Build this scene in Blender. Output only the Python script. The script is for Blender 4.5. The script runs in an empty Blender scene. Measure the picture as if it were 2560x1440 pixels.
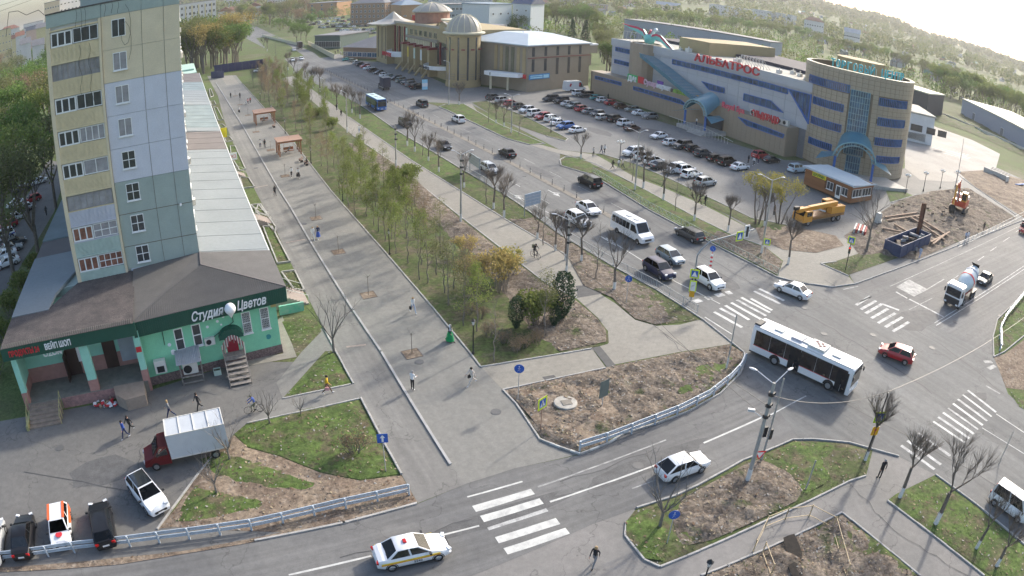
import bpy,bmesh,math,random
from mathutils import Matrix,Vector,noise
from mathutils.geometry import delaunay_2d_cdt
R=math.radians
random.seed(7)
sc=bpy.context.scene
col=sc.collection
# ------------------------------------------------------------------ camera (wide security lens, mild barrel), height 32 m
LF,LK,PITCH,ROLL,CH=1.75924262,0.01683446,0.44085707,0.03060332,32.0
_c,_s=math.cos(PITCH),math.sin(PITCH)
CM=Matrix(((1,0,0),(0,_s,-_c),(0,_c,_s))) @ Matrix.Rotation(ROLL,3,'Z')
cd=bpy.data.cameras.new('camera')
cam=bpy.data.objects.new('camera',cd)
col.objects.link(cam)
cam.matrix_world=Matrix.Translation((0,0,CH)) @ CM.to_4x4()
cd.type='PANO'
cd.sensor_fit='HORIZONTAL'
cd.sensor_width=25.6
cd.sensor_height=14.4
cd.clip_end=30000
cd.panorama_type='FISHEYE_LENS_POLYNOMIAL'
cd.fisheye_fov=R(175)
cd.fisheye_polynomial_k0=0
cd.fisheye_polynomial_k1=-0.1/LF
cd.fisheye_polynomial_k2=0
cd.fisheye_polynomial_k3=-LK*1e-3
cd.fisheye_polynomial_k4=0
sc.camera=cam
# ------------------------------------------------------------------ sky, sun, exposure
SUN_EL,SUN_AZ=R(28),R(40)          # azimuth from +Y towards +X
w=bpy.data.worlds.new('World')
sc.world=w
w.use_nodes=True
nt=w.node_tree
bg=nt.nodes['Background']
sky=nt.nodes.new('ShaderNodeTexSky')
sky.sky_type='NISHITA'
sky.sun_disc=False
sky.sun_elevation=SUN_EL
sky.sun_rotation=SUN_AZ
sky.air_density=1.0
sky.dust_density=3.4
sky.ozone_density=1.5
nt.links.new(sky.outputs[0],bg.inputs[0])
bg.inputs[1].default_value=0.15
sl=bpy.data.lights.new('sun','SUN')
sl.energy=2.3
sl.angle=R(3)
sl.color=(1.0,0.93,0.82)
so=bpy.data.objects.new('sun',sl)
col.objects.link(so)
sd=Vector((math.sin(SUN_AZ)*math.cos(SUN_EL),math.cos(SUN_AZ)*math.cos(SUN_EL),math.sin(SUN_EL)))
so.rotation_euler=(-sd).to_track_quat('-Z','Y').to_euler()
so.location=sd*300
sc.view_settings.view_transform='Standard'
sc.view_settings.look='None'
sc.view_settings.exposure=1.14
sc.view_settings.gamma=1
sc.cycles.max_bounces=5
sc.cycles.diffuse_bounces=2
sc.cycles.glossy_bounces=2
sc.cycles.transmission_bounces=3
sc.cycles.transparent_max_bounces=4
sc.cycles.caustics_reflective=False
sc.cycles.caustics_refractive=False
# ------------------------------------------------------------------ where a direction seen by the lens meets a height
def G(px,py,z=0.0):
 x=(px-1280)/1000
 y=-(py-720)/1000
 r=math.hypot(x,y)+1e-9
 th=r/LF+LK*r ** 3
 q=math.sin(th)/r
 d=CM @ Vector((x*q,y*q,-math.cos(th)))
 return Vector((0,0,CH))+d*((z-CH)/d.z)
def GD(px,py,dist):
 """point at a horizontal distance along the same ray"""
 x=(px-1280)/1000
 y=-(py-720)/1000
 r=math.hypot(x,y)+1e-9
 th=r/LF+LK*r ** 3
 q=math.sin(th)/r
 d=CM @ Vector((x*q,y*q,-math.cos(th)))
 return Vector((0,0,CH))+d*(dist/math.hypot(d.x,d.y))
AV=R(28.2)                           # the avenue's grid: v across (right), u along (away)
CV,SV=math.cos(AV),math.sin(AV)
def city(v,u,z=0.0):
 return Vector((v*CV-u*SV,v*SV+u*CV,z))
def tocity(p):
 return (p.x*CV+p.y*SV,-p.x*SV+p.y*CV)
def hgt(px,py,base):
 """height of the point seen at px,py above the ground point base"""
 p=GD(px,py,math.hypot(base.x,base.y))
 return p.z
# ------------------------------------------------------------------ mesh builder
class MB:
 def __init__(s):
  s.v,s.f,s.m=[],[],[]
 def add(s,vs,fs,m=0):
  b=len(s.v)
  s.v += [tuple(a) for a in vs]
  s.f += [tuple(b+i for i in f) for f in fs]
  s.m += [m]*len(fs)
  return s
 def box(s,x0,x1,y0,y1,z0,z1,m=0,tf=None):
  vs=[(x,y,z) for z in (z0,z1) for y in (y0,y1) for x in (x0,x1)]
  if tf:vs=[tf(Vector(p)) for p in vs]
  return s.add(vs,[(0,2,3,1),(4,5,7,6),(0,1,5,4),(2,6,7,3),(0,4,6,2),(1,3,7,5)],m)
 def cbox(s,c,sx,sy,sz,rz=0,m=0,tilt=0):
  M3=Matrix.Rotation(rz,3,'Z') @ Matrix.Rotation(tilt,3,'Y')
  c=Vector(c)
  return s.box(-sx/2,sx/2,-sy/2,sy/2,-sz/2,sz/2,m,lambda p:c+M3 @ p)
 def bar(s,a,b,w,h,m=0,up=(0,0,1)):
  a,b=Vector(a),Vector(b)
  d=(b-a)
  L=d.length
  if L < 1e-6:return s
  x=d/L
  y=Vector(up).cross(x)
  if y.length < 1e-4:y=Vector((0,1,0)).cross(x)
  y.normalize()
  z=x.cross(y)
  return s.box(0,L,-w/2,w/2,-h/2,h/2,m,lambda p:a+x*p.x+y*p.y+z*p.z)
 def tube(s,a,b,r0,r1=None,n=8,m=0,cap=True):
  a,b=Vector(a),Vector(b)
  if r1 is None:r1=r0
  d=b-a
  if d.length < 1e-6:return s
  x=d.normalized()
  y=x.orthogonal().normalized()
  z=x.cross(y)
  vs=[]
  for c,r in ((a,r0),(b,r1)):
   for i in range(n):
    t=2*math.pi*i/n
    vs.append(c+(y*math.cos(t)+z*math.sin(t))*r)
  fs=[(i,(i+1) % n,n+(i+1) % n,n+i) for i in range(n)]
  if cap:fs += [tuple(range(n-1,-1,-1)),tuple(range(n,2*n))]
  return s.add(vs,fs,m)
 def path(s,pts,r,n=6,m=0):
  for a,b in zip(pts[:-1],pts[1:]):s.tube(a,b,r,r,n,m)
  return s
 def prism(s,poly,z0,z1,m=0,mtop=None):
  n=len(poly)
  a=sum(poly[i][0]*poly[(i+1) % n][1]-poly[(i+1) % n][0]*poly[i][1] for i in range(n))
  if a < 0:poly=poly[::-1]
  vs=[(p[0],p[1],z0) for p in poly]+[(p[0],p[1],z1) for p in poly]
  s.add(vs,[(i,(i+1) % n,n+(i+1) % n,n+i) for i in range(n)],m)
  s.add([(p[0],p[1],z1) for p in poly],[tuple(range(n))],m if mtop is None else mtop)
  return s.add([(p[0],p[1],z0) for p in poly],[tuple(range(n-1,-1,-1))],m)
 def lathe(s,prof,n=16,c=(0,0,0),m=0,a0=0,a1=2*math.pi,sx=1,sy=1):
  c=Vector(c)
  full=abs(a1-a0-2*math.pi) < 1e-6
  k=n if full else n+1
  vs=[]
  for r,z in prof:
   for i in range(k):
    t=a0+(a1-a0)*i/n
    vs.append(c+Vector((r*math.cos(t)*sx,r*math.sin(t)*sy,z)))
  fs=[]
  for j in range(len(prof)-1):
   for i in range(n):
    i2=(i+1) % k
    fs.append((j*k+i,j*k+i2,(j+1)*k+i2,(j+1)*k+i))
  return s.add(vs,fs,m)
 def sphere(s,c,r,m=0,n=8,sz=1.0):
  prof=[(max(0.001,r*math.sin(math.pi*i/n)),-r*sz*math.cos(math.pi*i/n)) for i in range(n+1)]
  return s.lathe(prof,n+2,c,m)
 def mesh(s,name,smooth=None):
  me=bpy.data.meshes.new(name)
  me.from_pydata(s.v,[],s.f)
  if any(s.m):me.polygons.foreach_set('material_index',s.m)
  if smooth:
   me.shade_smooth()
   me.set_sharp_from_angle(angle=R(smooth))
  me.update()
  return me
 def tf(s,M4):
  s.v=[tuple(M4 @ Vector(p)) for p in s.v]
  return s
def link(name,data,parent=None,loc=None):
 o=bpy.data.objects.new(name,data)
 col.objects.link(o)
 if parent is not None:o.parent=parent
 if loc is not None:o.location=loc
 return o
def part(name,mb,mats,parent=None,smooth=None,loc=None,label=None,kind=None):
 me=mb if isinstance(mb,bpy.types.Mesh) else mb.mesh(name,smooth)
 if not len(me.materials):
  for m in (mats if isinstance(mats,(list,tuple)) else [mats]):me.materials.append(m)
 o=link(name,me,parent,loc)
 if label:o['label']=label
 if kind:o['kind']=kind
 return o
def tag(o,label,cat,group=None):
 o['label']=label
 o['category']=cat
 if group:o['group']=group
 return o
def thing(name,label,cat,loc=(0,0,0),rz=0,group=None):
 o=link(name,None,None,loc)
 o.rotation_euler=(0,0,rz)
 o.empty_display_size=.3
 return tag(o,label,cat,group)
def struct(name,mb,mats,smooth=None,parent=None):
 o=part(name,mb,mats,parent,smooth)
 if parent is None:o['kind']='structure'
 return o
def dup(o,parent=None):
 c=o.copy()
 col.objects.link(c)
 if parent is not None:c.parent=parent
 for ch in KIDS.get(o.name) or o.children:dup(ch,c)
 return c
KIDS={}
def freeze(o):
 """remember a finished prototype's children (o.children is slow in a big scene)"""
 KIDS[o.name]=list(o.children)
 for c in KIDS[o.name]:freeze(c)
 return o
def place(proto,loc,rz,label,group=None,scale=None):
 if not proto.get('_used'):
  proto['_used']=1
  o=proto
 else:
  o=dup(proto)
  if '_used' in o:del o['_used']
 o.location=loc
 o.rotation_euler=(0,0,rz)
 if scale:o.scale=(scale,)*3 if not isinstance(scale,tuple) else scale
 o['label']=label
 if group:o['group']=group
 return o
ORD=['first','second','third','fourth','fifth','sixth','seventh','eighth','ninth','tenth','eleventh','twelfth','thirteenth','fourteenth','fifteenth','sixteenth','seventeenth','eighteenth','nineteenth','twentieth',
  'twenty-first','twenty-second','twenty-third','twenty-fourth','twenty-fifth','twenty-sixth','twenty-seventh','twenty-eighth','twenty-ninth','thirtieth']+['%dth' % i for i in range(31,400)]
# ------------------------------------------------------------------ materials
MATS={}
def mat(name,c,rough=.7,metal=0.,var=.12,scale=1.5,bump=0.,bscale=None,c2=None,coord='Object',fine=0.,spec=None,stretch=None,emit=0):
 if name in MATS:return MATS[name]
 m=bpy.data.materials.new(name)
 m.use_nodes=True
 t=m.node_tree
 p=t.nodes['Principled BSDF']
 p.inputs['Roughness'].default_value=rough
 p.inputs['Metallic'].default_value=metal
 if spec is not None:p.inputs['Specular IOR Level'].default_value=spec
 if coord == 'World':
  g=t.nodes.new('ShaderNodeNewGeometry')
  src=g.outputs['Position']
 else:
  g=t.nodes.new('ShaderNodeTexCoord')
  src=g.outputs['Object']
 if stretch:
  mp=t.nodes.new('ShaderNodeMapping')
  mp.inputs['Scale'].default_value=stretch
  if coord == 'World':mp.inputs['Rotation'].default_value=(0,0,-AV)
  t.links.new(src,mp.inputs[0])
  src=mp.outputs[0]
 n=t.nodes.new('ShaderNodeTexNoise')
 n.inputs['Scale'].default_value=scale
 n.inputs['Detail'].default_value=6
 n.inputs['Roughness'].default_value=.62
 t.links.new(src,n.inputs['Vector'])
 r=t.nodes.new('ShaderNodeValToRGB')
 a=c2 if c2 else tuple(min(1,x*(1-var)) for x in c)
 b=c if c2 else tuple(min(1,x*(1+var)) for x in c)
 r.color_ramp.elements[0].color=(*a,1)
 r.color_ramp.elements[1].color=(*b,1)
 r.color_ramp.elements[0].position=.3
 r.color_ramp.elements[1].position=.7
 t.links.new(n.outputs['Fac'],r.inputs[0])
 out=r.outputs[0]
 if fine:
  n2=t.nodes.new('ShaderNodeTexNoise')
  n2.inputs['Scale'].default_value=scale*14
  n2.inputs['Detail'].default_value=3
  t.links.new(src,n2.inputs['Vector'])
  mr=t.nodes.new('ShaderNodeMapRange')
  mr.inputs['From Min'].default_value=.3
  mr.inputs['From Max'].default_value=.7
  mr.inputs['To Min'].default_value=1-fine
  mr.inputs['To Max'].default_value=1+fine
  t.links.new(n2.outputs['Fac'],mr.inputs['Value'])
  vm=t.nodes.new('ShaderNodeVectorMath')
  vm.operation='SCALE'
  t.links.new(out,vm.inputs[0])
  t.links.new(mr.outputs[0],vm.inputs['Scale'])
  out=vm.outputs[0]
 t.links.new(out,p.inputs['Base Color'])
 if bump:
  b_=t.nodes.new('ShaderNodeBump')
  b_.inputs['Strength'].default_value=bump
  b_.inputs['Distance'].default_value=.05
  nb=t.nodes.new('ShaderNodeTexNoise')
  nb.inputs['Scale'].default_value=bscale or scale*8
  nb.inputs['Detail'].default_value=5
  t.links.new(src,nb.inputs['Vector'])
  t.links.new(nb.outputs['Fac'],b_.inputs['Height'])
  t.links.new(b_.outputs[0],p.inputs['Normal'])
 if emit:
  t.links.new(out,p.inputs['Emission Color'])
  p.inputs['Emission Strength'].default_value=emit
 MATS[name]=m
 return m
def groundmat(name,layers,bump=.6,bscale=3.,rough=.95,bd=.12):
 """layers: [(colour, noise scale, threshold, softness)], each over the one before"""
 m=bpy.data.materials.new(name)
 m.use_nodes=True
 t=m.node_tree
 p=t.nodes['Principled BSDF']
 p.inputs['Roughness'].default_value=rough
 p.inputs['Specular IOR Level'].default_value=.2
 g=t.nodes.new('ShaderNodeNewGeometry')
 cur=None
 for i,(c,s,th,so_) in enumerate(layers):
  rg=t.nodes.new('ShaderNodeTexNoise')
  rg.inputs['Scale'].default_value=2.6
  rg.inputs['Detail'].default_value=7
  rg.inputs['Roughness'].default_value=.75
  t.links.new(g.outputs['Position'],rg.inputs['Vector'])
  mr=t.nodes.new('ShaderNodeMapRange')
  mr.inputs['From Min'].default_value=.3
  mr.inputs['From Max'].default_value=.7
  mr.inputs['To Min'].default_value=.45
  mr.inputs['To Max'].default_value=1.55
  t.links.new(rg.outputs['Fac'],mr.inputs['Value'])
  vm=t.nodes.new('ShaderNodeVectorMath')
  vm.operation='SCALE'
  vm.inputs[0].default_value=c
  t.links.new(mr.outputs[0],vm.inputs['Scale'])
  if cur is None:
   cur=vm.outputs[0]
   continue
  n=t.nodes.new('ShaderNodeTexNoise')
  n.inputs['Scale'].default_value=s
  n.inputs['Detail'].default_value=8
  n.inputs['Roughness'].default_value=.68
  ad=t.nodes.new('ShaderNodeVectorMath')
  ad.inputs[1].default_value=(17.3*i,5.1*i,0)
  t.links.new(g.outputs['Position'],ad.inputs[0])
  t.links.new(ad.outputs[0],n.inputs['Vector'])
  r=t.nodes.new('ShaderNodeMapRange')
  r.interpolation_type='SMOOTHSTEP'
  r.inputs['From Min'].default_value=th-so_
  r.inputs['From Max'].default_value=th+so_
  t.links.new(n.outputs['Fac'],r.inputs['Value'])
  mx=t.nodes.new('ShaderNodeMix')
  mx.data_type='RGBA'
  t.links.new(r.outputs[0],mx.inputs['Factor'])
  t.links.new(cur,mx.inputs['A'])
  t.links.new(vm.outputs[0],mx.inputs['B'])
  cur=mx.outputs['Result']
 t.links.new(cur,p.inputs['Base Color'])
 if bump:
  b_=t.nodes.new('ShaderNodeBump')
  b_.inputs['Strength'].default_value=bump
  b_.inputs['Distance'].default_value=bd
  nb=t.nodes.new('ShaderNodeTexNoise')
  nb.inputs['Scale'].default_value=bscale
  nb.inputs['Detail'].default_value=7
  nb.inputs['Roughness'].default_value=.7
  t.links.new(g.outputs['Position'],nb.inputs['Vector'])
  t.links.new(nb.outputs['Fac'],b_.inputs['Height'])
  t.links.new(b_.outputs[0],p.inputs['Normal'])
 return m
def asphaltmat(name,c,c2,streak=True,bricks=None,cracks=True,amp=.2):
 m=bpy.data.materials.new(name)
 m.use_nodes=True
 t=m.node_tree
 p=t.nodes['Principled BSDF']
 p.inputs['Roughness'].default_value=.85
 p.inputs['Specular IOR Level'].default_value=.35
 g=t.nodes.new('ShaderNodeNewGeometry')
 mp=t.nodes.new('ShaderNodeMapping')
 mp.vector_type='TEXTURE'
 mp.inputs['Rotation'].default_value=(0,0,AV)
 t.links.new(g.outputs['Position'],mp.inputs[0])
 def nz(scale,det,vec,rgh=.6):
  n=t.nodes.new('ShaderNodeTexNoise')
  n.inputs['Scale'].default_value=scale
  n.inputs['Detail'].default_value=det
  n.inputs['Roughness'].default_value=rgh
  t.links.new(vec,n.inputs['Vector'])
  return n.outputs['Fac']
 def rng(v,a,b,lo,hi):
  r=t.nodes.new('ShaderNodeMapRange')
  r.inputs['From Min'].default_value=a
  r.inputs['From Max'].default_value=b
  r.inputs['To Min'].default_value=lo
  r.inputs['To Max'].default_value=hi
  t.links.new(v,r.inputs['Value'])
  return r.outputs[0]
 def mul(a,b):
  r=t.nodes.new('ShaderNodeMath')
  r.operation='MULTIPLY'
  t.links.new(a,r.inputs[0])
  t.links.new(b,r.inputs[1])
  return r.outputs[0]
 big=nz(.09,6,g.outputs['Position'])
 mx=t.nodes.new('ShaderNodeMix')
 mx.data_type='RGBA'
 t.links.new(rng(big,.38,.62,0,1),mx.inputs['Factor'])
 mx.inputs['A'].default_value=(*c,1)
 mx.inputs['B'].default_value=(*c2,1)
 f=rng(nz(38,2,g.outputs['Position']),.3,.7,.8,1.2)
 f=mul(f,rng(nz(1.7,8,g.outputs['Position'],.7),.3,.7,.86,1.14))
 if streak:
  st=t.nodes.new('ShaderNodeMapping')
  st.inputs['Scale'].default_value=(1.1,.03,1) if streak == 'u' else (.035,1.5,1)
  t.links.new(mp.outputs[0],st.inputs[0])
  f=mul(f,rng(nz(1,4,st.outputs[0]),.3,.7,1-amp,1+amp*.8))
 if cracks:
  vo=t.nodes.new('ShaderNodeTexVoronoi')
  vo.feature='DISTANCE_TO_EDGE'
  vo.inputs['Scale'].default_value=.11
  wv=t.nodes.new('ShaderNodeTexNoise')
  wv.inputs['Scale'].default_value=.5
  wv.inputs['Detail'].default_value=6
  t.links.new(g.outputs['Position'],wv.inputs['Vector'])
  sc_=t.nodes.new('ShaderNodeVectorMath')
  sc_.operation='SCALE'
  sc_.inputs['Scale'].default_value=4
  t.links.new(wv.outputs['Color'],sc_.inputs[0])
  ad=t.nodes.new('ShaderNodeVectorMath')
  t.links.new(g.outputs['Position'],ad.inputs[0])
  t.links.new(sc_.outputs[0],ad.inputs[1])
  t.links.new(ad.outputs[0],vo.inputs['Vector'])
  f=mul(f,rng(vo.outputs['Distance'],0,.006,.62,1))
 if bricks:
  br=t.nodes.new('ShaderNodeTexBrick')
  br.inputs['Scale'].default_value=bricks
  br.inputs['Mortar Size'].default_value=.012
  br.inputs['Color1'].default_value=(1,1,1,1)
  br.inputs['Color2'].default_value=(.92,.92,.92,1)
  br.inputs['Mortar'].default_value=(.78,.78,.78,1)
  t.links.new(mp.outputs[0],br.inputs['Vector'])
  f=mul(f,br.outputs['Color'])
 vm=t.nodes.new('ShaderNodeVectorMath')
 vm.operation='SCALE'
 t.links.new(mx.outputs['Result'],vm.inputs[0])
 t.links.new(f,vm.inputs['Scale'])
 t.links.new(vm.outputs[0],p.inputs['Base Color'])
 b_=t.nodes.new('ShaderNodeBump')
 b_.inputs['Strength'].default_value=.25
 b_.inputs['Distance'].default_value=.02
 nb=nz(60,2,g.outputs['Position'])
 t.links.new(nb,b_.inputs['Height'])
 t.links.new(b_.outputs[0],p.inputs['Normal'])
 MATS[name]=m
 return m
ASPH=asphaltmat('asphalt',(.125,.127,.125),(.165,.165,.158),'u')
ASPH2=asphaltmat('cross_asphalt',(.12,.12,.12),(.16,.158,.152),'v')
ASPHL=asphaltmat('lot_asphalt',(.145,.145,.14),(.185,.182,.172),None)
YARD=asphaltmat('yard_asphalt',(.125,.123,.118),(.165,.16,.15),None)
PAVE=asphaltmat('paving',(.19,.187,.172),(.215,.21,.192),'u',bricks=2.5,cracks=False,amp=.06)
PAVE2=asphaltmat('light_paving',(.235,.22,.19),(.27,.255,.22),None,bricks=1.2,cracks=False)
LAWN=groundmat('lawn',[((.1,.085,.055),1,0,0),((.065,.09,.03),.3,.47,.12),((.085,.115,.035),.9,.55,.1),((.15,.125,.09),.6,.6,.09),((.07,.055,.04),1.7,.64,.05)])
LAWNG=groundmat('green_lawn',[((.06,.09,.028),1,0,0),((.09,.135,.035),.6,.48,.12),((.115,.095,.06),.5,.56,.1),((.07,.055,.04),1.9,.62,.06)])
SOIL=groundmat('soil',[((.2,.165,.13),1,0,0),((.125,.1,.08),.8,.5,.12),((.28,.235,.19),1.7,.56,.1),((.07,.09,.035),.4,.62,.07)],bump=1.,bscale=2.2,bd=.35)
SAND=groundmat('dry_dirt',[((.24,.19,.14),1,0,0),((.16,.12,.09),.4,.5,.1),((.29,.24,.19),.8,.6,.06)],bump=.8)
MARK=mat('road_paint',(.62,.62,.6),.8,var=0,c2=(.2,.2,.195),scale=1.1,coord='World',fine=.15)
MARKN=mat('fresh_road_paint',(.62,.62,.58),.75,var=0,c2=(.36,.36,.35),scale=1.3,coord='World',fine=.1)
MARKO=mat('worn_road_paint',(.42,.42,.4),.8,var=0,c2=(.15,.15,.148),scale=1.4,coord='World',fine=.2)
KERB=mat('kerb_concrete',(.36,.35,.33),.9,var=.2,scale=1.2,bump=.3,coord='World',fine=.15)
# ------------------------------------------------------------------ terrain
SKYL=[(-60,110),(0,98),(60,80),(118,60),(300,20),(700,-25),(1280,-52),(1700,-24),(1960,-8),(2047,4),(2107,23),(2197,41),(2253,57),(2297,80),(2387,104),(2467,129),(2553,161),(2620,190)]
SKAZ=[]
for _p in SKYL:
 g=GD(_p[0],_p[1],2600)
 SKAZ.append((math.atan2(g.x,g.y),g.z))
def hill_top(az):
 if az <= SKAZ[0][0]:return SKAZ[0][1]
 for (a,z),(a2,z2) in zip(SKAZ[:-1],SKAZ[1:]):
  if az <= a2:return z+(z2-z)*(az-a)/(a2-a)
 return SKAZ[-1][1]
def terr(x,y):
 r=math.hypot(x,y)
 if r < 750:return 0.0
 az=math.atan2(x,y)
 if abs(az) > R(100):return 0.0
 top=max(4,hill_top(az)-9)
 t=min(1,(r-750)/1850)
 t=t*t*(3-2*t)
 z=top*t+noise.noise(Vector((x*.004,y*.004,0)))*7*math.sin(math.pi*min(1,t)) 
 if r > 2600:z=top-(r-2600)*.02
 return z
mb=MB()
rs=[0,60,150,300,450,600,750]+[750+90*i for i in range(1,24)]+[3200,4200,6000]
na=144
for r in rs:
 for i in range(na):
  a=-math.pi+2*math.pi*i/na
  x,y=r*math.sin(a),r*math.cos(a)
  mb.v.append((x,y,terr(x,y)))
for j in range(len(rs)-1):
 for i in range(na):
  i2=(i+1) % na
  mb.f.append((j*na+i,(j+1)*na+i,(j+1)*na+i2,j*na+i2))
  mb.m.append(0)
GROUND=groundmat('ground_cover',[((.1,.1,.05),1,0,0),((.09,.12,.04),.05,.46,.08),((.15,.14,.09),.02,.6,.06),((.1,.14,.05),.4,.58,.06)],bump=.4)
struct('ground',mb,GROUND,smooth=60)
def flat(name,pts,m,z,kind='structure'):
 """a sheet given by where its corners are seen on the ground"""
 ps=[p if isinstance(p,Vector) else G(*p) for p in pts]
 mb=MB()
 vs=[Vector((p.x,p.y)) for p in ps]
 n=len(vs)
 r=delaunay_2d_cdt(vs,[(i,(i+1) % n) for i in range(n)],[list(range(n))],1,1e-5)
 mb.add([(p.x,p.y,z) for p in r[0]],[f if (r[0][f[0]].x*(r[0][f[1]].y-r[0][f[2]].y)+r[0][f[1]].x*(r[0][f[2]].y-r[0][f[0]].y)+r[0][f[2]].x*(r[0][f[0]].y-r[0][f[1]].y)) > 0 else f[::-1] for f in r[2]])
 o=part(name,mb,m)
 o['kind']=kind
 return o
def inside(x,y,poly):
 c=False
 j=len(poly)-1
 for i in range(len(poly)):
  a,b=poly[i],poly[j]
  if (a[1] > y) != (b[1] > y) and x < (b[0]-a[0])*(y-a[1])/(b[1]-a[1])+a[0]:c=not c
  j=i
 return c
def edged(x,y,poly):
 m=1e9
 for i in range(len(poly)):
  a,b=poly[i-1],poly[i]
  dx,dy=b[0]-a[0],b[1]-a[1]
  t=max(0,min(1,((x-a[0])*dx+(y-a[1])*dy)/(dx*dx+dy*dy+1e-9)))
  m=min(m,math.hypot(x-a[0]-dx*t,y-a[1]-dy*t))
 return m
LAWNS,SOILS=[],[]
def relief(x,y,z,e,amp,rough):
 h=noise.fractal(Vector((x*.55,y*.55,3)),1,2,5)*.6+noise.noise(Vector((x*1.9,y*1.9,9)))*.5*rough
 return z+e*(.05+amp*(h+.35))
def patch(name,pts,m,z=.03,res=.7,amp=.12,grass=0.,rough=1.):
 """uneven ground inside a polygon"""
 poly=[tuple(G(*p))[:2] for p in pts]
 xs=[p[0] for p in poly]
 ys=[p[1] for p in poly]
 vs,es=[],[]
 # subdivide the outline
 ring=[]
 for a,b in zip(poly,poly[1:]+poly[:1]):
  k=max(1,int(math.hypot(b[0]-a[0],b[1]-a[1])/(res*1.5)))
  for i in range(k):
   ring.append(Vector((a[0]+(b[0]-a[0])*i/k,a[1]+(b[1]-a[1])*i/k)))
 n=len(ring)
 pts2=list(ring)
 x=min(xs)
 while x < max(xs):
  y=min(ys)
  while y < max(ys):
   px,py=x+random.uniform(-.3,.3)*res,y+random.uniform(-.3,.3)*res
   if inside(px,py,poly) and edged(px,py,poly) > res*.4:pts2.append(Vector((px,py)))
   y += res
  x += res
 r=delaunay_2d_cdt(pts2,[(i,(i+1) % n) for i in range(n)],[list(range(n))],1,1e-5)
 out=[]
 for p in r[0]:
  e=min(1,edged(p.x,p.y,poly)/(res*1.6))
  out.append((p.x,p.y,relief(p.x,p.y,z,e,amp,rough)))
 mb=MB()
 mb.add(out,[f if ((out[f[1]][0]-out[f[0]][0])*(out[f[2]][1]-out[f[0]][1])-(out[f[2]][0]-out[f[0]][0])*(out[f[1]][1]-out[f[0]][1])) > 0 else f[::-1] for f in r[2]])
 o=part(name,mb,m,smooth=50)
 o['kind']='structure'
 if grass:LAWNS.append((poly,grass,z,res,amp,rough))
 if m in (SOIL,SAND):SOILS.append((poly,1,z,res,amp,rough))
 return o
KSTONE=[None]
def kerb(pts,m=None,stones=True,w=.16,h=.15,closed=False,z=0,paint=False,name='kerb'):
 ps=[p if isinstance(p,Vector) else G(*p) for p in pts]
 if closed:ps.append(ps[0])
 m=m or KERB
 if not stones:
  mb=MB()
  for a,b in zip(ps[:-1],ps[1:]):
   d=(b-a).normalized()*w*.5
   mb.bar(a-d+Vector((0,0,z+h/2)),b+d+Vector((0,0,z+h/2)),w,h)
  return struct(name,mb,m)
 e=link(name,None)
 e['kind']='structure'
 if KSTONE[0] is None:
  q=MB()
  q.box(-.49,.49,-w/2,w/2,-.5*h,.5*h-.02)
  q.box(-.48,.48,-w/2+.02,w/2-.02,.5*h-.02,.5*h)
  KSTONE[0]=q.mesh('kerb_stone')
  KSTONE[0].materials.append(KERB)
 cnt=0
 for a,b in zip(ps[:-1],ps[1:]):
  L=(b-a).length
  k=max(1,round(L))
  for i in range(k):
   c=a+(b-a)*((i+.5)/k)
   o=link('kerb_stone',KSTONE[0],e)
   o.location=(c.x+random.uniform(-.01,.01),c.y+random.uniform(-.01,.01),z+h/2-random.uniform(0,.02))
   o.rotation_euler=(0,0,math.atan2(b.y-a.y,b.x-a.x)+random.uniform(-.01,.01))
   o.scale=(L/k,1,1)
   if paint:
    o.material_slots[0].link='OBJECT'
    o.material_slots[0].material=MARKN if cnt % 2 else KERB
   cnt += 1
 return e
_mk=[]
def mark(a,b,wd,m=None,z=.024,w2=None,bars=None):
 a,b=(p if isinstance(p,Vector) else G(*p) for p in (a,b))
 d=(b-a)
 n=Vector((-d.y,d.x,0)).normalized()
 _mk.append((a,b,n,wd,w2 if w2 else wd,m or MARK,z))
def flushmarks(name):
 by={}
 for a,b,n,w1,w2,m,z in _mk:by.setdefault(m.name,[]).append((a,b,n,w1,w2,m,z))
 for k,l in by.items():
  mb=MB()
  for a,b,n,w1,w2,m,z in l:
   # broken edges: several short quads whose ends wander a little
   L=(b-a).length
   kk=max(1,int(L/1.2))
   prev=None
   for i in range(kk+1):
    c=a+(b-a)*(i/kk)
    ww=w1+(w2-w1)*i/kk
    j1,j2=random.uniform(-.02,.02),random.uniform(-.02,.02)
    cur=((c.x+n.x*(ww/2+j1),c.y+n.y*(ww/2+j1),z),(c.x-n.x*(ww/2+j2),c.y-n.y*(ww/2+j2),z))
    if prev:mb.add([prev[1],cur[1],cur[0],prev[0]],[(0,1,2,3)])
    prev=cur
  struct(name,mb,l[0][5])
 _mk.clear()
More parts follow.
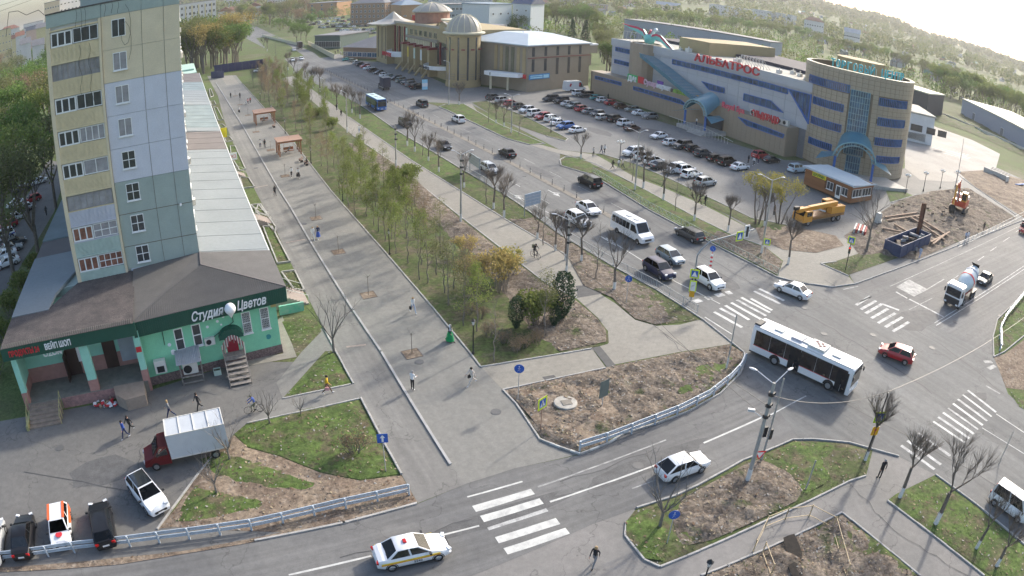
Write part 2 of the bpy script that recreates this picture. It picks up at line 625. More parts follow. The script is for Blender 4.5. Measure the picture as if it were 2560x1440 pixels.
# ---- streets
flat('avenue_road',[(596,66),(617,97),(707,143),(727,163),(750,195),(830,225),(900,262),(997,330),(1087,383),(1143,417),(1293,507),(1400,587),(1533,667),(1640,725),(1757,800),(1860,880),(1862,905),(2000,1104),(2182,1124),(2247,1142),(2338,1187),(2440,1262),(2700,1480),
 (3000,1300),(2640,1090),(2520,985),(2484,891),(2482,844),(2487,817),(2120,716),(2080,718),(1990,705),(1943,693),(1763,600),(1620,523),(1480,437),(1400,415),(1400,403),(1400,380),(1323,362),(1183,307),(1133,283),(1097,267),(1060,255),(980,225),(880,175),(780,130),(680,85),(640,66)],ASPH,.012)
flat('cross_road',[(2484,891),(2482,844),(2487,817),(2493,800),(2560,733),(2640,670),(2760,560),(2700,490),(2560,550),(2420,603),(2380,592),(2293,653),(2137,710),(2120,716)],ASPH2,.017)
flat('side_street',[(1862,905),(1850,935),(1800,985),(1720,1030),(1640,1060),(1560,1085),(1520,1110),(1450,1137),(1290,1170),(1167,1209),(1044,1260),(860,1310),(715,1333),(462,1382),(300,1412),(0,1432),(-300,1460),(-300,1700),(1100,1560),(1180,1440),(1480,1311),(1591,1271),(1689,1240),(1747,1213),(1858,1151),(1911,1131),(1982,1100),(2000,1104)],ASPH2,.017)
# ---- left courtyard, service lane, promenade
flat('yard',[(-300,1460),(0,1432),(300,1412),(462,1382),(715,1333),(700,1330),(440,1318),(395,1322),(500,1180),(587,1084),(618,1058),(898,997),(878,960),(707,996),(691,958),(742,905),(600,905),(300,1000),(-40,1060),(-300,1140)],YARD,.012)
flat('service_lane',[(518,190),(545,240),(560,300),(600,400),(640,480),(690,575),(727,657),(763,730),(807,817),(884,960),(902,996),(1004,1187),(1045,1258),(1167,1209),(1125,1160),(953,880),(793,633),(697,473),(610,320),(540,207),(536,190)],asphaltmat('lane_asphalt',(.165,.16,.15),(.2,.195,.18),'u'),.016)
flat('promenade',[(536,190),(540,207),(610,320),(697,473),(793,633),(953,880),(1125,1160),(1167,1209),(1290,1170),(1451,1135),(1350,1100),(1325,1062),(1290,1010),(1257,975),(1202,918),(1173,880),(1080,767),(960,627),(830,480),(717,333),(607,210),(590,188)],PAVE,.014)
flat('promenade_plaza',[(553,192),(580,188),(600,212),(566,214)],PAVE2,.022)
flat('back_street',[(-60,800),(-60,600),(0,575),(60,500),(100,440),(120,400),(150,405),(160,450),(135,530),(100,590),(60,650),(20,720)],YARD,.012)
flat('diagonal_path',[(691,958),(707,996),(813,878),(850,880),(804,820)],PAVE,.02)
flat('shop_apron',[(572,905),(605,918),(742,893),(706,790),(694,800),(704,866),(709,884),(622,899)],PAVE2,.03)
flat('entry_path',[(707,996),(878,960),(884,960),(902,997),(618,1058),(690,1005)],PAVE,.024)
# ---- cycle path and paths near the crossing
flat('cycle_path',[(737,190),(873,293),(1027,400),(1270,552),(1420,640),(1533,716),(1465,722),(1440,745),(1363,707),(1153,543),(973,400),(880,337),(757,233),(700,196)],PAVE2,.016)
flat('pale_path',[(1440,745),(1500,735),(1540,760),(1588,800),(1640,815),(1700,812),(1757,797),(1830,860),(1700,880),(1530,913),(1478,872),(1520,860),(1520,830),(1495,795)],PAVE2,.02)
flat('side_path',[(1202,918),(1257,975),(1515,920),(1480,872)],PAVE2,.02)
# ---- lower right paths
flat('corner_path',[(2247,1142),(2182,1124),(2165,1190),(2120,1205),(1900,1310),(1650,1418),(1610,1400),(1562,1340),(1565,1305),(1591,1271),(1480,1311),(1180,1440),(1100,1560),(1700,1700),(1752,1440),(1910,1375),(2105,1282),(2300,1440),(2560,1700),(2900,1700),(2560,1530),(2460,1440),(2218,1252),(2240,1235),(2338,1187)],asphaltmat('path_asphalt',(.17,.165,.155),(.21,.2,.19),None),.009)
# ---- beyond the avenue
flat('east_pavement',[(1180,260),(1230,330),(1400,375),(1490,387),(1587,443),(1667,473),(1767,517),(1880,575),(1970,600),(2100,650),(2120,690),(2137,710),(2080,718),(1943,693),(1913,617),(1830,587),(1733,540),(1580,457),(1480,410),(1453,393),(1400,385),(1323,362),(1363,360),(1247,310),(1160,260)],PAVE2,.02)
flat('mall_forecourt',[(880,150),(1000,160),(1118,212),(1196,216),(1320,230),(1470,214),(1480,240),(1600,290),(1960,400),(2060,405),(2180,450),(2262,420),(2262,335),(2300,340),(2560,450),(2700,510),(2560,550),(2293,653),(2137,710),(2100,650),(1970,600),(1880,575),(1750,500),(1500,385),(1400,375),(1180,262),(1060,255),(980,225),(880,175),(800,140),(850,135)],ASPHL,.0145)
REARLOT=asphaltmat('rear_lot_asphalt',(.27,.25,.225),(.33,.31,.28),None)  # paler asphalt than the forecourt's
flat('rear_lot',[(2262,335),(2262,420),(2300,450),(2380,455),(2490,420),(2500,385),(2430,350),(2340,318),(2310,300)],REARLOT,.03)
# ---- lawns and soil
patch('lawn',[(745,198),(830,226),(900,263),(997,331),(1087,384),(1143,418),(1200,452),(1260,490),(1200,505),(1027,398),(873,291)],LAWNG,.03,1.4,.12,grass=1)
patch('lawn',[(1200,452),(1293,508),(1400,588),(1533,668),(1640,726),(1754,800),(1640,813),(1588,798),(1540,758),(1520,712),(1420,638),(1270,550),(1200,505),(1120,455)],LAWN,.04,.9,.16,grass=.8)
patch('soil',[(1270,548),(1335,545),(1400,590),(1500,655),(1640,735),(1700,800),(1640,813),(1588,798),(1530,745),(1460,715),(1440,680),(1420,642)],SOIL,.075,.6,.2)
PARK=[(607,212),(717,335),(830,482),(960,629),(1080,769),(1173,882),(1202,916),(1478,870),(1522,858),(1520,828),(1493,795),(1441,747),(1363,709),(1153,545),(973,402),(880,339),(757,235),(690,196)]
patch('park_lawn',PARK,LAWN,.03,1.0,.16,grass=1)
patch('soil',[(860,350),(940,380),(1010,425),(1150,548),(1300,665),(1360,710),(1430,745),(1490,795),(1515,830),(1515,856),(1400,880),(1330,840),(1290,790),(1240,720),(1180,640),(1080,560),(1000,490),(900,400)],SOIL,.1,.6,.25)
patch('soil',[(1259,977),(1400,945),(1532,915),(1700,882),(1825,862),(1858,882),(1856,908),(1843,935),(1795,982),(1715,1026),(1635,1056),(1555,1080),(1515,1106),(1448,1131),(1405,1118),(1355,1096),(1328,1060),(1292,1008)],SOIL,.03,.36,.42,grass=.5)
patch('dry_dirt',[(1275,985),(1380,958),(1500,970),(1560,1040),(1500,1095),(1448,1125),(1410,1112),(1362,1090),(1330,1050)],SAND,.12,.5,.18)
patch('lawn',[(1745,975),(1700,1000),(1690,960),(1740,915),(1820,890),(1850,905),(1835,935)],LAWNG,.13,.6,.12,grass=2)
patch('lawn',[(804,829),(742,893),(730,860),(705,805),(755,790),(790,800)],LAWN,.03,.6,.1,grass=1.5)
patch('lawn',[(827,876),(878,960),(800,977),(709,996),(760,945)],LAWNG,.03,.5,.1,grass=2)
patch('lawn',[(587,1086),(618,1060),(760,1024),(898,999),(950,1100),(1002,1185),(900,1200),(800,1180),(700,1140),(620,1118)],LAWNG,.035,.5,.14,grass=2.5)
patch('dry_dirt',[(585,1088),(620,1120),(700,1142),(800,1182),(900,1202),(1003,1188),(1044,1256),(860,1306),(715,1331),(440,1318),(395,1322),(440,1270),(500,1180),(545,1130)],SAND,.02,.6,.1)
patch('lawn',[(500,1150),(560,1130),(630,1150),(720,1180),(815,1213),(760,1232),(640,1222),(545,1195)],LAWNG,.07,.5,.12,grass=2)
patch('lawn',[(490,1215),(545,1222),(640,1245),(725,1262),(640,1280),(520,1303),(440,1305),(465,1250)],LAWNG,.07,.5,.12,grass=2)
# kerb strip under the guard rail
patch('gravel_strip',[(0,1420),(300,1395),(462,1378),(715,1330),(1030,1252),(1040,1262),(860,1306),(640,1355),(470,1384),(300,1412),(0,1431)],SAND,.05,.6,.05)
# lower right
patch('lawn',[(1591,1273),(1689,1243),(1747,1216),(1858,1155),(1911,1134),(1982,1104),(2031,1103),(2120,1110),(2180,1128),(2163,1188),(2118,1203),(1900,1307),(1652,1414),(1612,1398),(1565,1338),(1568,1307)],LAWN,.03,.5,.15,grass=1.5)
patch('soil',[(1700,1250),(1860,1165),(1900,1150),(1970,1180),(2010,1220),(1990,1255),(1900,1300),(1780,1352),(1700,1370),(1680,1300)],SOIL,.12,.4,.4,grass=.4)
patch('lawn',[(1565,1305),(1640,1262),(1690,1260),(1670,1330),(1660,1405),(1610,1398),(1565,1338)],LAWNG,.12,.5,.12,grass=2)
patch('lawn',[(1985,1106),(2100,1112),(2060,1150),(2080,1200),(2010,1240),(1960,1165),(1915,1138)],LAWNG,.12,.5,.12,grass=2)
patch('lawn',[(2240,1240),(2338,1191),(2440,1266),(2560,1368),(2700,1490),(2620,1530),(2560,1500),(2460,1428),(2222,1254)],LAWNG,.03,.6,.14,grass=1.5)
patch('soil',[(2105,1286),(1910,1378),(1756,1443),(1700,1700),(2500,1700),(2298,1442)],SOIL,.02,.42,.42,grass=.8)
patch('lawn',[(2100,1292),(2040,1320),(2060,1370),(2190,1440),(2292,1440),(2200,1360)],LAWN,.08,.5,.15,grass=1)
# right of the crossing
patch('lawn',[(2560,736),(2495,802),(2489,820),(2485,846),(2487,886),(2511,878),(2560,838),(2700,720),(2700,640)],LAWNG,.03,.8,.1,grass=1.5)
patch('lawn',[(2524,980),(2560,985),(2620,1010),(2600,1040),(2548,1018)],LAWNG,.03,.8,.1,grass=1)
patch('verge',[(2560,850),(2511,885),(2484,893),(2515,970),(2560,975),(2700,1000),(2700,760)],SAND,.015,1.5,.03)
# islands east of the avenue
patch('lawn',[(1097,267),(1113,262),(1160,260),(1247,310),(1360,357),(1323,361),(1267,347),(1183,306),(1133,282)],LAWNG,.04,1.2,.12,grass=1)
patch('lawn',[(1180,257),(1217,252),(1317,293),(1420,347),(1413,352),(1367,340),(1250,300)],LAWN,.05,1.2,.12,grass=1)
patch('lawn',[(1402,403),(1413,394),(1453,394),(1480,411),(1580,458),(1733,541),(1830,588),(1913,618),(1958,653),(1943,690),(1763,598),(1620,521),(1480,435),(1410,414)],LAWNG,.04,1.0,.14,grass=1)
patch('soil',[(1780,570),(1830,592),(1913,620),(1956,655),(1943,688),(1860,645),(1763,596)],SOIL,.09,.8,.12)
patch('lawn',[(1500,384),(1590,412),(1700,460),(1750,484),(1880,546),(1967,563),(1975,592),(1885,570),(1767,512),(1667,468),(1587,437)],LAWN,.05,1.0,.12,grass=.8)
patch('dry_dirt',[(1885,560),(1975,566),(2090,590),(2110,615),(2040,633),(1960,625),(1900,600)],SAND,.06,.9,.12)
patch('lawn',[(2050,660),(2085,655),(2160,630),(2200,620),(2245,645),(2120,688)],LAWN,.05,.9,.1,grass=.5)
flat('work_path',[(2060,600),(2190,590),(2220,645),(2140,680),(2050,657),(1960,640)],PAVE2,.025)
patch('dug_soil',[(2110,590),(2180,545),(2250,500),(2330,478),(2420,470),(2540,545),(2430,590),(2290,650),(2210,640),(2150,640)],SOIL,.05,.9,.7)
patch('soil',[(2395,430),(2470,425),(2560,450),(2620,480),(2560,545),(2440,470)],SAND,.05,1.5,.5)
patch('lawn',[(2215,478),(2240,472),(2285,490),(2225,505)],LAWNG,.05,1.5,.08)
# rail bank beyond the rear lot
patch('embankment',[(2290,232),(2420,275),(2560,345),(2700,400),(2700,440),(2560,392),(2420,330),(2330,300),(2280,270)],LAWN,.1,4,1.2)
patch('lawn',[(640,95),(690,90),(760,140),(690,150)],LAWNG,.05,5,.2)
patch('lawn',[(770,118),(800,122),(826,142),(800,145)],LAWNG,.05,3,.2)
patch('lawn',[(660,140),(700,145),(725,166),(700,172)],LAWNG,.05,3,.2)
# ---- kerbs
kerb([(900,262),(997,330),(1087,383),(1143,417),(1293,507),(1400,587),(1533,667),(1640,725),(1757,800)],stones=False)
kerb([(1757,800),(1830,858),(1860,882),(1862,905),(1850,935),(1800,985),(1720,1030),(1640,1060),(1560,1085)])
kerb([(1560,1085),(1520,1110),(1450,1137),(1400,1120),(1350,1100)],paint=True,h=.2,w=.2,name='painted_kerb')
kerb([(1350,1100),(1325,1062),(1290,1010),(1257,975)],h=.08)
kerb([(1257,975),(1515,920)],h=.08)
kerb([(1202,918),(1480,872)],h=.08)
kerb([(1202,918),(1173,880),(1080,767),(960,627),(830,480),(717,333),(607,210)],h=.08)
WALLK=mat('pale_kerb',(.34,.335,.33),.85,var=.15,coord='World',scale=1)
kerb([(540,207),(610,320),(697,473),(727,520)],WALLK,False,.2,.12,name='dividing_kerb')
kerb([(727,520),(793,633),(883,777),(953,880),(1125,1160)],WALLK,False,.2,.12,name='dividing_kerb')
kerb([(807,817),(884,960)],h=.1)
kerb([(902,996),(955,1098),(1004,1187)],h=.2)
kerb([(618,1059),(898,998)],h=.1)
kerb([(707,997),(878,961)],h=.08)
kerb([(640,1352),(860,1308),(1040,1260)],stones=False,h=.12)
kerb([(395,1322),(500,1180),(560,1110)],stones=False,h=.1)
kerb([(880,337),(973,400),(1153,543),(1363,707),(1440,745)],h=.08,stones=False)
kerb([(873,293),(1027,400),(1270,552),(1420,640),(1533,716)],h=.08,stones=False)
kerb([(1591,1271),(1689,1240),(1747,1213),(1858,1151),(1911,1131),(1982,1100),(2031,1099),(2120,1107),(2182,1124),(2247,1142)])
kerb([(1565,1305),(1562,1340),(1610,1400),(1650,1418),(1900,1310),(2120,1205),(2165,1190)],h=.1)
kerb([(2338,1187),(2440,1262),(2560,1362)])
kerb([(2218,1252),(2340,1345),(2460,1440)],h=.1)
kerb([(1752,1440),(1910,1375),(2105,1282),(2300,1440)],h=.1)
kerb([(2560,733),(2493,800),(2482,844),(2484,893),(2511,880),(2560,840)])
kerb([(2560,550),(2420,604),(2293,654),(2137,711),(2080,719),(1990,706),(1943,694)],h=.18)
kerb([(1943,694),(1763,601),(1620,524),(1480,438),(1403,415),(1400,400),(1413,393),(1453,393)],stones=False)
kerb([(1323,362),(1267,347),(1183,307),(1133,283),(1097,267),(1113,262),(1160,260)],stones=False)
kerb([(1160,260),(1247,310),(1363,360),(1323,362)],stones=False,h=.1)
kerb([(1217,252),(1317,293),(1420,347),(1413,353),(1367,341)],stones=False,h=.12)
kerb([(1500,384),(1590,411),(1700,459),(1750,484),(1880,546),(1967,563)],stones=False,h=.12)
kerb([(1400,384),(1490,410),(1580,457),(1733,540),(1830,587),(1913,617)],stones=False,h=.08)
kerb([(2120,690),(2052,660),(2090,655)],stones=False,h=.12)
kerb([(2225,508),(2290,488),(2375,478)],stones=False,h=.12)
kerb([(2385,430),(2440,470),(2540,538)],stones=False,h=.12)
# ---- road markings
for a,b in (((1185,1273),(1332,1229)),((1205,1298),(1354,1253)),((1242,1351),(1395,1303)),((1264,1379),(1419,1327))):mark(a,b,.62,MARKN)
mark((1220,1323),(1368,1275),.3,MARK)
mark((1168,1243),(1306,1204),.13,MARKN)
mark((1375,1255),(1645,1161),.15,MARKN)
mark((1759,1108),(1905,1044),.15,MARKN)
mark((1925,1038),(2015,990),.13,MARK)
mark((1108,1338),(1198,1315),.14,MARKN)
mark((722,1438),(928,1390),.15,MARKN)
mark((1345,1218),(1665,1100),.14,MARKO)
mark((1580,1222),(1640,1200),.14,MARKO)
# zebra across the avenue
for i,(a,b) in enumerate((((1785,780),(1855,819)),((1800,771),(1840,792)),((1813,764),(1873,800)),((1828,757),(1905,800)),((1842,750),(1915,790)),((1853,744),(1925,782)),((1877,747),(1930,776)),((1885,728),(1950,760)),((1898,722),(1960,752)))):
 mark(a,b,.42,(MARKN,MARK)[i % 3 == 1])
mark((1762,793),(1830,836),.16,MARKN)
mark((1690,705),(1800,760),.14,MARKN)
# lane lines along the avenue
mark((1515,595),(1690,705),.14,MARKN)
mark((1325,425),(1328,428),.12)
mark((1290,488),(1400,548),.13,MARK)
for i in range(9):
 t0,t1=i/9,(i+.45)/9
 f=lambda t:(960+(1540-960)*t,292+(598-292)*t)
 mark(city(50.2,150-i*9),city(50.2,146-i*9),.12)
for i in range(16):mark(city(59,215-i*9),city(59,211-i*9),.12,MARKO)
mark(city(45.6,160),city(45.6,78),.1,MARKO)
def arrow(p,d):
 d=Vector((d[0],d[1],0)).normalized()
 mark(p,p+d*2.2,.22,MARKN)
 mark(p+d*2.2,p+d*3.6,.9,MARKN,w2=.05)
 n=Vector((-d.y,d.x,0))
 mark(p+d*1.4,p+d*2.2+n*.8,.2,MARKN,z=.029)
dd=Vector((SV,-CV,0))
for q in ((1150,380),(1370,475),(1500,590),(1275,482)):arrow(G(*q),dd)
# crossing by the mixer
for a,b in (((2140,763),(2176,741)),((2152,774),(2190,752)),((2164,784),(2205,760)),((2178,796),(2220,772)),((2195,808),(2238,783)),((2213,818),(2256,793)),((2232,829),(2272,805)),((2248,776),(2205,760))):mark(a,b,.42,MARK)
for a,b in (((2108,724),(2145,716)),((2145,757),(2178,742)),((2310,728),(2360,698))):mark(a,b,.2,MARKO)
mark((2273,748),(2362,794),.35,MARK)
mark((2240,730),(2268,746),.3,MARK)
mark((2336,808),(2560,665),.13,MARK)
mark((2340,814),(2562,672),.12,MARK)
mark((2225,716),(2560,560),.1,MARKO)
mark((2272,775),(2330,746),.12,MARKO)
for i in range(6):mark((2380+i*32,700-i*24),(2396+i*32,689-i*24),.12,MARK)
flat('road_patch',[(2240,718),(2272,699),(2320,724),(2285,742)],MARKO,.03)
# crossing lower right
for i in range(8):
 t=i/7
 mark((2333+86*t,1054-78*t),(2412+78*t,1107-76*t),.36 if i % 3 else .3,(MARKN,MARK)[i % 2])
for a,b in (((2253,1114),(2336,1174)),((2268,1102),(2352,1162)),((2295,1083),(2375,1140))):mark(a,b,.36,MARK)
mark((2465,965),(2500,985),.3,MARKO)
mark((2490,1035),(2560,1082),.14,MARKN)
mark((2455,1070),(2560,1135),.12,MARK)
for a,b in (((2460,905),(2480,905)),((2470,922),(2488,915))):mark(a,b,.6,MARKO)
# worn stubs by the white crossover
for a,b in (((1735,755),(1752,750)),((1765,747),(1778,744)),((1790,740),(1808,735)),((1815,733),(1828,731))):mark(a,b,.8,MARK)
flushmarks('road_marking')
# rear lot bays
for i in range(10):mark((2328+i*9,370+i*2.2),(2340+i*9,367+i*2.2),.3,MARK,z=.04)
for i in range(7):mark((2360+i*9,385+i*2),(2372+i*9,382+i*2),.3,MARK,z=.04)
flushmarks('bay_marking')
# patched strips in the lane and worn patches in the asphalt
RED=mat('stone_setts',(.3,.25,.22),.9,var=.3,scale=3,coord='World')
for a,b in (((715,607),(762,599)),((866,868),(915,862)),((635,470),(670,463))):mark(a,b,.3,RED,z=.026)
flushmarks('drain_strip')
TAR=mat('tar_patch',(.075,.075,.075),.85,var=.2,scale=2,coord='World')
for pts in ([(1480,870),(1518,920),(1540,915),(1500,866)],[(1440,715),(1520,712),(1505,735),(1445,745)],[(1355,943),(1385,938),(1392,946),(1362,951)],[(2010,770),(2012,772),(2010,775),(2006,773)]):flat('tar_patch',pts,TAR,.031)
# ------------------------------------------------------------------ building helpers (city grid: v right, u away)
def bldg(name,label,cat,v0,u0,group=None):
 r=thing(name,label,cat,city(v0,u0),AV,group)
 r['v0']=v0
 r['u0']=u0
 return r
def bp(root,name,mb,mats,smooth=None,label=None,kind=None,parent=None):
 mb.tf(Matrix.Translation((-root['v0'],-root['u0'],0)))
 return part(name,mb,mats,parent or root,smooth,label=label,kind=kind)
WIN={}
FRAMEW=mat('white_frame',(.78,.78,.76),.5,var=.04)
GLASSD=mat('window_glass',(.05,.055,.06),.12,var=.35,scale=.6,spec=.7)
GLASSC=mat('curtained_glass',(.3,.29,.3),.2,var=.3,scale=.9,spec=.6)
GLASSB=mat('blue_glass',(.02,.065,.13),.1,var=.7,scale=.5,spec=.8,fine=.3)
GLASSR=mat('warm_curtain_glass',(.22,.1,.07),.25,var=.5,scale=1.2,spec=.6)
DARK=mat('dark_recess',(.02,.02,.022),.9,var=.1)
def winmesh(w,h,cols,rows=1,fr=.07,sill=True,frame=None,glass=None,cross=None):
 k=(round(w,2),round(h,2),cols,rows,fr,sill,frame.name if frame else '',glass.name if glass else '')
 if k in WIN:return WIN[k]
 f=MB()
 f.box(0,w,-.05,.03,0,fr).box(0,w,-.05,.03,h-fr,h).box(0,fr,-.05,.03,fr,h-fr).box(w-fr,w,-.05,.03,fr,h-fr)
 for i in range(1,cols):f.box(w*i/cols-fr/2,w*i/cols+fr/2,-.048,.03,fr,h-fr)
 for j in range(1,rows):f.box(fr,w-fr,-.045,.03,h*j/rows-fr/2,h*j/rows+fr/2)
 if sill:f.box(-.06,w+.06,-.16,.03,-.09,-.002)
 g=MB()
 g.box(fr*.5,w-fr*.5,-.02,.02,fr*.5,h-fr*.5)
 fm,gm=f.mesh('window'),g.mesh('pane')
 fm.materials.append(frame or FRAMEW)
 gm.materials.append(glass or GLASSD)
 WIN[k]=(fm,gm)
 return WIN[k]
FACE={'S':0,'E':math.pi/2,'W':-math.pi/2,'N':math.pi}
def addwin(root,v,u,z,w,h,cols=1,rows=1,face='S',parent=None,label=None,**kw):
 """v,u,z: lower left corner seen from outside"""
 fm,gm=winmesh(w,h,cols,rows,**kw)
 o=link('window',fm,parent or root,(v-root['v0'],u-root['u0'],z))
 o.rotation_euler=(0,0,FACE[face] if isinstance(face,str) else face)
 if label:o['label']=label
 p=link('pane',gm,o)
 return o
def text(s,size,ext=.03,font_shear=0,bold=0):
 cu=bpy.data.curves.new('lettering','FONT')
 cu.body=s
 cu.size=size
 cu.extrude=ext
 cu.shear=font_shear
 cu.offset=bold
 cu.resolution_u=2
 cu.align_x='LEFT'
 o=bpy.data.objects.new('lettering',cu)
 col.objects.link(o)
 dg=bpy.context.evaluated_depsgraph_get()
 me=bpy.data.meshes.new_from_object(o.evaluated_get(dg))
 bpy.data.objects.remove(o)
 bpy.data.curves.remove(cu)
 me.materials.clear()
 return me
def sign_text(parent,s,size,width,m,loc,rot,ext=.03,bold=0,shear=0,name='lettering'):
 me=text(s,size,ext,shear,bold)
 me.materials.append(m)
 xs=[v.co.x for v in me.vertices]
 k=width/(max(xs)-min(xs)) if width else 1
 x0=min(xs)
 for v in me.vertices:v.co.x=(v.co.x-x0)*k
 o=link(name,me,parent,loc)
 o.rotation_euler=rot
 return o
WHITE=mat('white_sign',(.8,.8,.8),.5,var=.03)
REDS=mat('red_sign',(.55,.03,.04),.5,var=.08)
# ================================================================== nine storey block of flats
YEL=mat('yellow_render',(.66,.57,.4),.85,var=.07,scale=.6,fine=.05)
VIO=mat('pale_violet_render',(.6,.61,.66),.85,var=.05,scale=.6,fine=.05)
GRN=mat('grey_green_render',(.35,.41,.37),.85,var=.08,scale=.6,fine=.05)
BYEL=mat('balcony_yellow',(.64,.54,.34),.8,var=.08,scale=2)
BGRN=mat('balcony_green',(.42,.52,.46),.8,var=.08,scale=2)
BVIO=mat('balcony_white',(.52,.53,.58),.8,var=.05,scale=2)
PANW=mat('side_wall',(.48,.47,.42),.85,var=.1)
TARF=mat('roofing_felt',(.1,.095,.09),.95,var=.35,scale=.5,bump=.6,fine=.3)
U0,VR,VL=65.0,.33,-12.98
T0,FP=31.45,3.135
tw=bldg('apartment_block','nine storey panel block of flats with yellow, pale violet and green end wall','apartment block',-6.3,65)
m_=MB()
m_.box(VL+.02,VR-.02,U0+.12,168,5,33.0)
bp(tw,'wall',m_,PANW)
zb=[33.15,31.92,28.7,25.6,22.45,19.3,16.1,12.9,9.65,7.35]
cm=[GRN,YEL,YEL,VIO,VIO,VIO,GRN,GRN,GRN]
vs=[-7.35,-3.37,-1.22,VR]
for i in range(9):
 for j in range(3):
  q=MB()
  q.box(vs[j]+.02,vs[j+1]-.02,U0,U0+.14,zb[i+1]+.015,zb[i]-.015)
  bp(tw,'wall_panel',q,cm[i])
SEAM=mat('brown_seam',(.17,.14,.11),.9)
for z_ in (12.9,9.65):
 q=MB().box(-7.3,VR,U0-.012,U0+.01,z_-.03,z_+.03)
 bp(tw,'seam',q,SEAM)
for v_ in (-3.37,-1.22):
 q=MB().box(v_-.018,v_+.018,U0-.012,U0+.01,7.4,31.9)
 bp(tw,'seam',q,SEAM)
q=MB()
q.box(VL,-7.37,U0,U0+.14,31.93,33.15)
bp(tw,'wall_panel',q,GRN)
q=MB()
q.box(-7.0,VR,U0-.05,U0,6.6,7.36)
bp(tw,'base_band',q,mat('pale_base',(.55,.56,.6),.8))
for i in range(8):
 z=T0-FP*i
 addwin(tw,-6.33+.02*i,U0,z-1.66,1.38,1.68,2,1 if i in (0,1,2,3) else 2,sill=i > 0,glass=GLASSD if i in (0,4,5,6,7) else GLASSC)
q=MB()
q.box(VL,VL+.42,U0-.25,U0+.14,6.6,31.9)
q.box(-7.62,-7.37,U0-.22,U0+.14,6.6,31.9)
bp(tw,'corner_pier',q,YEL)
bl,br=VL+.42,-7.62
bcol=[BYEL,BYEL,BYEL,BYEL,BYEL,BVIO,BGRN,BGRN]
gl=[GLASSD,GLASSC,GLASSD,GLASSD,GLASSD,GLASSC,GLASSR,GLASSR]
FRB=mat('grey_frame',(.3,.28,.26),.6)
for i in range(8):
 z=T0-FP*i
 zt,zs,zf=z+.02,z-1.5,z-2.95
 q=MB()
 q.box(bl,br,U0-.2,U0+.1,zs-.08,zs)
 q.box(bl,br,U0-.24,U0+.1,zt,zf+FP)
 bp(tw,'balcony_slab',q,bcol[i-1] if i else BYEL)
 # diagonal profiled parapet sheet: slats lean, one sheet per strip
 q=MB()
 n=11
 for k in range(n):
  a,b=bl+(br-bl)*k/n,bl+(br-bl)*(k+1)/n
  s=.55
  pts=[(a,zf),(b,zf),(min(br,b),zs-.08),(a,zs-.08)]
  q.add([(a,U0-.2,zf),(b,U0-.15,zf),(b,U0-.15,zs-.08),(a,U0-.2,zs-.08),(b,U0-.2,zf),(b,U0-.2,zs-.08)],[(0,1,2,3),(1,4,5,2)])
  if a+s < b+.6 and b+s < br:q.bar((a,U0-.215,zs-.1),(a+s+.4,U0-.215,zf+.03),.02,.045)
 bp(tw,'parapet',q,bcol[i])
 if i == 1:
  q=MB()
  q.box(bl,br,U0-.05,U0,zs,zt)
  bp(tw,'loggia_glazing',q,GLASSC)
  q=MB()
  for x in (bl,bl+.55,bl+1.1,bl+1.6,bl+2.4,-9.75,-9.2,-8.6,-8.1,br-.05):q.box(x,x+.05,U0-.14,U0-.04,zs,zt)
  q.box(bl,br,U0-.13,U0-.05,zt-.06,zt).box(bl,br,U0-.13,U0-.05,zs,zs+.06).box(-9.7,br,U0-.13,U0-.06,zs+.5,zs+.55)
  bp(tw,'glazing_bars',q,FRB)
 else:
  mid=-10.25 if i != 5 else br
  a=addwin(tw,bl+.05,U0-.1,zs+.02,mid-bl-.1,1.42,3 if i != 5 else 7,1,sill=False,glass=gl[i],fr=.14 if i != 5 else .05,frame=FRAMEW if i != 5 else FRB)
  if i != 5:addwin(tw,mid+.02,U0-.1,zs+.06,br-mid-.05,1.4,(3,3,3,4,2,3,3,4)[i],(1,1,1,1,1,1,2,2)[i],sill=False,glass=(GLASSD,GLASSD,GLASSD,GLASSC,GLASSC,GLASSD,GLASSC,GLASSR)[i],fr=.08)
q=MB()
q.box(VL-.05,VR+.05,U0-.05,168,33.15,33.3)
bp(tw,'roof',q,TARF)
q=MB()
q.box(-10.4,-2.5,72,80,33.3,36.4)
bp(tw,'lift_housing',q,GRN)
addwin(tw,-9.6,72,34.3,.9,.7,1,1,frame=FRAMEW)
ACW=mat('ac_casing',(.62,.6,.55),.5,var=.05)
def acunit(loc,rz,label,parent=None,s=1.0,name='air_conditioner',group=None):
 if parent is None:
  r=thing(name,label,'air conditioner',loc,rz,group)
 else:
  r=link('air_conditioner',None,parent,loc)
  r.rotation_euler=(0,0,rz)
 q=MB()
 q.box(-.42*s,.42*s,-.32*s,0,0,.6*s)
 part('casing',q,ACW,r)
 q=MB()
 q.tube((-.1*s,-.325*s,.3*s),(-.1*s,-.335*s,.3*s),.22*s,.22*s,14)
 part('fan',q,DARK,r)
 return r
for u_,z_ in ((67,12),(72,15),(75,26),(79,25.8),(84,18),(88,22.5),(93,28),(98,14),(104,20),(110,26)):
 p=city(VR,u_,z_)
 acunit(p,AV+math.pi/2,'white air conditioner on the long side wall of the flats, %s from the near corner' % ORD[(67,72,75,79,84,88,93,98,104,110).index(u_)],group='air conditioners on the long wall of the flats')
for i in range(8):
 for u_ in range(70,160,6):addwin(tw,VR,u_,8.3+i*3.13,1.5,1.4,2,face='E',glass=GLASSC if (u_+i) % 3 else GLASSD)
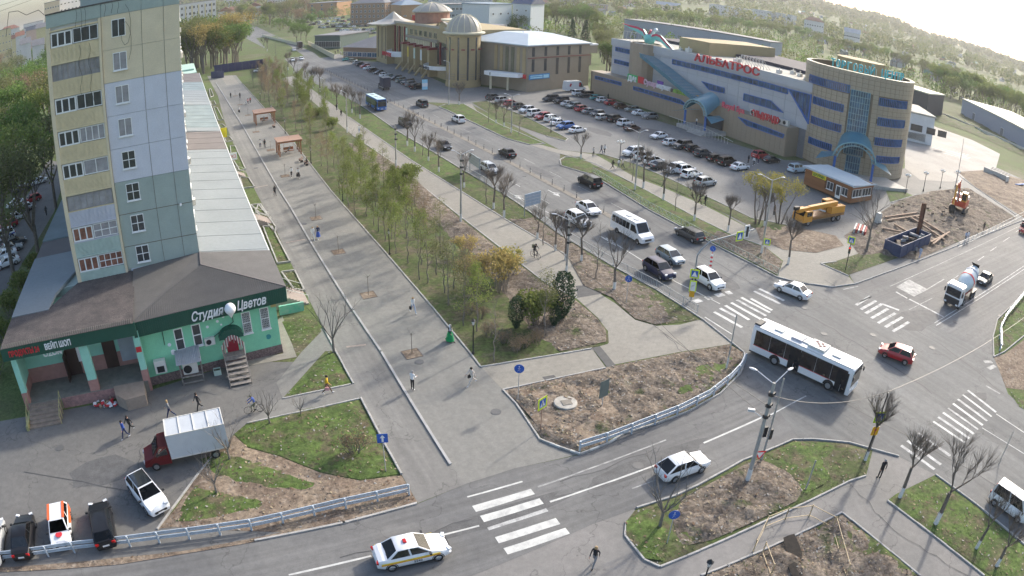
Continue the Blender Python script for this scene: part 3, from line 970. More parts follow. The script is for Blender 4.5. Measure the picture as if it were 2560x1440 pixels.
# cables hanging down from the roof edge
CAB=mat('black_cable',(.03,.03,.03),.6)
q=MB()
for v_,L in ((-9.8,1.6),(-9.3,3.0),(-8.9,2.6),(-6.9,1.2),(-6.2,1.0),(-5.6,1.1)):
 q.path([(v_+.08*math.sin(k),U0-.3,33.1-L*k/5) for k in range(6)],.018)
q.path([(-4.9+.5*math.sin(t/9*6.28),U0-.1,31.2+1.5*math.cos(t/9*6.28)-t*.18) for t in range(14)],.015)
for v_ in (-9.6,-8.6):q.path([(v_+.15*math.sin(k*1.3),U0-.3,29.8-k*.5) for k in range(12)],.015)
bp(tw,'cable',q,CAB,kind='stuff')
# ================================================================== low shops along the lane
MINT=mat('mint_render',(.24,.6,.38),.8,var=.06,scale=.7,c2=(.2,.52,.33),fine=.05)
DGREEN=mat('dark_green_sheet',(.008,.075,.05),.5,var=.1)
ROOFG=mat('grey_corrugated',(.1,.095,.09),.75,var=.12,scale=.7,fine=.12)
ROOFB=mat('blue_sheet_roof',(.2,.225,.235),.75,var=.08,scale=.2,fine=.05)
ROOFB2=mat('teal_sheet_roof',(.17,.215,.225),.75,var=.14,scale=.3)
ROOFBR=mat('brown_sheet_roof',(.14,.125,.12),.8,var=.12,scale=.4)
STONE=mat('rubble_plinth',(.2,.14,.13),.9,var=.6,scale=7,bump=1)
FELT=mat('patchy_felt',(.1,.085,.08),.95,c2=(.045,.04,.042),scale=.8,bump=1,fine=.4)
def fu(v):return 56.2+(v-6.5)*.1        # the shop front runs slightly askew
sh=bldg('flower_shop','mint green single storey shop with dark green fascia and grey corrugated roof','shop',0,60)
q=MB()
q.prism([(-6.5,fu(-6.5)),(6.5,fu(6.5)),(6.6,64.9),(-6.5,64.9)],.8,6.0)
bp(sh,'wall',q,MINT)
q=MB()
q.prism([(-6.55,fu(-6.55)-.06),(6.56,fu(6.56)-.06),(6.66,64.9),(-6.5,64.9)],0,.82)
bp(sh,'plinth',q,STONE)
q=MB()
q.prism([(-6.8,fu(-6.8)-.9),(7.5,fu(7.5)-.9),(7.5,56.4),(7.42,56.4),(7.42,fu(7.5)-.82),(-6.8,fu(-6.8)-.82)],5.35,6.75)
n=70
for k in range(n):
 a=-6.8+14.3*k/n
 q.box(a,a+.1,fu(a)-.93,fu(a)-.9,5.36,6.74)
bp(sh,'fascia',q,DGREEN)
q=MB()   # hipped roof
e0,e1=(-6.8,fu(-6.8)-.95,6.76),(7.55,fu(7.55)-.95,6.76)
q.add([e0,e1,(7.55,64.6,6.76),(.4,64.9,7.75),(.3,61.6,7.7),(-6.8,64.9,7.3)],[(0,1,4),(1,2,3,4),(0,4,3,5)])
bp(sh,'roof',q,ROOFG)
q=MB()   # corrugations, seen as ribs on the front slope
for k in range(72):
 t=(k+.5)/72
 a=Vector(e0).lerp(Vector(e1),t)
 # run up the slope until the hip
 if t < .5:tt=t/.496
 else:tt=(1-t)/.504
 hi=Vector((.3,61.6,7.7))
 top=a+(Vector((a.x,61.6,7.7))-a)*min(1,tt)*(1 if abs(a.x-.3) < 99 else 1)
 L=min(1,max(.04,1-abs(a.x-.3)/7.2))
 b=a+Vector((0,(61.6-a.y)*L,.94*L))
 q.bar(a+Vector((0,0,.02)),b+Vector((0,0,.03)),.09,.05)
bp(sh,'roof_rib',q,ROOFG,kind='stuff')
q=MB()
q.bar((.3,61.6,7.75),(7.5,fu(7.5)-.9,6.82),.14,.08).bar((.3,61.6,7.75),(.4,64.9,7.8),.14,.08)
bp(sh,'ridge_cap',q,ROOFBR)
for v_,glz in ((-3.3,0),(-1.6,0),(3.15,1),(4.9,1)):
 addwin(sh,v_,fu(v_)-.01,2.75,.85,2.1,1,2,fr=.09,face=.1)
 if glz:
  q=MB()
  for k in range(5):
   for j in range(9):
    x,z=v_+.12+k*.15,2.85+j*.22
    for a in range(6):
     t0,t1=a*1.05,(a+1)*1.05
     q.bar((x+.08*math.cos(t0),fu(x)-.09,z+.1*math.sin(t0)),(x+.08*math.cos(t1),fu(x)-.09,z+.1*math.sin(t1)),.018,.018)
  bp(sh,'window_grille',q,FRAMEW)
WHT=(0,0,0)
o=sign_text(sh,'Студия',1.15,3.0,WHITE,(-1.35,fu(-1.35)-1.0-60,5.62),(math.pi/2,0,.1),shear=.3,bold=.02)
o=sign_text(sh,'Цветов',1.15,2.75,WHITE,(2.85,fu(2.85)-1.0-60,5.65),(math.pi/2,0,.1),shear=.3,bold=.02)
q=MB()
q.sphere((2.2,fu(2.2)-1.3,6.1),.52,n=10)
q.lathe([(.3,5.68),(.12,5.4),(.03,5.25)],10,(2.2,fu(2.2)-1.3,0))
bp(sh,'balloon_emblem',q,WHITE,smooth=60)
q=MB()
q.path([(2.3,fu(2.3)-.05,5.3),(2.35,fu(2.3)-.05,4.2),(1.0,fu(1)-.1,3.6),(0.2,fu(0)-.1,3.2)],.03)
q.path([(-6.3,fu(-6.3)-.05,5.1),(-4.2,fu(-4.2)-.05,5.0),(2.0,fu(2)-.05,5.15),(6.2,fu(6)-.05,5.2)],.025)
q.path([(-4.3,fu(-4.3)-.05,5.0),(-4.32,fu(-4.3)-.05,3.6)],.03)
bp(sh,'cable',q,CAB,kind='stuff')
q=MB()
for x,z,r in ((-3.9,3.5,.18),(-3.7,2.7,.28),(.9,4.6,.14),(1.5,4.9,.12),(-.1,4.3,.14),(1.2,4.2,.1)):
 q=MB().tube((x,fu(x)-.012,z),(x,fu(x)-.02,z),r,r,9)
 bp(sh,'painted_flower',q,WHITE)
q=MB()
q.tube((5.4,fu(5.4)-.012,1.9),(5.4,fu(5.4)-.02,1.9),.26,.26,9)
bp(sh,'painted_leaf',q,mat('teal_paint',(.03,.25,.25)))
q=MB()
q.box(6.0,6.5,fu(6.2)-.06,fu(6.2)-.01,4.7,5.15)
bp(sh,'house_plate',q,mat('tan_plate',(.5,.35,.15)))
# door with arched awning, ribbons, steps
q=MB()
q.box(1.35,2.45,fu(2)-.08,fu(2)-.02,1.35,3.2)
bp(sh,'door',q,mat('crimson_door',(.3,.012,.03),.5))
q=MB()
q.lathe([(1.15,-.9),(1.15,0)],14,(1.9,0,0),a0=0,a1=math.pi)
q.v=[(x,fu(2)+z-.02,3.1+y*.8) for x,y,z in q.v]
q.add([(.75,fu(2)-.92,3.1)]+[(1.9+1.15*math.cos(math.pi*k/10),fu(2)-.92,3.1+.92*math.sin(math.pi*k/10)) for k in range(11)],[tuple(range(11,0,-1))])
bp(sh,'awning',q,DGREEN)
RIB=[mat('pink_ribbon',(.6,.25,.25),.7),mat('white_ribbon',(.75,.72,.68),.7),mat('dark_ribbon',(.12,.04,.04),.7)]
rb=MB()
for k in range(26):
 x=.85+2.1*k/25
 t=abs(k-12.5)/12.5
 z1=3.45-.9*t*t
 rb.bar((x,fu(2)-.98,z1),(x+random.uniform(-.06,.06),fu(2)-1.0,z1-random.uniform(.3,.7)-t*.6),.07,.04,k % 3)
bp(sh,'garland',rb,RIB)
q=MB()
for k in range(6):
 z=1.3-.22*k
 q.box(.95,2.85,fu(2)-1.1-.5*(k+1)+.2,fu(2)-1.1-.5*k+.2,z-.06,z)
 bp(sh,'stair_tread',q,mat('grey_timber',(.22,.2,.18),.9,var=.3,scale=3))
 q=MB()
q.box(.95,2.85,fu(2)-1.0,fu(2),1.2,1.35)
for x in (.9,2.85):
 q.bar((x,fu(2)-.1,1.0),(x,fu(2)-4.0,-.1),.08,.2)
 q.bar((x,fu(2)-1.0,2.2),(x,fu(2)-4.0,.85),.06,.06)
 for k in range(4):q.tube((x,fu(2)-1-k,.05),(x,fu(2)-1-k,2.2-.45*k),.03)
bp(sh,'stair_frame',q,mat('grey_timber',(.22,.2,.18)))
acunit(city(-.15,fu(-.15),2.65),AV+.1,'wall air conditioner beside the flower shop windows',s=1.15)
# caged big ac unit under a small corrugated roof
cg=bldg('condenser_cage','large condenser unit in a timber frame under a white corrugated lid','air conditioner',-2.4,54.6)
q=MB()
for x in (-3.4,-1.4):
 for y in (53.7,55.2):q.box(x,x+.1,y,y+.1,0,2.5)
q.box(-3.4,-1.3,53.7,53.8,.15,.27).box(-3.4,-1.3,53.7,53.8,.75,.87).box(-3.4,-1.3,55.2,55.3,.15,.27)
bp(cg,'frame',q,mat('grey_timber',(.2,.2,.2)))
q=MB()
q.box(-3.1,-1.7,54.0,54.9,.9,2.1)
bp(cg,'casing',q,ACW)
q=MB()
q.tube((-2.65,53.97,1.4),(-2.65,53.99,1.4),.4,.4,16)
bp(cg,'fan',q,DARK)
q=MB()
for k in range(14):
 a=-3.6+k*.17
 q.add([(a,53.2,2.35),(a+.085,53.2,2.4),(a+.17,53.2,2.35),(a,55.5,2.85),(a+.085,55.5,2.9),(a+.17,55.5,2.85)],[(0,1,4,3),(1,2,5,4),(3,4,1,0),(4,5,2,1)])
bp(cg,'lid',q,mat('pale_corrugated',(.58,.6,.64),.5))
sb=bldg('wall_cabinet','white box with a small open grille on the mint wall beside the red plate','cabinet',-5.2,54.9)
q=MB()
q.box(-5.7,-4.6,54.4,54.95,1.3,2.5)
bp(sb,'casing',q,ACW)
q=MB()
q.box(-5.5,-4.8,54.37,54.39,1.4,2.0)
bp(sb,'grille',q,DARK)
pl=bldg('planter_box','small white crate planter left of the flower shop stairs','planter',0,54.6)
q=MB()
q.box(-.35,.35,54.3,54.35,0,.5).box(-.35,.35,54.85,54.9,0,.5).box(-.35,-.3,54.35,54.85,0,.5).box(.3,.35,54.35,54.85,0,.5).box(-.3,.3,54.35,54.85,0,.4,1)
bp(pl,'crate',q,[mat('pale_green_wood',(.5,.6,.5)),SOIL])
# ---- portico shops at left
ps=bldg('portico_shops','left wing shops with recessed mint porches, pink dado and green fascia','shop',-13,58)
q=MB()
q.box(-19.4,-6.6,57.6,64.9,1.1,6.0)
q.box(-19.4,-19.1,54.1,57.6,2.2,6.0)
for a,b in ((-19.4,-18.8),(-12.3,-11.4),(-7.0,-6.4)):q.box(a,b,54.0,54.5,2.2,6.0)
q.box(-19.4,-6.4,54.02,54.4,5.6,6.0)
q.box(-6.95,-6.65,54.1,57.6,2.2,6.0)
bp(ps,'wall',q,mat('aqua_render',(.3,.6,.48),.8,var=.05))
PINK=mat('pink_dado',(.38,.2,.17),.8,var=.12,scale=2)
q=MB()
q.box(-19.42,-6.58,57.57,57.62,1.1,2.6)
q.box(-19.42,-19.08,54.08,57.6,0,2.2)
for a,b in ((-19.42,-18.78),(-12.32,-11.38),(-7.02,-6.38)):q.box(a,b,53.98,54.52,0,2.2)
q.box(-6.97,-6.63,54.1,57.6,0,2.2)
bp(ps,'dado',q,PINK)
q=MB()
q.box(-19.1,-6.6,53.9,57.6,0,1.1)
bp(ps,'platform',q,[mat('platform_concrete',(.2,.19,.16),.9,var=.2)])
q=MB()
q.box(-15.4,-9.6,53.86,53.9,0,1.05)
bp(ps,'platform_face',q,mat('flaked_pink',(.4,.22,.2),.9,c2=(.2,.12,.11),scale=4))
for a,b,l in ((-14.6,-13.3,'dark door standing open'),(-10.7,-9.4,None)):
 q=MB()
 q.box(a,b,57.5,57.6,1.12,3.9)
 bp(ps,'door',q,mat('dark_brown_door',(.05,.025,.02),.5),label=l)
q=MB()
q.box(-14.7,-14.6,56.2,57.5,1.15,3.8)
bp(ps,'door_leaf',q,mat('dark_brown_door',(.05,.025,.02),.5))
q=MB()
q.box(-13.4,-12.8,57.45,57.5,2.4,3.9)
bp(ps,'notice',q,WHITE)
q=MB()
q.box(-9.0,-7.3,57.4,57.5,1.6,4.4)
bp(ps,'shutter',q,mat('grey_shutter',(.35,.38,.42),.5))
q=MB()
q.prism([(-20.0,53.6),(-6.5,53.6),(-6.5,53.75),(-20,53.75)],5.75,6.95)
bp(ps,'fascia',q,DGREEN)
q=MB()
q.add([(-20.0,53.5,6.97),(-6.6,53.5,6.97),(-6.6,59.4,7.1),(-19.8,59.4,7.1)],[(0,1,2,3)])
q.add([(-19.8,59.4,7.1),(-6.6,59.4,7.1),(-6.6,65,7.15),(-12.9,65,7.1),(-15.5,60.2,7.1)],[(0,4,3,2,1)])
bp(ps,'roof',q,FELT)
q=MB()
for k in range(70):q.bar((-19.8+k*.188,53.5,7.0),(-19.8+k*.188,54.3,7.03),.08,.05)
bp(ps,'roof_rib',q,ROOFG,kind='stuff')
sign_text(ps,'ПРОДУКТЫ 24',.72,3.2,REDS,(-19.2+13,53.57-58,6.1),(math.pi/2,0,0),ext=.06,bold=.02)
sign_text(ps,'ВЕЙП ШОП',.72,2.6,WHITE,(-15.4+13,53.57-58,6.12),(math.pi/2,0,0),ext=.05,bold=.02)
sign_text(ps,'OZON',.6,1.9,WHITE,(-15.9+13,53.98-58,5.3),(math.pi/2,0,0),ext=.05,bold=.02)
q=MB()
q.box(-6.95,-6.45,53.9,53.96,4.0,4.5)
bp(ps,'red_plate',q,REDS)
q=MB()
for k in range(6):
 q.box(-18.9,-15.6,53.9-.42*(k+1),53.9-.42*k,0,1.0-.17*k)
 bp(ps,'stair_tread',q,mat('brown_step',(.24,.19,.15),.9,var=.25,scale=2))
 q=MB()
q.box(-19.2,-18.95,51.2,53.9,0,.5)
for x in (-15.5,-19.0):
 q.bar((x,53.9,1.9),(x,51.3,.85),.05,.05)
 for k in range(4):q.tube((x,53.8-k*.8,0),(x,53.8-k*.8,1.85-k*.32),.03)
bp(ps,'stair_rail',q,mat('yellowish_rail',(.35,.33,.15)),kind='stuff')
q=MB()
q.prism([(-10.0,54.0),(-7.0,54.0),(-6.9,51.6),(-8.8,51.4),(-9.8,52.6)],.0,1.16)
bp(ps,'ramp_landing',q,mat('tan_tiles',(.3,.24,.19),.8,var=.15,scale=2))
# rubbish heap by the landing
rub=MB()
for k in range(34):
 c=(random.gauss(-10.8,.75),random.gauss(53.0,.35),random.uniform(.05,.3))
 rub.cbox(c,random.uniform(.15,.5),random.uniform(.1,.35),random.uniform(.06,.25),random.uniform(0,3),k % 3,random.uniform(-.5,.5))
o=part('rubbish_heap',rub.tf(Matrix.Rotation(AV,4,'Z')),[WHITE,REDS,mat('cardboard',(.3,.22,.15))])
tag(o,'heap of boxes and broken rubbish against the pink porch wall','rubbish')
o['kind']='stuff'
# ---- left roofs (pale blue sheet), and the long right-hand row of shop roofs
lw=bldg('left_annex','left annex with pale blue sheet roof panels beside the flats','annex',-17,80)
q=MB()
q.box(-19.3,-13.1,65.0,112,0,6.8)
bp(lw,'wall',q,GRN)
for a,b,mm,dz in ((59.5,74.6,ROOFB,.12),(74.6,80.5,ROOFBR,.0),(80.5,112,ROOFB2,.15)):
 q=MB()
 if a < 60:q.prism([(-19.8,a),(-15.6,a),(-15.3,63),(-14.3,66),(-13.0,70),(-13.0,b),(-19.8,b)],6.9,7.05+dz)
 else:q.box(-19.8,-13.0,a,b,6.85,7.0+dz)
 bp(lw,'roof',q,mm)
row=bldg('shop_row','long single storey shop row with blue and brown sheet roofs beside the flats','shops',4,120)
q=MB()
q.box(.4,6.7,65,203,0,6.2)
bp(row,'wall',q,mat('row_wall',(.35,.4,.36),.85,var=.2,scale=.5))
def uE(px,py):return tocity(G(px,py,6.7))[1]
secs=[(64.6,uE(567,372),ROOFB,7.6),(uE(567,372),uE(550,327),ROOFBR,7.5),(uE(550,327),uE(546,318),ROOFB,7.7),(uE(546,318),uE(527,262),ROOFB2,7.7),(uE(527,262),uE(512,226),ROOFB,7.8),(uE(512,226),uE(507,204),ROOFB2,7.6),(uE(507,204),uE(497,182),ROOFBR,7.4)]
for a,b,mm,zt in secs:
 q=MB()
 q.add([(.35,a,zt),(7.45,a,6.65),(7.45,b-.05,6.65),(.35,b-.05,zt)],[(0,1,2,3)])
 q.add([(.35,a,zt),(7.45,a,6.65),(7.45,a,6.45),(.35,a,6.45)],[(0,3,2,1)])
 q.add([(7.45,a,6.65),(7.45,b-.05,6.65),(7.45,b-.05,6.45),(7.45,a,6.45)],[(0,3,2,1)])
 y=a+.8
 while y < b-.2:
  q.bar((.4,y,zt),(7.44,y,6.655),.03,.05)
  y += 4.6
 bp(row,'roof',q,mm)
q=MB()
q.bar((7.5,64.7,6.6),(7.5,uE(497,182),6.6),.1,.14)
bp(row,'gutter',q,FRAMEW)
q=MB()
q.box(.45,6.6,uE(497,182),uE(485,160),0,7.0)
q.box(1.5,5.9,uE(494,176),uE(486,163),7.0,7.6)
bp(row,'green_end_block',q,mat('pale_green_render',(.4,.55,.45)))
# kerbed planting beds along the shop row, and entrance steps
for pts,g in (([(646,512),(670,542),(690,570),(688,582),(668,560),(640,530)],1),([(600,444),(622,446),(636,468),(608,472)],2),([(576,366),(588,366),(614,424),(600,428),(578,392)],1),([(560,342),(574,342),(582,352),(566,356)],2),([(546,313),(556,311),(567,320),(552,324)],2),([(534,268),(543,270),(558,300),(546,302)],1),([(526,254),(536,253),(540,262),(530,264)],2),([(523,224),(527,222),(534,240),(526,244)],2),
    ([(628,514),(652,512),(672,542),(650,535)],2),([(658,568),(680,568),(725,656),(694,660)],1),([(704,682),(737,678),(762,729),(735,725)],2)):
 patch('planting_bed',pts,LAWNG if g == 1 else LAWN,.06,.5,.1,grass=.6)
 kerb(pts,stones=False,closed=True,h=.22)
STEP=mat('pink_step',(.36,.3,.26),.9,var=.12,scale=2)
def sidesteps(px,py,n,wd,label,rail=True):
 p=G(px,py)
 v_,u_=tocity(p)
 r=bldg('entrance_steps',label,'steps',v_,u_)
 q=MB()
 q.box(6.75,v_-n*.32,u_-wd/2,u_+wd/2,0,n*.16)
 bp(r,'landing',q,STEP)
 for k in range(n):
  q=MB()
  q.box(v_-(k+1)*.32,v_-k*.32,u_-wd/2,u_+wd/2,0,.16*(k+1)-.02)
  bp(r,'stair_tread',q,STEP)
 if rail:
  q=MB()
  for y in (u_-wd/2+.05,u_+wd/2-.05):
   q.tube((v_,y,1),(v_-n*.32,y,1+n*.16),.03).tube((v_-n*.32,y,1+n*.16),(7,y,1+n*.16),.03).tube((v_,y,0),(v_,y,1),.03).tube((v_-n*.32,y,n*.16),(v_-n*.32,y,1+n*.16),.03)
  bp(r,'handrail',q,ACW,kind='stuff')
sidesteps(765,745,7,3.2,'pinkish steps with mint wall beside the flower shop corner')
sidesteps(676,553,6,2.6,'pinkish steps between the long bed and the small bed')
sidesteps(612,438,4,2.4,'short steps between beds at the pale shop entrance')
sidesteps(560,335,4,2.2,'short steps below the yellow shop sign')
gw=bldg('low_wall','peeling mint green low wall beside the corner steps','wall',9.5,56)
q=MB()
A,B=tocity(G(700,790)),tocity(G(760,775))
q.bar((A[0],A[1],.6),(B[0],B[1],.45),.25,1.0)
bp(gw,'wall',q,mat('peeling_mint',(.08,.4,.27),.8,c2=(.3,.42,.36),scale=1.5))
def wallsign(px,py,z,w_,h_,m,label,txt=None,tm=None):
 p=G(px,py,z)
 v_,u_=tocity(p)
 r=bldg('shop_sign',label,'sign',v_,u_)
 q=MB()
 q.box(v_-w_/2,v_+w_/2,u_-.05,u_+.05,z-h_/2,z+h_/2)
 bp(r,'board',q,m)
 if txt:sign_text(r,txt,h_*.7,w_*.75,tm,(-w_*.37,-.07,z-h_*.25),(math.pi/2,0,0),ext=.01)
wallsign(558,332,5.2,1.5,1.9,mat('yellow_sign',(.75,.6,.02),.5),'yellow sign projecting from the shop row')
wallsign(581,391,5.0,1.6,1.2,WHITE,'white sign with red letters projecting from the shop row','ОКЗ',REDS)
q=MB()
q.box(7.0,8.6,84.6,88.0,2.5,2.8).box(7.0,9.3,84.4,88.3,.1,1.0)
r=bldg('entrance_canopy','small grey entrance canopy and ramp outside the shop row','canopy',8,86)
bp(r,'canopy',q,ACW)
# ================================================================== theatre-like building with round tower
TANY=mat('mustard_render',(.36,.28,.15),.85,var=.07,scale=.5)
TAN2=mat('taupe_render',(.27,.23,.175),.85,var=.06,scale=.5)
CREAM=mat('cream_trim',(.6,.55,.4),.7,var=.05)
DOME=mat('beige_dome',(.36,.33,.28),.45,var=.08,scale=.5)
DKRED=mat('dark_red_trim',(.2,.02,.02),.5)
th=bldg('theatre','mustard entertainment building with piers, small pavilion and low dome','theatre',90,230)
q=MB()
q.box(83.5,108,197,256,0,16.6)
bp(th,'wall',q,TANY)
q=MB()   # pavilion
q.box(80.4,90,256,270,0,15.6)
bp(th,'pavilion_wall',q,TANY)
q=MB()
q.lathe([(10.5,15.9),(7,16.6),(4,17.6),(2,19.0),(.3,20.4)],8,(85.2,263,0),a0=math.pi/8,a1=2*math.pi+math.pi/8)
q.box(78.4,92,254.6,272,15.45,15.95)
bp(th,'pavilion_roof',q,DOME)
q=MB()
q.box(78.25,78.39,254.6,272,15.4,16.0)
q.box(78.4,92,254.45,254.59,15.4,16.0)
bp(th,'eaves_trim',q,CREAM)
q=MB()
for k in range(7):
 q=MB().box(83.4,83.55,242+k*2,242.9+k*2,4,15.2)
 bp(th,'glazed_strip',q,GLASSD)
q=MB()
for u_ in (243.2,249.4,254.5):
 q=MB().box(83.0,83.4,u_,u_+.5,4,15.4)
 bp(th,'red_mullion',q,DKRED)
q=MB()
for u_ in (257,262,267):
 q=MB().box(80.3,80.4,u_,u_+.5,2,14.5)
 bp(th,'slot',q,DARK)
q=MB()
q.lathe([(8.0,3.9),(8.1,6.0)],14,(86.5,249,0),a0=math.pi*.62,a1=math.pi*1.38)
bp(th,'canopy_sign',q,WHITE)
sign_text(th,'МИРАЖ',2.0,11,REDS,(78.1-90,254.5-230,4.1),(math.pi/2,0,-math.pi/2),ext=.1,bold=.05)
q=MB()
q.box(83.2,83.5,199,256,16.4,17.2)
q.lathe([(5.2,0),(5.2,.9)],12,(0,0,0),a0=0,a1=math.pi)
n0=len(q.v)-26
q.v=q.v[:n0]+[(83.2+(z*.9),207+x,16.6+y*.45) for x,y,z in q.v[n0:]]
bp(th,'parapet',q,DOME)
q=MB()
q.lathe([(5,15),(5,17.0),(4.6,18.2),(3.2,18.9),(0.2,19.2)],12,(85.4,207,0),sx=.5)
bp(th,'bow_gable',q,TANY)
q=MB()
q.lathe([(6.4,16.6),(6.4,20.9)],20,(93,241,0))
bp(th,'drum',q,mat('drum_red',(.3,.16,.12),.8,var=.25,scale=.5))
q=MB()
q.lathe([(7.3,20.7),(7.4,21.1),(6.4,22.1),(4.4,23.3),(2.2,24.1),(.2,24.4)],20,(93,241,0))
bp(th,'low_dome',q,DOME,smooth=30)
q=MB()
for k in range(12):
 a=math.pi*2*k/12
 q.path([(93+r_*math.cos(a),241+r_*math.sin(a),z_+.06) for r_,z_ in ((7.35,21.1),(6.4,22.1),(4.4,23.3),(2.2,24.1),(.2,24.4))],.09)
bp(th,'dome_rib',q,CREAM)
sign_text(th,'КИНО',2.8,6,REDS,(86.4-90,244-230,17.6),(math.pi/2,0,-math.pi/2.3),ext=.1,bold=.08)
q=MB()
q.lathe([(6.5,18.3),(6.5,18.8),(.2,19.2)],16,(94,222,0),sx=.7)
q.box(92,96,218,226,16.6,18.3)
bp(th,'roof_pavilion',q,CREAM)
for k in range(6):addwin(th,83.48,238-k*4.7,12.9,2.7,1.9,2,1,face='W',sill=False,frame=TAN2)
q=MB()
q.box(82.7,83.5,210,241,11.6,12.5)
bp(th,'gallery',q,TAN2)
q=MB()
for k in range(16):
 q=MB().box(83.1,83.5,213+k*1.65,213.7+k*1.65,8.8,11.6)
 bp(th,'pilaster',q,CREAM)
q=MB()
for u_ in (216,208):
 q=MB().box(83.0,83.5,u_,u_+.5,4.5,12.0)
 bp(th,'red_mullion',q,DKRED)
q=MB()
q.box(83.4,83.49,200,215,4.6,12)
q.box(83.4,83.49,217,241,.3,4.0)
bp(th,'glazed_strip',q,GLASSD)
bc=[mat('yellow_banner',(.55,.4,.05)),mat('pale_banner',(.5,.58,.48)),mat('white_banner',(.6,.62,.6))]
for k in range(5):
 u_=238.5-k*6.6
 q=MB()
 q.box(80.6,83.5,u_-.8,u_+.8,.3,9.3)
 q.bar((81,u_,3.2),(78.4,u_,.1),.7,.6)
 bp(th,'pier',q,TANY)
 q=MB()
 q.box(80.4,83.5,u_-1.0,u_+1.0,9.3,10.0)
 bp(th,'pier_cap',q,DKRED)
 if k in (1,2,3):
  q=MB()
  q.box(80.5,80.59,u_-.75,u_+.75,5.2,8.8)
  bp(th,'banner',q,bc[k-1])
q=MB()
q.box(83.2,83.4,240.6,242.2,10.5,15)
bp(th,'banner',q,bc[1])
q=MB()
q.lathe([(7.6,3.9),(7.7,5.2)],12,(84.5,205,0),a0=math.pi*.6,a1=math.pi*1.4)
bp(th,'canopy_sign',q,WHITE)
sign_text(th,'БИЛЬЯРД',1.2,9,DARK,(76.7-90,210-230,4.1),(math.pi/2,0,-math.pi/2),ext=.05)
# round tower, its own thing
rt=bldg('round_tower','round mustard tower with ribbed beige dome at the forecourt corner','tower',84,191.5)
C_=(84,191.5,0)
q=MB()
q.lathe([(5.3,0),(5.3,1.2),(5.15,1.25),(5.15,16.0)],32,C_)
bp(rt,'wall',q,TANY,smooth=20)
q=MB()
q.lathe([(5.15,15.6),(6.3,16.2),(6.35,16.6),(5.2,16.8)],32,C_)
bp(rt,'cornice',q,CREAM,smooth=30)
dm=[(5.25,16.8),(5.15,17.7),(4.75,18.9),(4.0,20.1),(3.0,21.1),(1.8,21.8),(.6,22.05),(.05,22.1)]
q=MB()
q.lathe(dm,32,C_)
bp(rt,'dome',q,DOME,smooth=40)
for k in range(16):
 a=math.pi*2*k/16
 q=MB()
 q.path([(84+(r_+.04)*math.cos(a),191.5+(r_+.04)*math.sin(a),z_+.03) for r_,z_ in dm[:-1]],.1)
 bp(rt,'dome_rib',q,CREAM)
for k,a in enumerate((2.6,3.15,3.75,4.3,4.85,5.4,6.0)):
 a += .25
 q=MB()
 M4=Matrix.Translation((84,191.5,0)) @ Matrix.Rotation(a,4,'Z')
 q.box(5.1,5.2,-.28,.28,2.2,15.2)
 q.tf(M4)
 bp(rt,'slot_window',q,GLASSD)
 q=MB()
 q.box(5.1,5.24,.9,2.0,11.3,11.7)
 q.tf(M4)
 bp(rt,'red_band',q,DKRED)
 for z_ in (2.6,3.3,4.0):
  q=MB()
  q.box(4.8,5.2,.5,2.3,z_,z_+.12)
  q.tf(M4)
  bp(rt,'groove',q,TAN2)
# ---- taupe hall with pale hipped roof
h2=bldg('tan_hall','taupe hall with pale hipped roof and slit windows','hall',96,174)
P0,P1,P2=Vector((95.9,173.8)),Vector((122.0,181.5)),Vector((91.8,187.1))
P3=Vector((86.5,196)) 
P4,P5=P1+Vector((-4,20)),P3+Vector((5,12))
fp=[P0,P1,P4,P5,P3,P2]
q=MB()
q.prism([tuple(p) for p in fp],0,13.7)
bp(h2,'wall',q,TAN2)
q=MB()
cen=Vector((106,192))
top=[p+(cen-p)*.62 for p in fp]
eav=[p+(p-cen).normalized()*.8 for p in fp]
q.add([(p.x,p.y,13.75) for p in eav]+[(p.x,p.y,16.2) for p in top],[(i,(i+1) % 6,6+(i+1) % 6,6+i) for i in range(6)]+[tuple(range(6,12))])
q.prism([tuple(p) for p in eav],13.4,13.74)
bp(h2,'roof',q,mat('pale_blue_roof',(.38,.44,.48),.5,var=.06,scale=.3))
q=MB()
a=P0+(P1-P0)*.22
q.bar((a.x,a.y,13.85),(cen.x-2,cen.y-1,16.4),.9,.2)
bp(h2,'roof_strip',q,WHITE)
d1=(P1-P0).normalized()
ang=math.atan2(d1.y,d1.x)
nrm=Vector((d1.y,-d1.x))
def onS(mb_,s0,s1,z0,z1,out=.05):
 a,b=P0+d1*s0,P0+d1*s1
 mb_.prism([tuple(a-nrm*.05),tuple(b-nrm*.05),tuple(b+nrm*out),tuple(a+nrm*out)],z0,z1)
L1=(P1-P0).length
q=MB()
onS(q,0,L1,9.75,9.95,.15)
onS(q,0,L1,13.3,13.6,.2)
bp(h2,'red_band',q,DKRED)
for k in range(5):
 for z0,z1 in ((10.3,13.0),(4.5 if k > 1 else 5.8,9.5)):
  q=MB()
  s=1.8+k*5.1
  onS(q,s,s+1.05,z0,z1,.06)
  bp(h2,'slit_window',q,GLASSD)
q=MB()
onS(q,.8,9.2,3.5,5.0,.18)
bp(h2,'blue_sign',q,mat('blue_sign',(.02,.22,.5),.5))
q=MB()
onS(q,1.2,6.2,3.8,4.2,.24)
onS(q,1.2,6.2,4.4,4.7,.24)
onS(q,6.6,8.8,3.75,4.75,.24)
bp(h2,'sign_stripe',q,mat('pale_blue_sign',(.35,.65,.8),.5))
for k in range(3):
 q=MB()
 onS(q,0,L1,1.8+k*4.0,1.86+k*4.0,.03)
 bp(h2,'joint',q,TAN2)
d2=(P2-P0).normalized()
n2=Vector((-d2.y,d2.x))
if n2.y > 0:n2=-n2
n2=Vector((-1,-.3)).normalized()
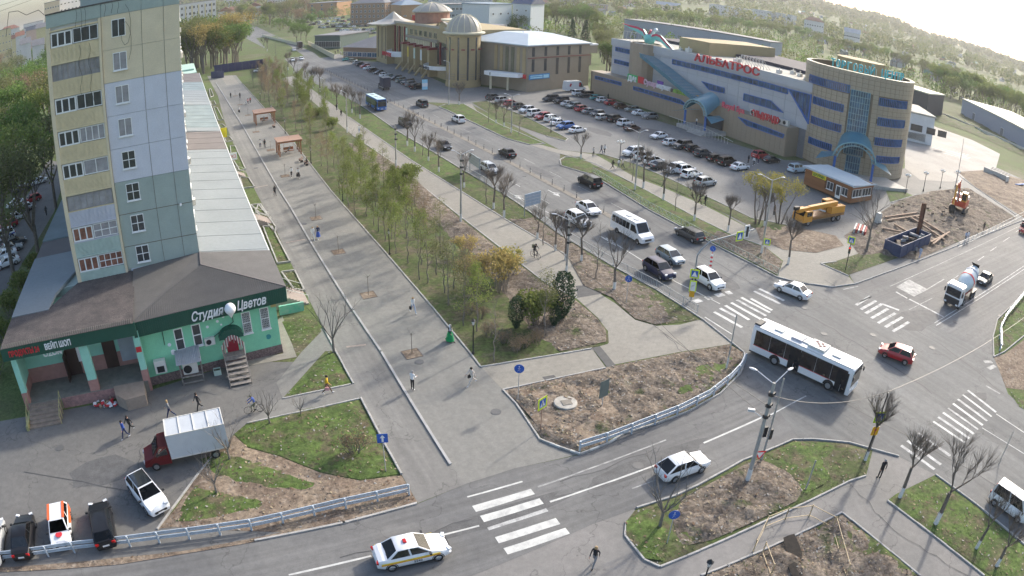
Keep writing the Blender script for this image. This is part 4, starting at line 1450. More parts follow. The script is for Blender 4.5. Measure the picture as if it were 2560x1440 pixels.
for k in range(6):
 a=P0+(P2-P0)*((k+.3)/6)
 b=P0+(P2-P0)*((k+.8)/6)
 q=MB()
 q.prism([tuple(a),tuple(b),tuple(b+n2*.15),tuple(a+n2*.15)],5.4,12.8)
 bp(h2,'glazed_panel',q,mat('olive_glass',(.13,.13,.08),.3,var=.3,scale=.3) if k in (2,3) else TANY)
q=MB()
m_=P0+(P2-P0)*.5+n2*2
q.prism([(m_.x-3.0,m_.y+4.5),(m_.x+3.4,m_.y-5.0),(m_.x+1.2,m_.y-6.0),(m_.x-1.6,m_.y-2.8),(m_.x-4.0,m_.y+.6),(m_.x-4.6,m_.y+4.2)],4.2,5.4)
bp(h2,'canopy',q,WHITE)
sign_text(h2,'БИБЛИОТЕКА',1.0,7,DARK,(m_.x-96-4.25,m_.y-174+1.2,4.45),(math.pi/2,0,-.9),ext=.05)
for s in (-3.6,1.2):
 q=MB()
 q.tube((m_.x+s*.7-.6,m_.y-s*.9-.5,0),(m_.x+s*.7-.6,m_.y-s*.9-.5,4.2),.35)
 bp(h2,'column',q,CREAM)
q=MB()
a,b=P0+n2*.3,P0+(P2-P0)*.3+n2*.3
q.prism([tuple(a),tuple(b),tuple(b+n2*.2),tuple(a+n2*.2)],3.9,5.1)
bp(h2,'red_sign',q,REDS)
q=MB()
e_=P1+Vector((.8,5))
q.cbox((e_.x,e_.y,11.6),4.5,8,2.6,ang)
q.cbox((e_.x-.6,e_.y,8),3.0,6,3.6,ang)
bp(h2,'side_bay',q,TAN2)
q=MB()
q.cbox((e_.x,e_.y,13.1),4.8,8.4,.5,ang)
bp(h2,'bay_roof',q,WHITE)
# ================================================================== shopping centre
MT=mat('tan_tile',(.3,.24,.175),.6,var=.08,scale=.4)
MG=mat('grey_cladding',(.4,.41,.43),.5,var=.05,scale=.3)
MBL=mat('blue_steel',(.03,.12,.4),.4)
TEAL=mat('teal_polycarbonate',(.06,.19,.25),.3,var=.15,scale=.5)
ROOFL=mat('pale_flat_roof',(.38,.36,.31),.9,var=.15,scale=.2)
ml=bldg('shopping_centre','long grey and tan shopping centre with angled blue glazing','shopping centre',120,130)
q=MB()
q.prism([(115.15,94.15),(119.3,94.15),(119.3,91.8),(125,91.8),(150,91.8),(150,170),(115.15,170)],0,6.2)
bp(ml,'base_wall',q,mat('tile_backing',(.1,.075,.05)),)
q=MB()
q.prism([(115,94),(119.2,94),(119.2,91.5),(119.2,170.2),(115,170.2)],6.2,6.5)
bp(ml,'parapet',q,MT)
q=MB()
q.box(119.15,156,91.65,165.5,0,16.6)
bp(ml,'upper_wall',q,mat('cladding_backing',(.15,.16,.18)))
q=MB()
q.box(119.15,156,91.65,165.5,16.6,16.75)
bp(ml,'roof',q,ROOFL)
# tan tiles of the base, each its own piece
tm=MB()
tm.box(-.02,.04,.012,1.478,.012,1.28)
tme=tm.mesh('facing_tile')
tme.materials.append(MT)
W1=[(154.5,167.4,4.45,5.35),(126.3,148.9,4.25,5.2),(94.9,108.2,4.0,5.0)]
for j in range(5):
 for i in range(50):
  u_=94.1+i*1.5
  z_=.02+j*1.3
  if j == 4 and False:continue
  if 113.6 < u_+.7 < 119.8 and z_ < 3.8:continue
  o=link('facing_tile',tme,ml,(115-120,u_-130,z_*.955))
tm=MB()
tm.box(.012,1.478,-.04,.02,.012,1.28)
tme2=tm.mesh('facing_tile')
tme2.materials.append(MT)
for j in range(5):
 for i in range(3):
  link('facing_tile',tme2,ml,(115.0+i*1.4-120,94-130,(.02+j*1.3)*.955))
 for i in range(4):
  link('facing_tile',tme2,ml,(119.4+i*1.45-120,91.6-130,(.02+j*1.3)*.955))
# grey cladding panels of the upper storeys
cp=MB()
cp.box(-.02,.05,.03,3.67,.02,2.98)
cpm=cp.mesh('cladding_panel')
cpm.materials.append(MG)
for i in range(20):
 u_=91.5+i*3.7
 for j in range(4):
  o=link('cladding_panel',cpm,ml,(119-120+.05,u_-130,6.5+j*2.62))
  o.scale=(1,1,.868)
cp=MB()
cp.box(.03,1.9,-.05,.02,.02,2.55)
cpm2=cp.mesh('cladding_panel')
cpm2.materials.append(MG)
for i in range(3):
 for j in range(4):link('cladding_panel',cpm2,ml,(119+i*1.95-120,91.5-130,6.3+j*2.62))
def wv(pts,v_,m=GLASSB,name='window',bars=0,frame=True):
 """glazing drawn on a wall v=const, points (u, z); frame and mullions proud of it"""
 q=MB()
 q.add([(v_-.12,a,b) for a,b in pts],[tuple(range(len(pts)))])
 q.add([(v_-.02,a,b) for a,b in pts],[tuple(range(len(pts)))[::-1]])
 n_=len(pts)
 q.add([(v_-.12,a,b) for a,b in pts]+[(v_-.02,a,b) for a,b in pts],[(i,(i+1) % n_,n_+(i+1) % n_,n_+i) for i in range(n_)])
 o=bp(ml,name,q,m)
 f=MB()
 for (a,b),(c,d) in zip(pts,pts[1:]+pts[:1]):f.bar((v_-.13,a,b),(v_-.13,c,d),.16,.12,up=(1,0,0))
 us=[p[0] for p in pts]
 k=bars
 for i in range(1,k):
  x=min(us)+(max(us)-min(us))*i/k
  zs=[]
  for (a,b),(c,d) in zip(pts,pts[1:]+pts[:1]):
   if (a-x)*(c-x) < 0:zs.append(b+(d-b)*(x-a)/(c-a))
  if len(zs) >= 2:f.bar((v_-.13,x,min(zs)),(v_-.13,x,max(zs)),.08,.08,up=(1,0,0))
 fo=bp(ml,'window_frame',f,MBL,parent=o)
 return o
wv([(167.4,5.3),(154.5,5.35),(154.5,4.45),(167.4,4.4)],114.95,bars=9)
wv([(148.9,5.2),(129.5,5.25),(126.0,4.15),(148.9,4.25)],114.95,bars=14)
wv([(109.0,5.35),(97.5,5.0),(94.6,4.9),(94.9,4.0),(106.0,4.1)],114.95,bars=9)
wv([(163.6,14.5),(155.2,14.45),(155.2,13.2),(163.6,13.3)],118.95,bars=6)
wv([(163.9,10.8),(155.2,10.75),(155.2,9.6),(163.9,9.65)],118.95,bars=6)
wv([(153.8,14.6),(152.3,14.6),(152.3,7.6),(153.8,7.6)],118.3,bars=2)
wv([(148.6,14.0),(148.6,11.6),(141.9,11.4)],118.95,bars=5)
wv([(141.5,11.4),(141.5,9.2),(134.5,8.6)],118.95,bars=4)
wv([(134.0,8.9),(134.0,6.7),(128.5,6.6)],118.95,bars=4)
wv([(138.3,14.4),(98.2,14.3),(98.2,13.1),(138.2,13.1)],118.95,bars=22)
wv([(126.5,10.5),(118.3,10.4),(118.3,9.1),(123.5,8.9)],118.95,bars=6)
wv([(111.6,10.4),(103.0,10.5),(98.9,8.7),(111.6,8.7)],118.95,bars=7)
wv([(98.0,14.3),(91.4,14.4),(91.2,8.3)],118.9,bars=6)
q=MB()   # the glass V turns the corner
q.add([(118.88,91.42,14.4),(118.88,91.42,8.2),(124.6,91.38,14.4)],[(0,1,2),(2,1,0)])
bp(ml,'corner_glass',q,GLASSB)
q=MB()
q.bar((118.8,91.3,8.0),(118.8,91.3,14.5),.35,.35,up=(1,0,0))
q.bar((118.8,91.3,8.0),(124.7,91.3,14.4),.2,.2)
q.bar((118.8,91.3,8.0),(118.8,98.1,14.3),.2,.2,up=(1,0,0))
q.bar((118.8,91.3,14.5),(124.7,91.3,14.5),.2,.2)
bp(ml,'blue_post',q,MBL)
q=MB()
q.box(118.7,119.0,91.3,165.6,14.9,16.95)
q.box(118.7,125,91.2,91.5,14.9,16.95)
bp(ml,'parapet',q,MG)
# half-round tan stair turret and sloping stair gallery
q=MB()
q.lathe([(4.4,6.4),(4.4,17.1),(4.0,17.12)],18,(119.6,150.5,0))
bp(ml,'stair_turret',q,MT)
q=MB()
a=Vector((118.0,149.5,14.9))
b=Vector((115.2,122.5,7.0))
d_=(b-a).normalized()
q.bar(a,b,4.2,.2)
q.bar(a+Vector((0,0,-.5)),b+Vector((0,0,-.5)),4.0,1.0)
bp(ml,'stair_roof',q,TEAL)
for k in range(34):
 p=a.lerp(b,(k+.5)/34)+Vector((0,0,.12))
 q=MB()
 q.bar(p-Vector((2.15,0,0)),p+Vector((2.15,0,0)),.12,.1)
 bp(ml,'roof_rib',q,MG)
def canopy(root,c,ang,R_,L_,wing,zc,name='canopy'):
 """arched porch roof: a barrel opening outwards with flat wings"""
 M4=Matrix.Translation(c) @ Matrix.Rotation(ang,4,'Z')
 q=MB()
 n_=14
 vs_=[]
 for y,rr,dz_ in ((-L_,R_,0),(L_*.7,R_*.75,2.6)):
  for i in range(n_+1):
   t=math.pi*i/n_
   vs_.append((rr*math.cos(t),y,zc+dz_+rr*.78*math.sin(t)))
 q.add(vs_,[(i,i+1,n_+2+i,n_+1+i) for i in range(n_)])
 q.add([(x,y,z-.12) for x,y,z in vs_],[(i,n_+1+i,n_+2+i,i+1) for i in range(n_)])
 q.tf(M4)
 bp(root,name,q,TEAL,smooth=30)
 for s in (-1,1):
  q=MB()
  q.add([(s*R_,-L_,zc),(s*(R_+wing),-L_-1.2,zc-1.0),(s*(R_+wing*.7),L_*.3,zc-.4),(s*R_*.85,L_*.6,zc)],[(0,1,2,3),(3,2,1,0)])
  q.tf(M4)
  bp(root,'canopy_wing',q,TEAL)
 q=MB()
 for rr,w_ in ((R_,.16),(R_*.82,.12)):
  q.path([(rr*math.cos(math.pi*i/n_),-L_,zc+rr*.78*math.sin(math.pi*i/n_)) for i in range(n_+1)],w_)
 for i in range(n_):
  t,t2=math.pi*i/n_,math.pi*(i+.5)/n_
  q.tube((R_*math.cos(t),-L_,zc+R_*.78*math.sin(t)),(R_*.82*math.cos(t2),-L_,zc+R_*.82*.78*math.sin(t2)),.06)
 q.tf(M4)
 bp(root,'arch_truss',q,mat('pale_teal_steel',(.2,.35,.38),.4))
 for s in (-1,1):
  q=MB()
  q.tube((s*R_*.9,-L_+.3,0),(s*R_*.9,-L_+.3,zc),.28)
  q.tf(M4)
  bp(root,'canopy_column',q,MBL)
canopy(ml,(112.9,118.5,0),-math.pi/2,4.0,3.0,3.2,4.3)
q=MB()
q.box(114.7,115.1,114.0,119.6,.3,3.7)
bp(ml,'door',q,GLASSD)
q=MB()
q.box(108.5,115,112.5,123,0,.9)
for i in range(3):q.box(108.5-.4*(i+1),108.5-.4*i,113,118,0,.6-.2*i)
bp(ml,'terrace',q,KERB)
q=MB()
for u_ in [112.6+i*1.1 for i in range(10)]:q.tube((108.6,u_,.9),(108.6,u_,1.9),.03)
q.tube((108.6,112.6,1.9),(108.6,122.9,1.9),.04).tube((108.6,122.9,1.9),(112,130.0,1.0),.04).tube((108.6,112.6,1.9),(108.8,104.0,1.0),.04)
for k in range(8):q.tube((108.6+.02*k,112.6-k,0),(108.6+.02*k,112.6-k,1.9-.11*k),.03)
bp(ml,'handrail',q,ACW,kind='stuff')
# letters
def vsign(s,size,ustart,uend,v_,z_,m,bold=.03,ext=.12,name='lettering'):
 return sign_text(ml,s,size,abs(ustart-uend),m,(v_-120,ustart-130,z_),(math.pi/2,0,-math.pi/2),ext=ext,bold=bold,name=name)
vsign('АЛЬБАТРОС',2.6,129.5,107.0,118.6,15.4,REDS,bold=.05,ext=.2)
vsign('ДА!',2.0,151.5,147.9,114.8,6.5,WHITE,bold=.05)
q=MB()
q.box(114.95,115.2,147.5,152.0,6.5,8.3)
bp(ml,'sign_board',q,mat('green_sign',(.03,.4,.1),.5))
q=MB()
q.box(114.95,115.2,144.9,147.4,6.5,8.3)
bp(ml,'sign_board',q,REDS)
vsign('Супер',1.9,144.6,139.4,114.9,6.6,mat('pale_pink_sign',(.75,.5,.6),.5),bold=.05)
vsign('маркет',1.9,139.2,133.4,114.9,6.6,WHITE,bold=.05)
q=MB()
q.box(115.05,115.2,139.1,139.3,6.5,8.4).box(115.0,115.2,136.9,139.3,7.3,8.5)
bp(ml,'sign_board',q,mat('purple_sign',(.12,.03,.3),.5))
vsign('АПТЕКА',1.3,132.6,127.4,114.9,6.55,mat('lime_sign',(.35,.6,.1),.5),bold=.03)
vsign('57',1.6,127.0,125.2,114.9,6.6,WHITE,bold=.06)
vsign('СТИ',1.2,124.7,122.9,114.9,6.6,mat('orange_sign',(.8,.4,.03),.5),bold=.04)
vsign('ЖЕЛАНИЕ',1.3,122.7,118.0,114.9,6.5,WHITE,bold=.04)
vsign('Royal Spa',1.9,114.6,107.2,114.9,6.5,mat('pinkish_red_sign',(.65,.1,.14),.5),bold=.05)
vsign('ЭЛЬДОРАДО',1.9,104.8,96.6,114.9,6.7,REDS,bold=.07)
q=MB()
for u_ in [96.8+i*1.1 for i in range(8)]:q.tube((115.2,u_,6.4),(115.0,u_,7.2),.05)
bp(ml,'sign_struts',q,ACW,kind='stuff')
# roof clutter
q=MB()
for u_ in range(108,116,1):q.tube((121,u_,16.7),(121,u_+.5,19.2),.06).tube((121,u_+.5,19.2),(121,u_+1,16.7),.06).tube((121,u_,16.7),(123.5,u_,16.7),.05).tube((121,u_+.5,19.2),(123.5,u_,16.7),.05)
q.tube((121,108.5,19.2),(121,115.5,19.2),.06)
bp(ml,'roof_truss',q,mat('pale_steel',(.5,.5,.48),.5))
for k in range(12):
 q=MB()
 v_,u_=random.uniform(121,131),random.choice((92.5,95,97,101,104,118,121,135,139,143))
 s=random.uniform(.5,1.0)
 q.box(v_,v_+1.3*s,u_,u_+1.5*s,16.75,16.75+1.1*s)
 q.tube((v_+.6*s,u_+.7*s,16.8),(v_+.6*s,u_+.7*s,17.3+s),.2*s)
 bp(ml,'roof_unit',q,ACW)
q=MB()
q.box(124,150,130,141.8,16.7,20.2)
bp(ml,'roof_block',q,TANY)
q=MB()
q.box(134,155.9,91.8,165,16.76,17.6)
bp(ml,'roof_upstand',q,mat('dark_roof',(.05,.045,.06),.9))
for u_,z_ in ((106.0,6.5),(97.5,6.5),(96.0,6.5)):
 o=acunit((0,0,0),0,'',parent=ml,s=2.0)
 o.location=(117.0-120,u_-130,z_)
 o.rotation_euler=(0,0,-math.pi/2)
# albatross sculpture
al=bldg('bird_sculpture','large turquoise, white and crimson gull sculpture on the shopping centre roof','sculpture',121,150)
BT=mat('turquoise_metal',(.15,.5,.47),.4,var=.1)
BR=mat('crimson_metal',(.5,.03,.09),.4)
def wing(pts,wd,m,off,name):
 q=MB()
 prev=None
 for i,((u_,z_),w_) in enumerate(zip(pts,wd)):
  cur=[(121+off,u_,z_+w_),(121+off,u_,z_-w_),(121.5+off+w_*.3,u_,z_-w_*.5),(121.5+off+w_*.3,u_,z_+w_*.5)]
  if prev:
   q.add(prev+cur,[(0,4,5,1),(1,5,6,2),(2,6,7,3),(3,7,4,0)])
  prev=cur
 bp(al,name,q,m,smooth=50)
lw_=[(163.6,21.5),(160,20.9),(156.5,20.6),(154.0,20.0),(152.8,18.6)]
rw_=[(150.0,18.8),(148,19.4),(146.4,19.2),(143.5,17.6),(140.5,16.1),(137.5,15.9),(134.6,16.1)]
wing(lw_,[.06,.55,.8,1.1,1.2],BT,0,'left_wing')
wing([(u_,z_+w_*.55) for (u_,z_),w_ in zip(lw_,[.1,.5,.75,.9,.5])],[.05,.28,.34,.4,.2],BR,-.12,'wing_stripe')
wing(rw_,[1.0,.9,.95,.75,.5,.35,.08],BT,0,'right_wing')
wing([(u_,z_+w_*.6) for (u_,z_),w_ in zip(rw_[:5],[.9,.8,.8,.6,.4])],[.3,.32,.32,.22,.05],BR,-.12,'wing_stripe')
q=MB()
q.lathe([(.3,16.9),(1.3,17.2),(1.7,18.4),(1.5,19.3),(.5,19.8)],12,(121.4,151.4,0))
bp(al,'body',q,BT,smooth=60)
q=MB()
q.tube((121.3,150.6,18.8),(121.1,149.0,21.0),.5,.3)
q.sphere((121.1,148.6,21.2),.55)
q.tube((121.1,148.4,21.2),(121.0,146.9,20.9),.25,.04)
bp(al,'head',q,mat('white_metal',(.7,.72,.72),.4),smooth=50)
q=MB()
q.path([(120.8,152.6,18.0),(120.8,151.4,19.3),(120.9,150.3,21.0)],.3)
bp(al,'neck_stripe',q,BR)
q=MB()
for k in range(5):q.tube((120,155+k*1.8,16.8),(120.5,155+k*1.8,19.5),.07)
q.tube((120.5,155,19.5),(120.5,162.2,19.5),.07)
bp(al,'prop',q,mat('pale_steel',(.5,.5,.48),.5))
# drum tower of the shopping centre
dt=bldg('drum_tower','tall tan drum of the shopping centre lettered along its rim','tower',130.8,86.8)
CV_,CU_,RR=130.8,86.8,12.7
q=MB()
q.lathe([(RR,0),(RR,21.3),(RR-.35,21.6),(RR-.9,21.6),(RR-.9,20.4),(.1,20.4)],48,(CV_,CU_,0))
bp(dt,'wall',q,mat('tower_backing',(.15,.12,.08),.8))
q=MB()
q.lathe([(RR+.05,21.3),(RR+.1,21.65),(RR-.8,21.7),(RR-.8,21.3)],48,(CV_,CU_,0))
bp(dt,'rim',q,CREAM)
TT=mat('sand_tile',(.36,.3,.215),.6,var=.1,scale=.4)
# angle convention: direction from centre in the city grid; the camera looks from about 246 degrees
NT=60
tw_=2*math.pi*RR/NT
q=MB()
q.box(RR,RR+.07,-tw_/2+.04,tw_/2-.04,.035,.935)
ttm=q.mesh('facing_tile')
ttm.materials.append(TT)
spans=[]
def banded(a,z):
 """is a tile centre behind a window band"""
 for (a0,a1,z0,z1) in DW:
  if a0 < a < a1 and z0 < z < z1:return True
 return False
AC=math.degrees(math.atan2(-CU_,-CV_)) % 360
DW=[(AC-62,AC-9,17.2,18.6),(AC-50,AC-13,12.9,14.3),(AC-50,AC-13,8.6,10.0),(AC-50,AC-20,4.2,5.4),(AC-7.5,AC+11.5,4.6,17.9),
  (AC+21,AC+60,16.0,17.4),(AC+22,AC+60,11.8,13.3),(AC+22,AC+60,7.6,9.0),(AC+26,AC+60,4.0,5.2),(AC-4,AC+10,0,4.2)]
cnt=0
rest=MB()
cells=[]
for i in range(NT):
 a=(i+.5)*360/NT
 da=(a-AC+180) % 360-180
 if abs(da) > 95:continue
 for j in range(22):cells.append((abs(da),a,da,j))
cells.sort()
for ad,a,da,j in cells:
 z=.35+j*.97
 if banded(AC+da,z+.45):continue
 if cnt < 300:
  o=link('facing_tile',ttm,dt,(0,0,z))
  o.rotation_euler=(0,0,R(a))
 else:
  t=MB()
  t.box(RR,RR+.07,-tw_/2+.04,tw_/2-.04,.035,.935)
  t.tf(Matrix.Translation((CV_,CU_,z)) @ Matrix.Rotation(R(a),4,'Z'))
  rest.add(t.v,t.f)
 cnt += 1
bp(dt,'facing_tiles',rest,TT,kind='stuff')
for (a0,a1,z0,z1) in DW:
 big=(a1-a0) < 20.5
 g_=MB()
 n_=max(4,int((a1-a0)/2.2))
 g_.lathe([(RR+.13,z0-.1),(RR+.13,z1+.1)],n_,(CV_,CU_,0),a0=R(a0),a1=R(a1))
 o=bp(dt,'window',g_,GLASSB if not big else mat('tower_glass',(.04,.11,.18),.1,var=.6,scale=.8,spec=.8))
 f=MB()
 for i in range(n_+1):
  t=R(a0+(a1-a0)*i/n_)
  f.tube((CV_+(RR+.17)*math.cos(t),CU_+(RR+.17)*math.sin(t),z0-.1),(CV_+(RR+.17)*math.cos(t),CU_+(RR+.17)*math.sin(t),z1+.1),.05,n=4)
 nz=max(1,int((z1-z0)/1.2))
 for jz in range(nz+1):
  zz=z0-.1+(z1-z0+.2)*jz/nz
  f.lathe([(RR+.2,zz-.05),(RR+.2,zz+.05)],n_,(CV_,CU_,0),a0=R(a0),a1=R(a1))
 bp(dt,'window_frame',f,MBL if not big else mat('pale_teal_steel',(.2,.35,.38),.4),parent=o)
q=MB()
s_='ТОРГОВЫЙ ЦЕНТР'
TQ=mat('turquoise_letters',(.06,.45,.5),.4)
for i,ch in enumerate(s_):
 if ch == ' ':continue
 a=R(AC-31+i*5.7)
 o=sign_text(dt,ch,2.2,.98 if ch in 'ОРГЕЙТЬВН' else 1.05,TQ,((RR+.15)*math.cos(a),(RR+.15)*math.sin(a),21.9),(math.pi/2,0,a+math.pi/2),ext=.12,bold=.05,name='letter')
q=MB()
for i in range(15):
 a=R(AC-30+i*5.7)
 q.tube((CV_+(RR-.4)*math.cos(a),CU_+(RR-.4)*math.sin(a),21.3),(CV_+(RR-.4)*math.cos(a),CU_+(RR-.4)*math.sin(a),23.2),.05)
bp(dt,'letter_props',q,ACW,kind='stuff')
q=MB()
q.lathe([(6,20.4),(6,23.6),(.1,23.8)],10,(CV_+4,CU_+3,0))
bp(dt,'roof_house',q,TANY)
ca=R(AC+3)
cc=(CV_+(RR+1.8)*math.cos(ca),CU_+(RR+1.8)*math.sin(ca),0)
canopy(dt,cc,ca+math.pi/2,4.6,3.4,3.6,4.4)
q=MB()
q.lathe([(RR+7.5,0),(RR+7.5,.7),(RR-1,.7)],26,(CV_,CU_,0),a0=R(AC-30),a1=R(AC+42))
q.lathe([(RR+8.0,0),(RR+8.0,.35),(RR-1,.35)],26,(CV_,CU_,0),a0=R(AC-10),a1=R(AC+20))
bp(dt,'terrace',q,mat('bright_terrace',(.4,.38,.34),.8))
# ---- timber kiosk with pale roof
KW=mat('orange_boards',(.26,.11,.04),.7,var=.25,scale=2)
k0,k1,k2=tocity(G(2010,465)),tocity(G(2122,513)),tocity(G(2167,497))
ks=bldg('timber_kiosk','brown boarded kiosk with a yellow sign and white roof behind the crane truck','kiosk',101,71)
q=MB()
kv0,kv1,ku0,ku1=101.1,108.6,65.7,77.0
q.box(kv0+.06,kv1-.06,ku0+.06,ku1-.06,.3,3.5)
bp(ks,'wall',q,mat('kiosk_backing',(.12,.05,.02)))
bm_=MB()
bm_.box(-.05,.05,.01,.27,0,3.15)
bme=bm_.mesh('board')
bme.materials.append(KW)
y=ku0
while y < ku1-.1:
 if not (66.3 < y < 71.6):link('board',bme,ks,(kv0-101,y-71,.35))
 else:
  o=link('board',bme,ks,(kv0-101,y-71,.35))
  o.scale=(1,1,.25)
  o=link('board',bme,ks,(kv0-101,y-71,2.75))
  o.scale=(1,1,.24)
 y += .28
bm_=MB()
bm_.box(.01,.27,-.05,.05,0,1)
bme=bm_.mesh('board')
bme.materials.append(KW)
x=kv0
while x < kv1-.1:
 o=link('board',bme,ks,(x-101,ku0-71,.35))
 o.scale=(1,1,1.0)
 o=link('board',bme,ks,(x-101,ku0-71,2.8))
 o.scale=(1,1,.7)
 x += .28
for v_,w_ in ((kv0+.5,3.0),(kv0+3.8,3.0)):addwin(ks,v_,ku0,1.35,w_,1.45,3)
addwin(ks,kv0,71.4,1.3,1.5,1.4,2,face='W')
addwin(ks,kv0,67.8,1.3,1.4,1.4,2,face='W')
q=MB()
q.box(kv0-.08,kv0+.02,68.0,69.2,.35,2.7)
bp(ks,'door',q,FRAMEW)
q=MB()
q.box(kv0-.12,kv0-.07,68.2,69.0,.9,2.5)
bp(ks,'door_glass',q,GLASSD)
q=MB()
q.add([(kv0-.5,ku0-.6,3.75),(kv1+.3,ku0-.6,3.45),(kv1+.3,ku1+.4,3.55),(kv0-.5,ku1+.4,3.85)],[(0,1,2,3)])
q.box(kv0-.5,kv0-.4,ku0-.6,ku1+.4,3.5,3.78)
q.box(kv0-.5,kv1+.3,ku0-.6,ku0-.5,3.4,3.6)
bp(ks,'roof',q,mat('pale_kiosk_roof',(.45,.52,.56),.4,var=.06))
q=MB()
q.box(kv0-.2,kv0-.1,71.7,75.0,2.6,3.4)
bp(ks,'sign_board',q,mat('yellow_sign',(.75,.6,.02),.5))
sign_text(ks,'ШАУРМА',.7,2.8,mat('green_letters',(.05,.2,.05)),(kv0-.22-101,74.8-71,2.75),(math.pi/2,0,-math.pi/2),ext=.02,bold=.02)
# ================================================================== farther buildings
FW={}
def farwin(w_,h_,frame,glass):
 k=(w_,h_,frame.name,glass.name)
 if k not in FW:
  q=MB()
  q.box(0,w_,-.06,.02,0,h_)
  q.box(.12,w_/2-.05,-.1,-.055,.12,h_-.12,1)
  q.box(w_/2+.05,w_-.12,-.1,-.055,.12,h_-.12,1)
  me=q.mesh('window')
  me.materials.append(frame)
  me.materials.append(glass)
  FW[k]=me
 return FW[k]
def farb(name,label,cat,A,B,depth,h,wallm,roofm,cols=0,rows=0,w_=1.6,h_=1.6,z0=1.2,frame=FRAMEW,glass=GLASSD,roof='flat',rh=3,side=0,group=None,base=0,over=.5):
 """block whose front runs from ground point A to B, going away from the camera by depth"""
 A,B=Vector((A.x,A.y,0)),Vector((B.x,B.y,0))
 if Vector((-(B-A).y,(B-A).x,0)).dot(A) < 0:A,B=B,A
 L=(B-A).length
 rz=math.atan2(B.y-A.y,B.x-A.x)
 r=thing(name,label,cat,(A.x,A.y,base),rz,group)
 q=MB()
 q.box(0,L,0,depth,-2,h)
 part('wall',q,wallm,r)
 q=MB()
 if roof == 'flat':q.box(-.3,L+.3,-.3,depth+.3,h,h+.5)
 elif roof == 'gable':
  q.add([(-over,-over,h),(L+over,-over,h),(L+over,depth+over,h),(-over,depth+over,h),(-over,depth/2,h+rh),(L+over,depth/2,h+rh)],[(0,1,5,4),(2,3,4,5),(0,4,3),(1,2,5),(0,3,2,1)])
 elif roof == 'gablef':
  q.add([(-over,-over,h),(L+over,-over,h),(L+over,depth+over,h),(-over,depth+over,h),(L/2,-over,h+rh),(L/2,depth+over,h+rh)],[(0,4,5,3),(1,2,5,4),(0,1,4),(2,3,5),(0,3,2,1)])
 else:
  k=min(L,depth)*.45
  q.add([(-over,-over,h),(L+over,-over,h),(L+over,depth+over,h),(-over,depth+over,h),(k,depth/2,h+rh),(L-k,depth/2,h+rh)],[(0,1,5,4),(2,3,4,5),(0,4,3),(1,2,5),(0,3,2,1)])
 part('roof',q,roofm,r)
 fm=farwin(w_,h_,frame,glass)
 for i in range(cols):
  for j in range(rows):
   link('window',fm,r,((i+.5)*L/cols-w_/2,0,z0+j*(h-z0+.6)/rows))
 sc_=max(1,int(depth/max(3,L/max(1,cols)))) if side else 0
 for i in range(sc_):
  for j in range(rows):
   for x,rr in ((0,-math.pi/2),(L,math.pi/2)):
    o=link('window',fm,r,(x,(i+.5)*depth/sc_+(w_/2 if rr < 0 else -w_/2),z0+j*(h-z0+.6)/rows))
    o.rotation_euler=(0,0,rr)
 return r
def PD(px,py,d):return GD(px,py,d)
def Hd(px,py,d):return GD(px,py,d).z
BRK=mat('orange_brick',(.36,.2,.1),.9,var=.1,scale=.3)
BRK2=mat('brown_brick',(.27,.17,.11),.9,var=.1,scale=.3)
WH=mat('white_panel',(.5,.5,.5),.8,var=.08,scale=.2)
YW=mat('yellow_panel',(.5,.44,.25),.8,var=.08,scale=.2)
RFG=mat('grey_roof',(.16,.16,.17),.8,var=.15,scale=.2)
RFR=mat('red_brown_roof',(.2,.09,.06),.8,var=.15,scale=.2)
RFB=mat('blue_grey_roof',(.2,.26,.32),.6,var=.1,scale=.2)
RFGN=mat('green_roof',(.1,.22,.15),.6,var=.1,scale=.2)
# school at the head of the promenade
r=farb('school','yellow and white three storey school with rows of windows above the promenade head','school',PD(430,60,780),PD(540,45,800),30,Hd(500,5,790),WH,RFG,11,4,2.8,3.2,2.0)
for i in range(7):
 q=MB()
 q.box(i*8.2-.3,i*8.2+1.2,-.35,.05,0,27)
 part('pilaster',q,YW,r)
# house with steep gables
for x0,x1,d,dep,top,g_ in ((546,582,800,20,22,'gablef'),(575,625,815,20,20,'gable'),(618,655,830,20,10,'gablef')):
 farb('gabled_house',{546:'white house end gable left of the long gabled house',575:'long white middle wing with arches between the gables',618:'tall white gable at the right end of the gabled house'}[x0],'house',PD(x0,45,d),PD(x1,42,d),dep,Hd(x0,top+8,d),WH,RFR,3,2,1.6,1.8,1,roof=g_,rh=5)
farb('brick_block','long orange brick block left of the mansard building','building',PD(768,43,740),PD(842,43,720),30,Hd(800,8,730),BRK,RFG,3,3,2.2,2.2,3,glass=GLASSD)
farb('brick_block','low orange banded block behind the brick block','building',PD(835,25,820),PD(878,18,820),25,Hd(850,-2,820),BRK,mat('orange_roof',(.4,.2,.08)),5,2,2,2,3)
farb('mansard_building','brown four storey mansard building behind the car park','building',PD(876,60,545),PD(962,60,530),24,Hd(920,8,538),BRK2,RFG,8,4,1.5,2.0,1.5,roof='hip',rh=5,side=1)
farb('mansard_building','brown mansard wing with arched window right of the mansard block','building',PD(962,55,540),PD(1003,52,535),20,Hd(980,6,538),BRK2,RFG,4,3,1.3,2.0,1.5,roof='hip',rh=4)
farb('brick_hall','orange brick hall with pale hipped roof behind the pavilion','hall',PD(1003,48,480),PD(1060,45,485),26,Hd(1030,12,482),BRK,RFB,3,1,2,1,8,roof='hip',rh=4)
farb('dark_block','grey blue office block behind the low dome','building',PD(1090,60,420),PD(1175,60,425),18,Hd(1130,12,420),mat('grey_blue_wall',(.3,.33,.36),.8),RFG,9,4,1.8,1.8,2)
farb('dark_block','tall pale block cut by the top of the picture behind the dome','building',PD(1080,40,560),PD(1230,40,570),20,Hd(1150,-20,565),WH,RFG,16,6,1.8,1.8,2)
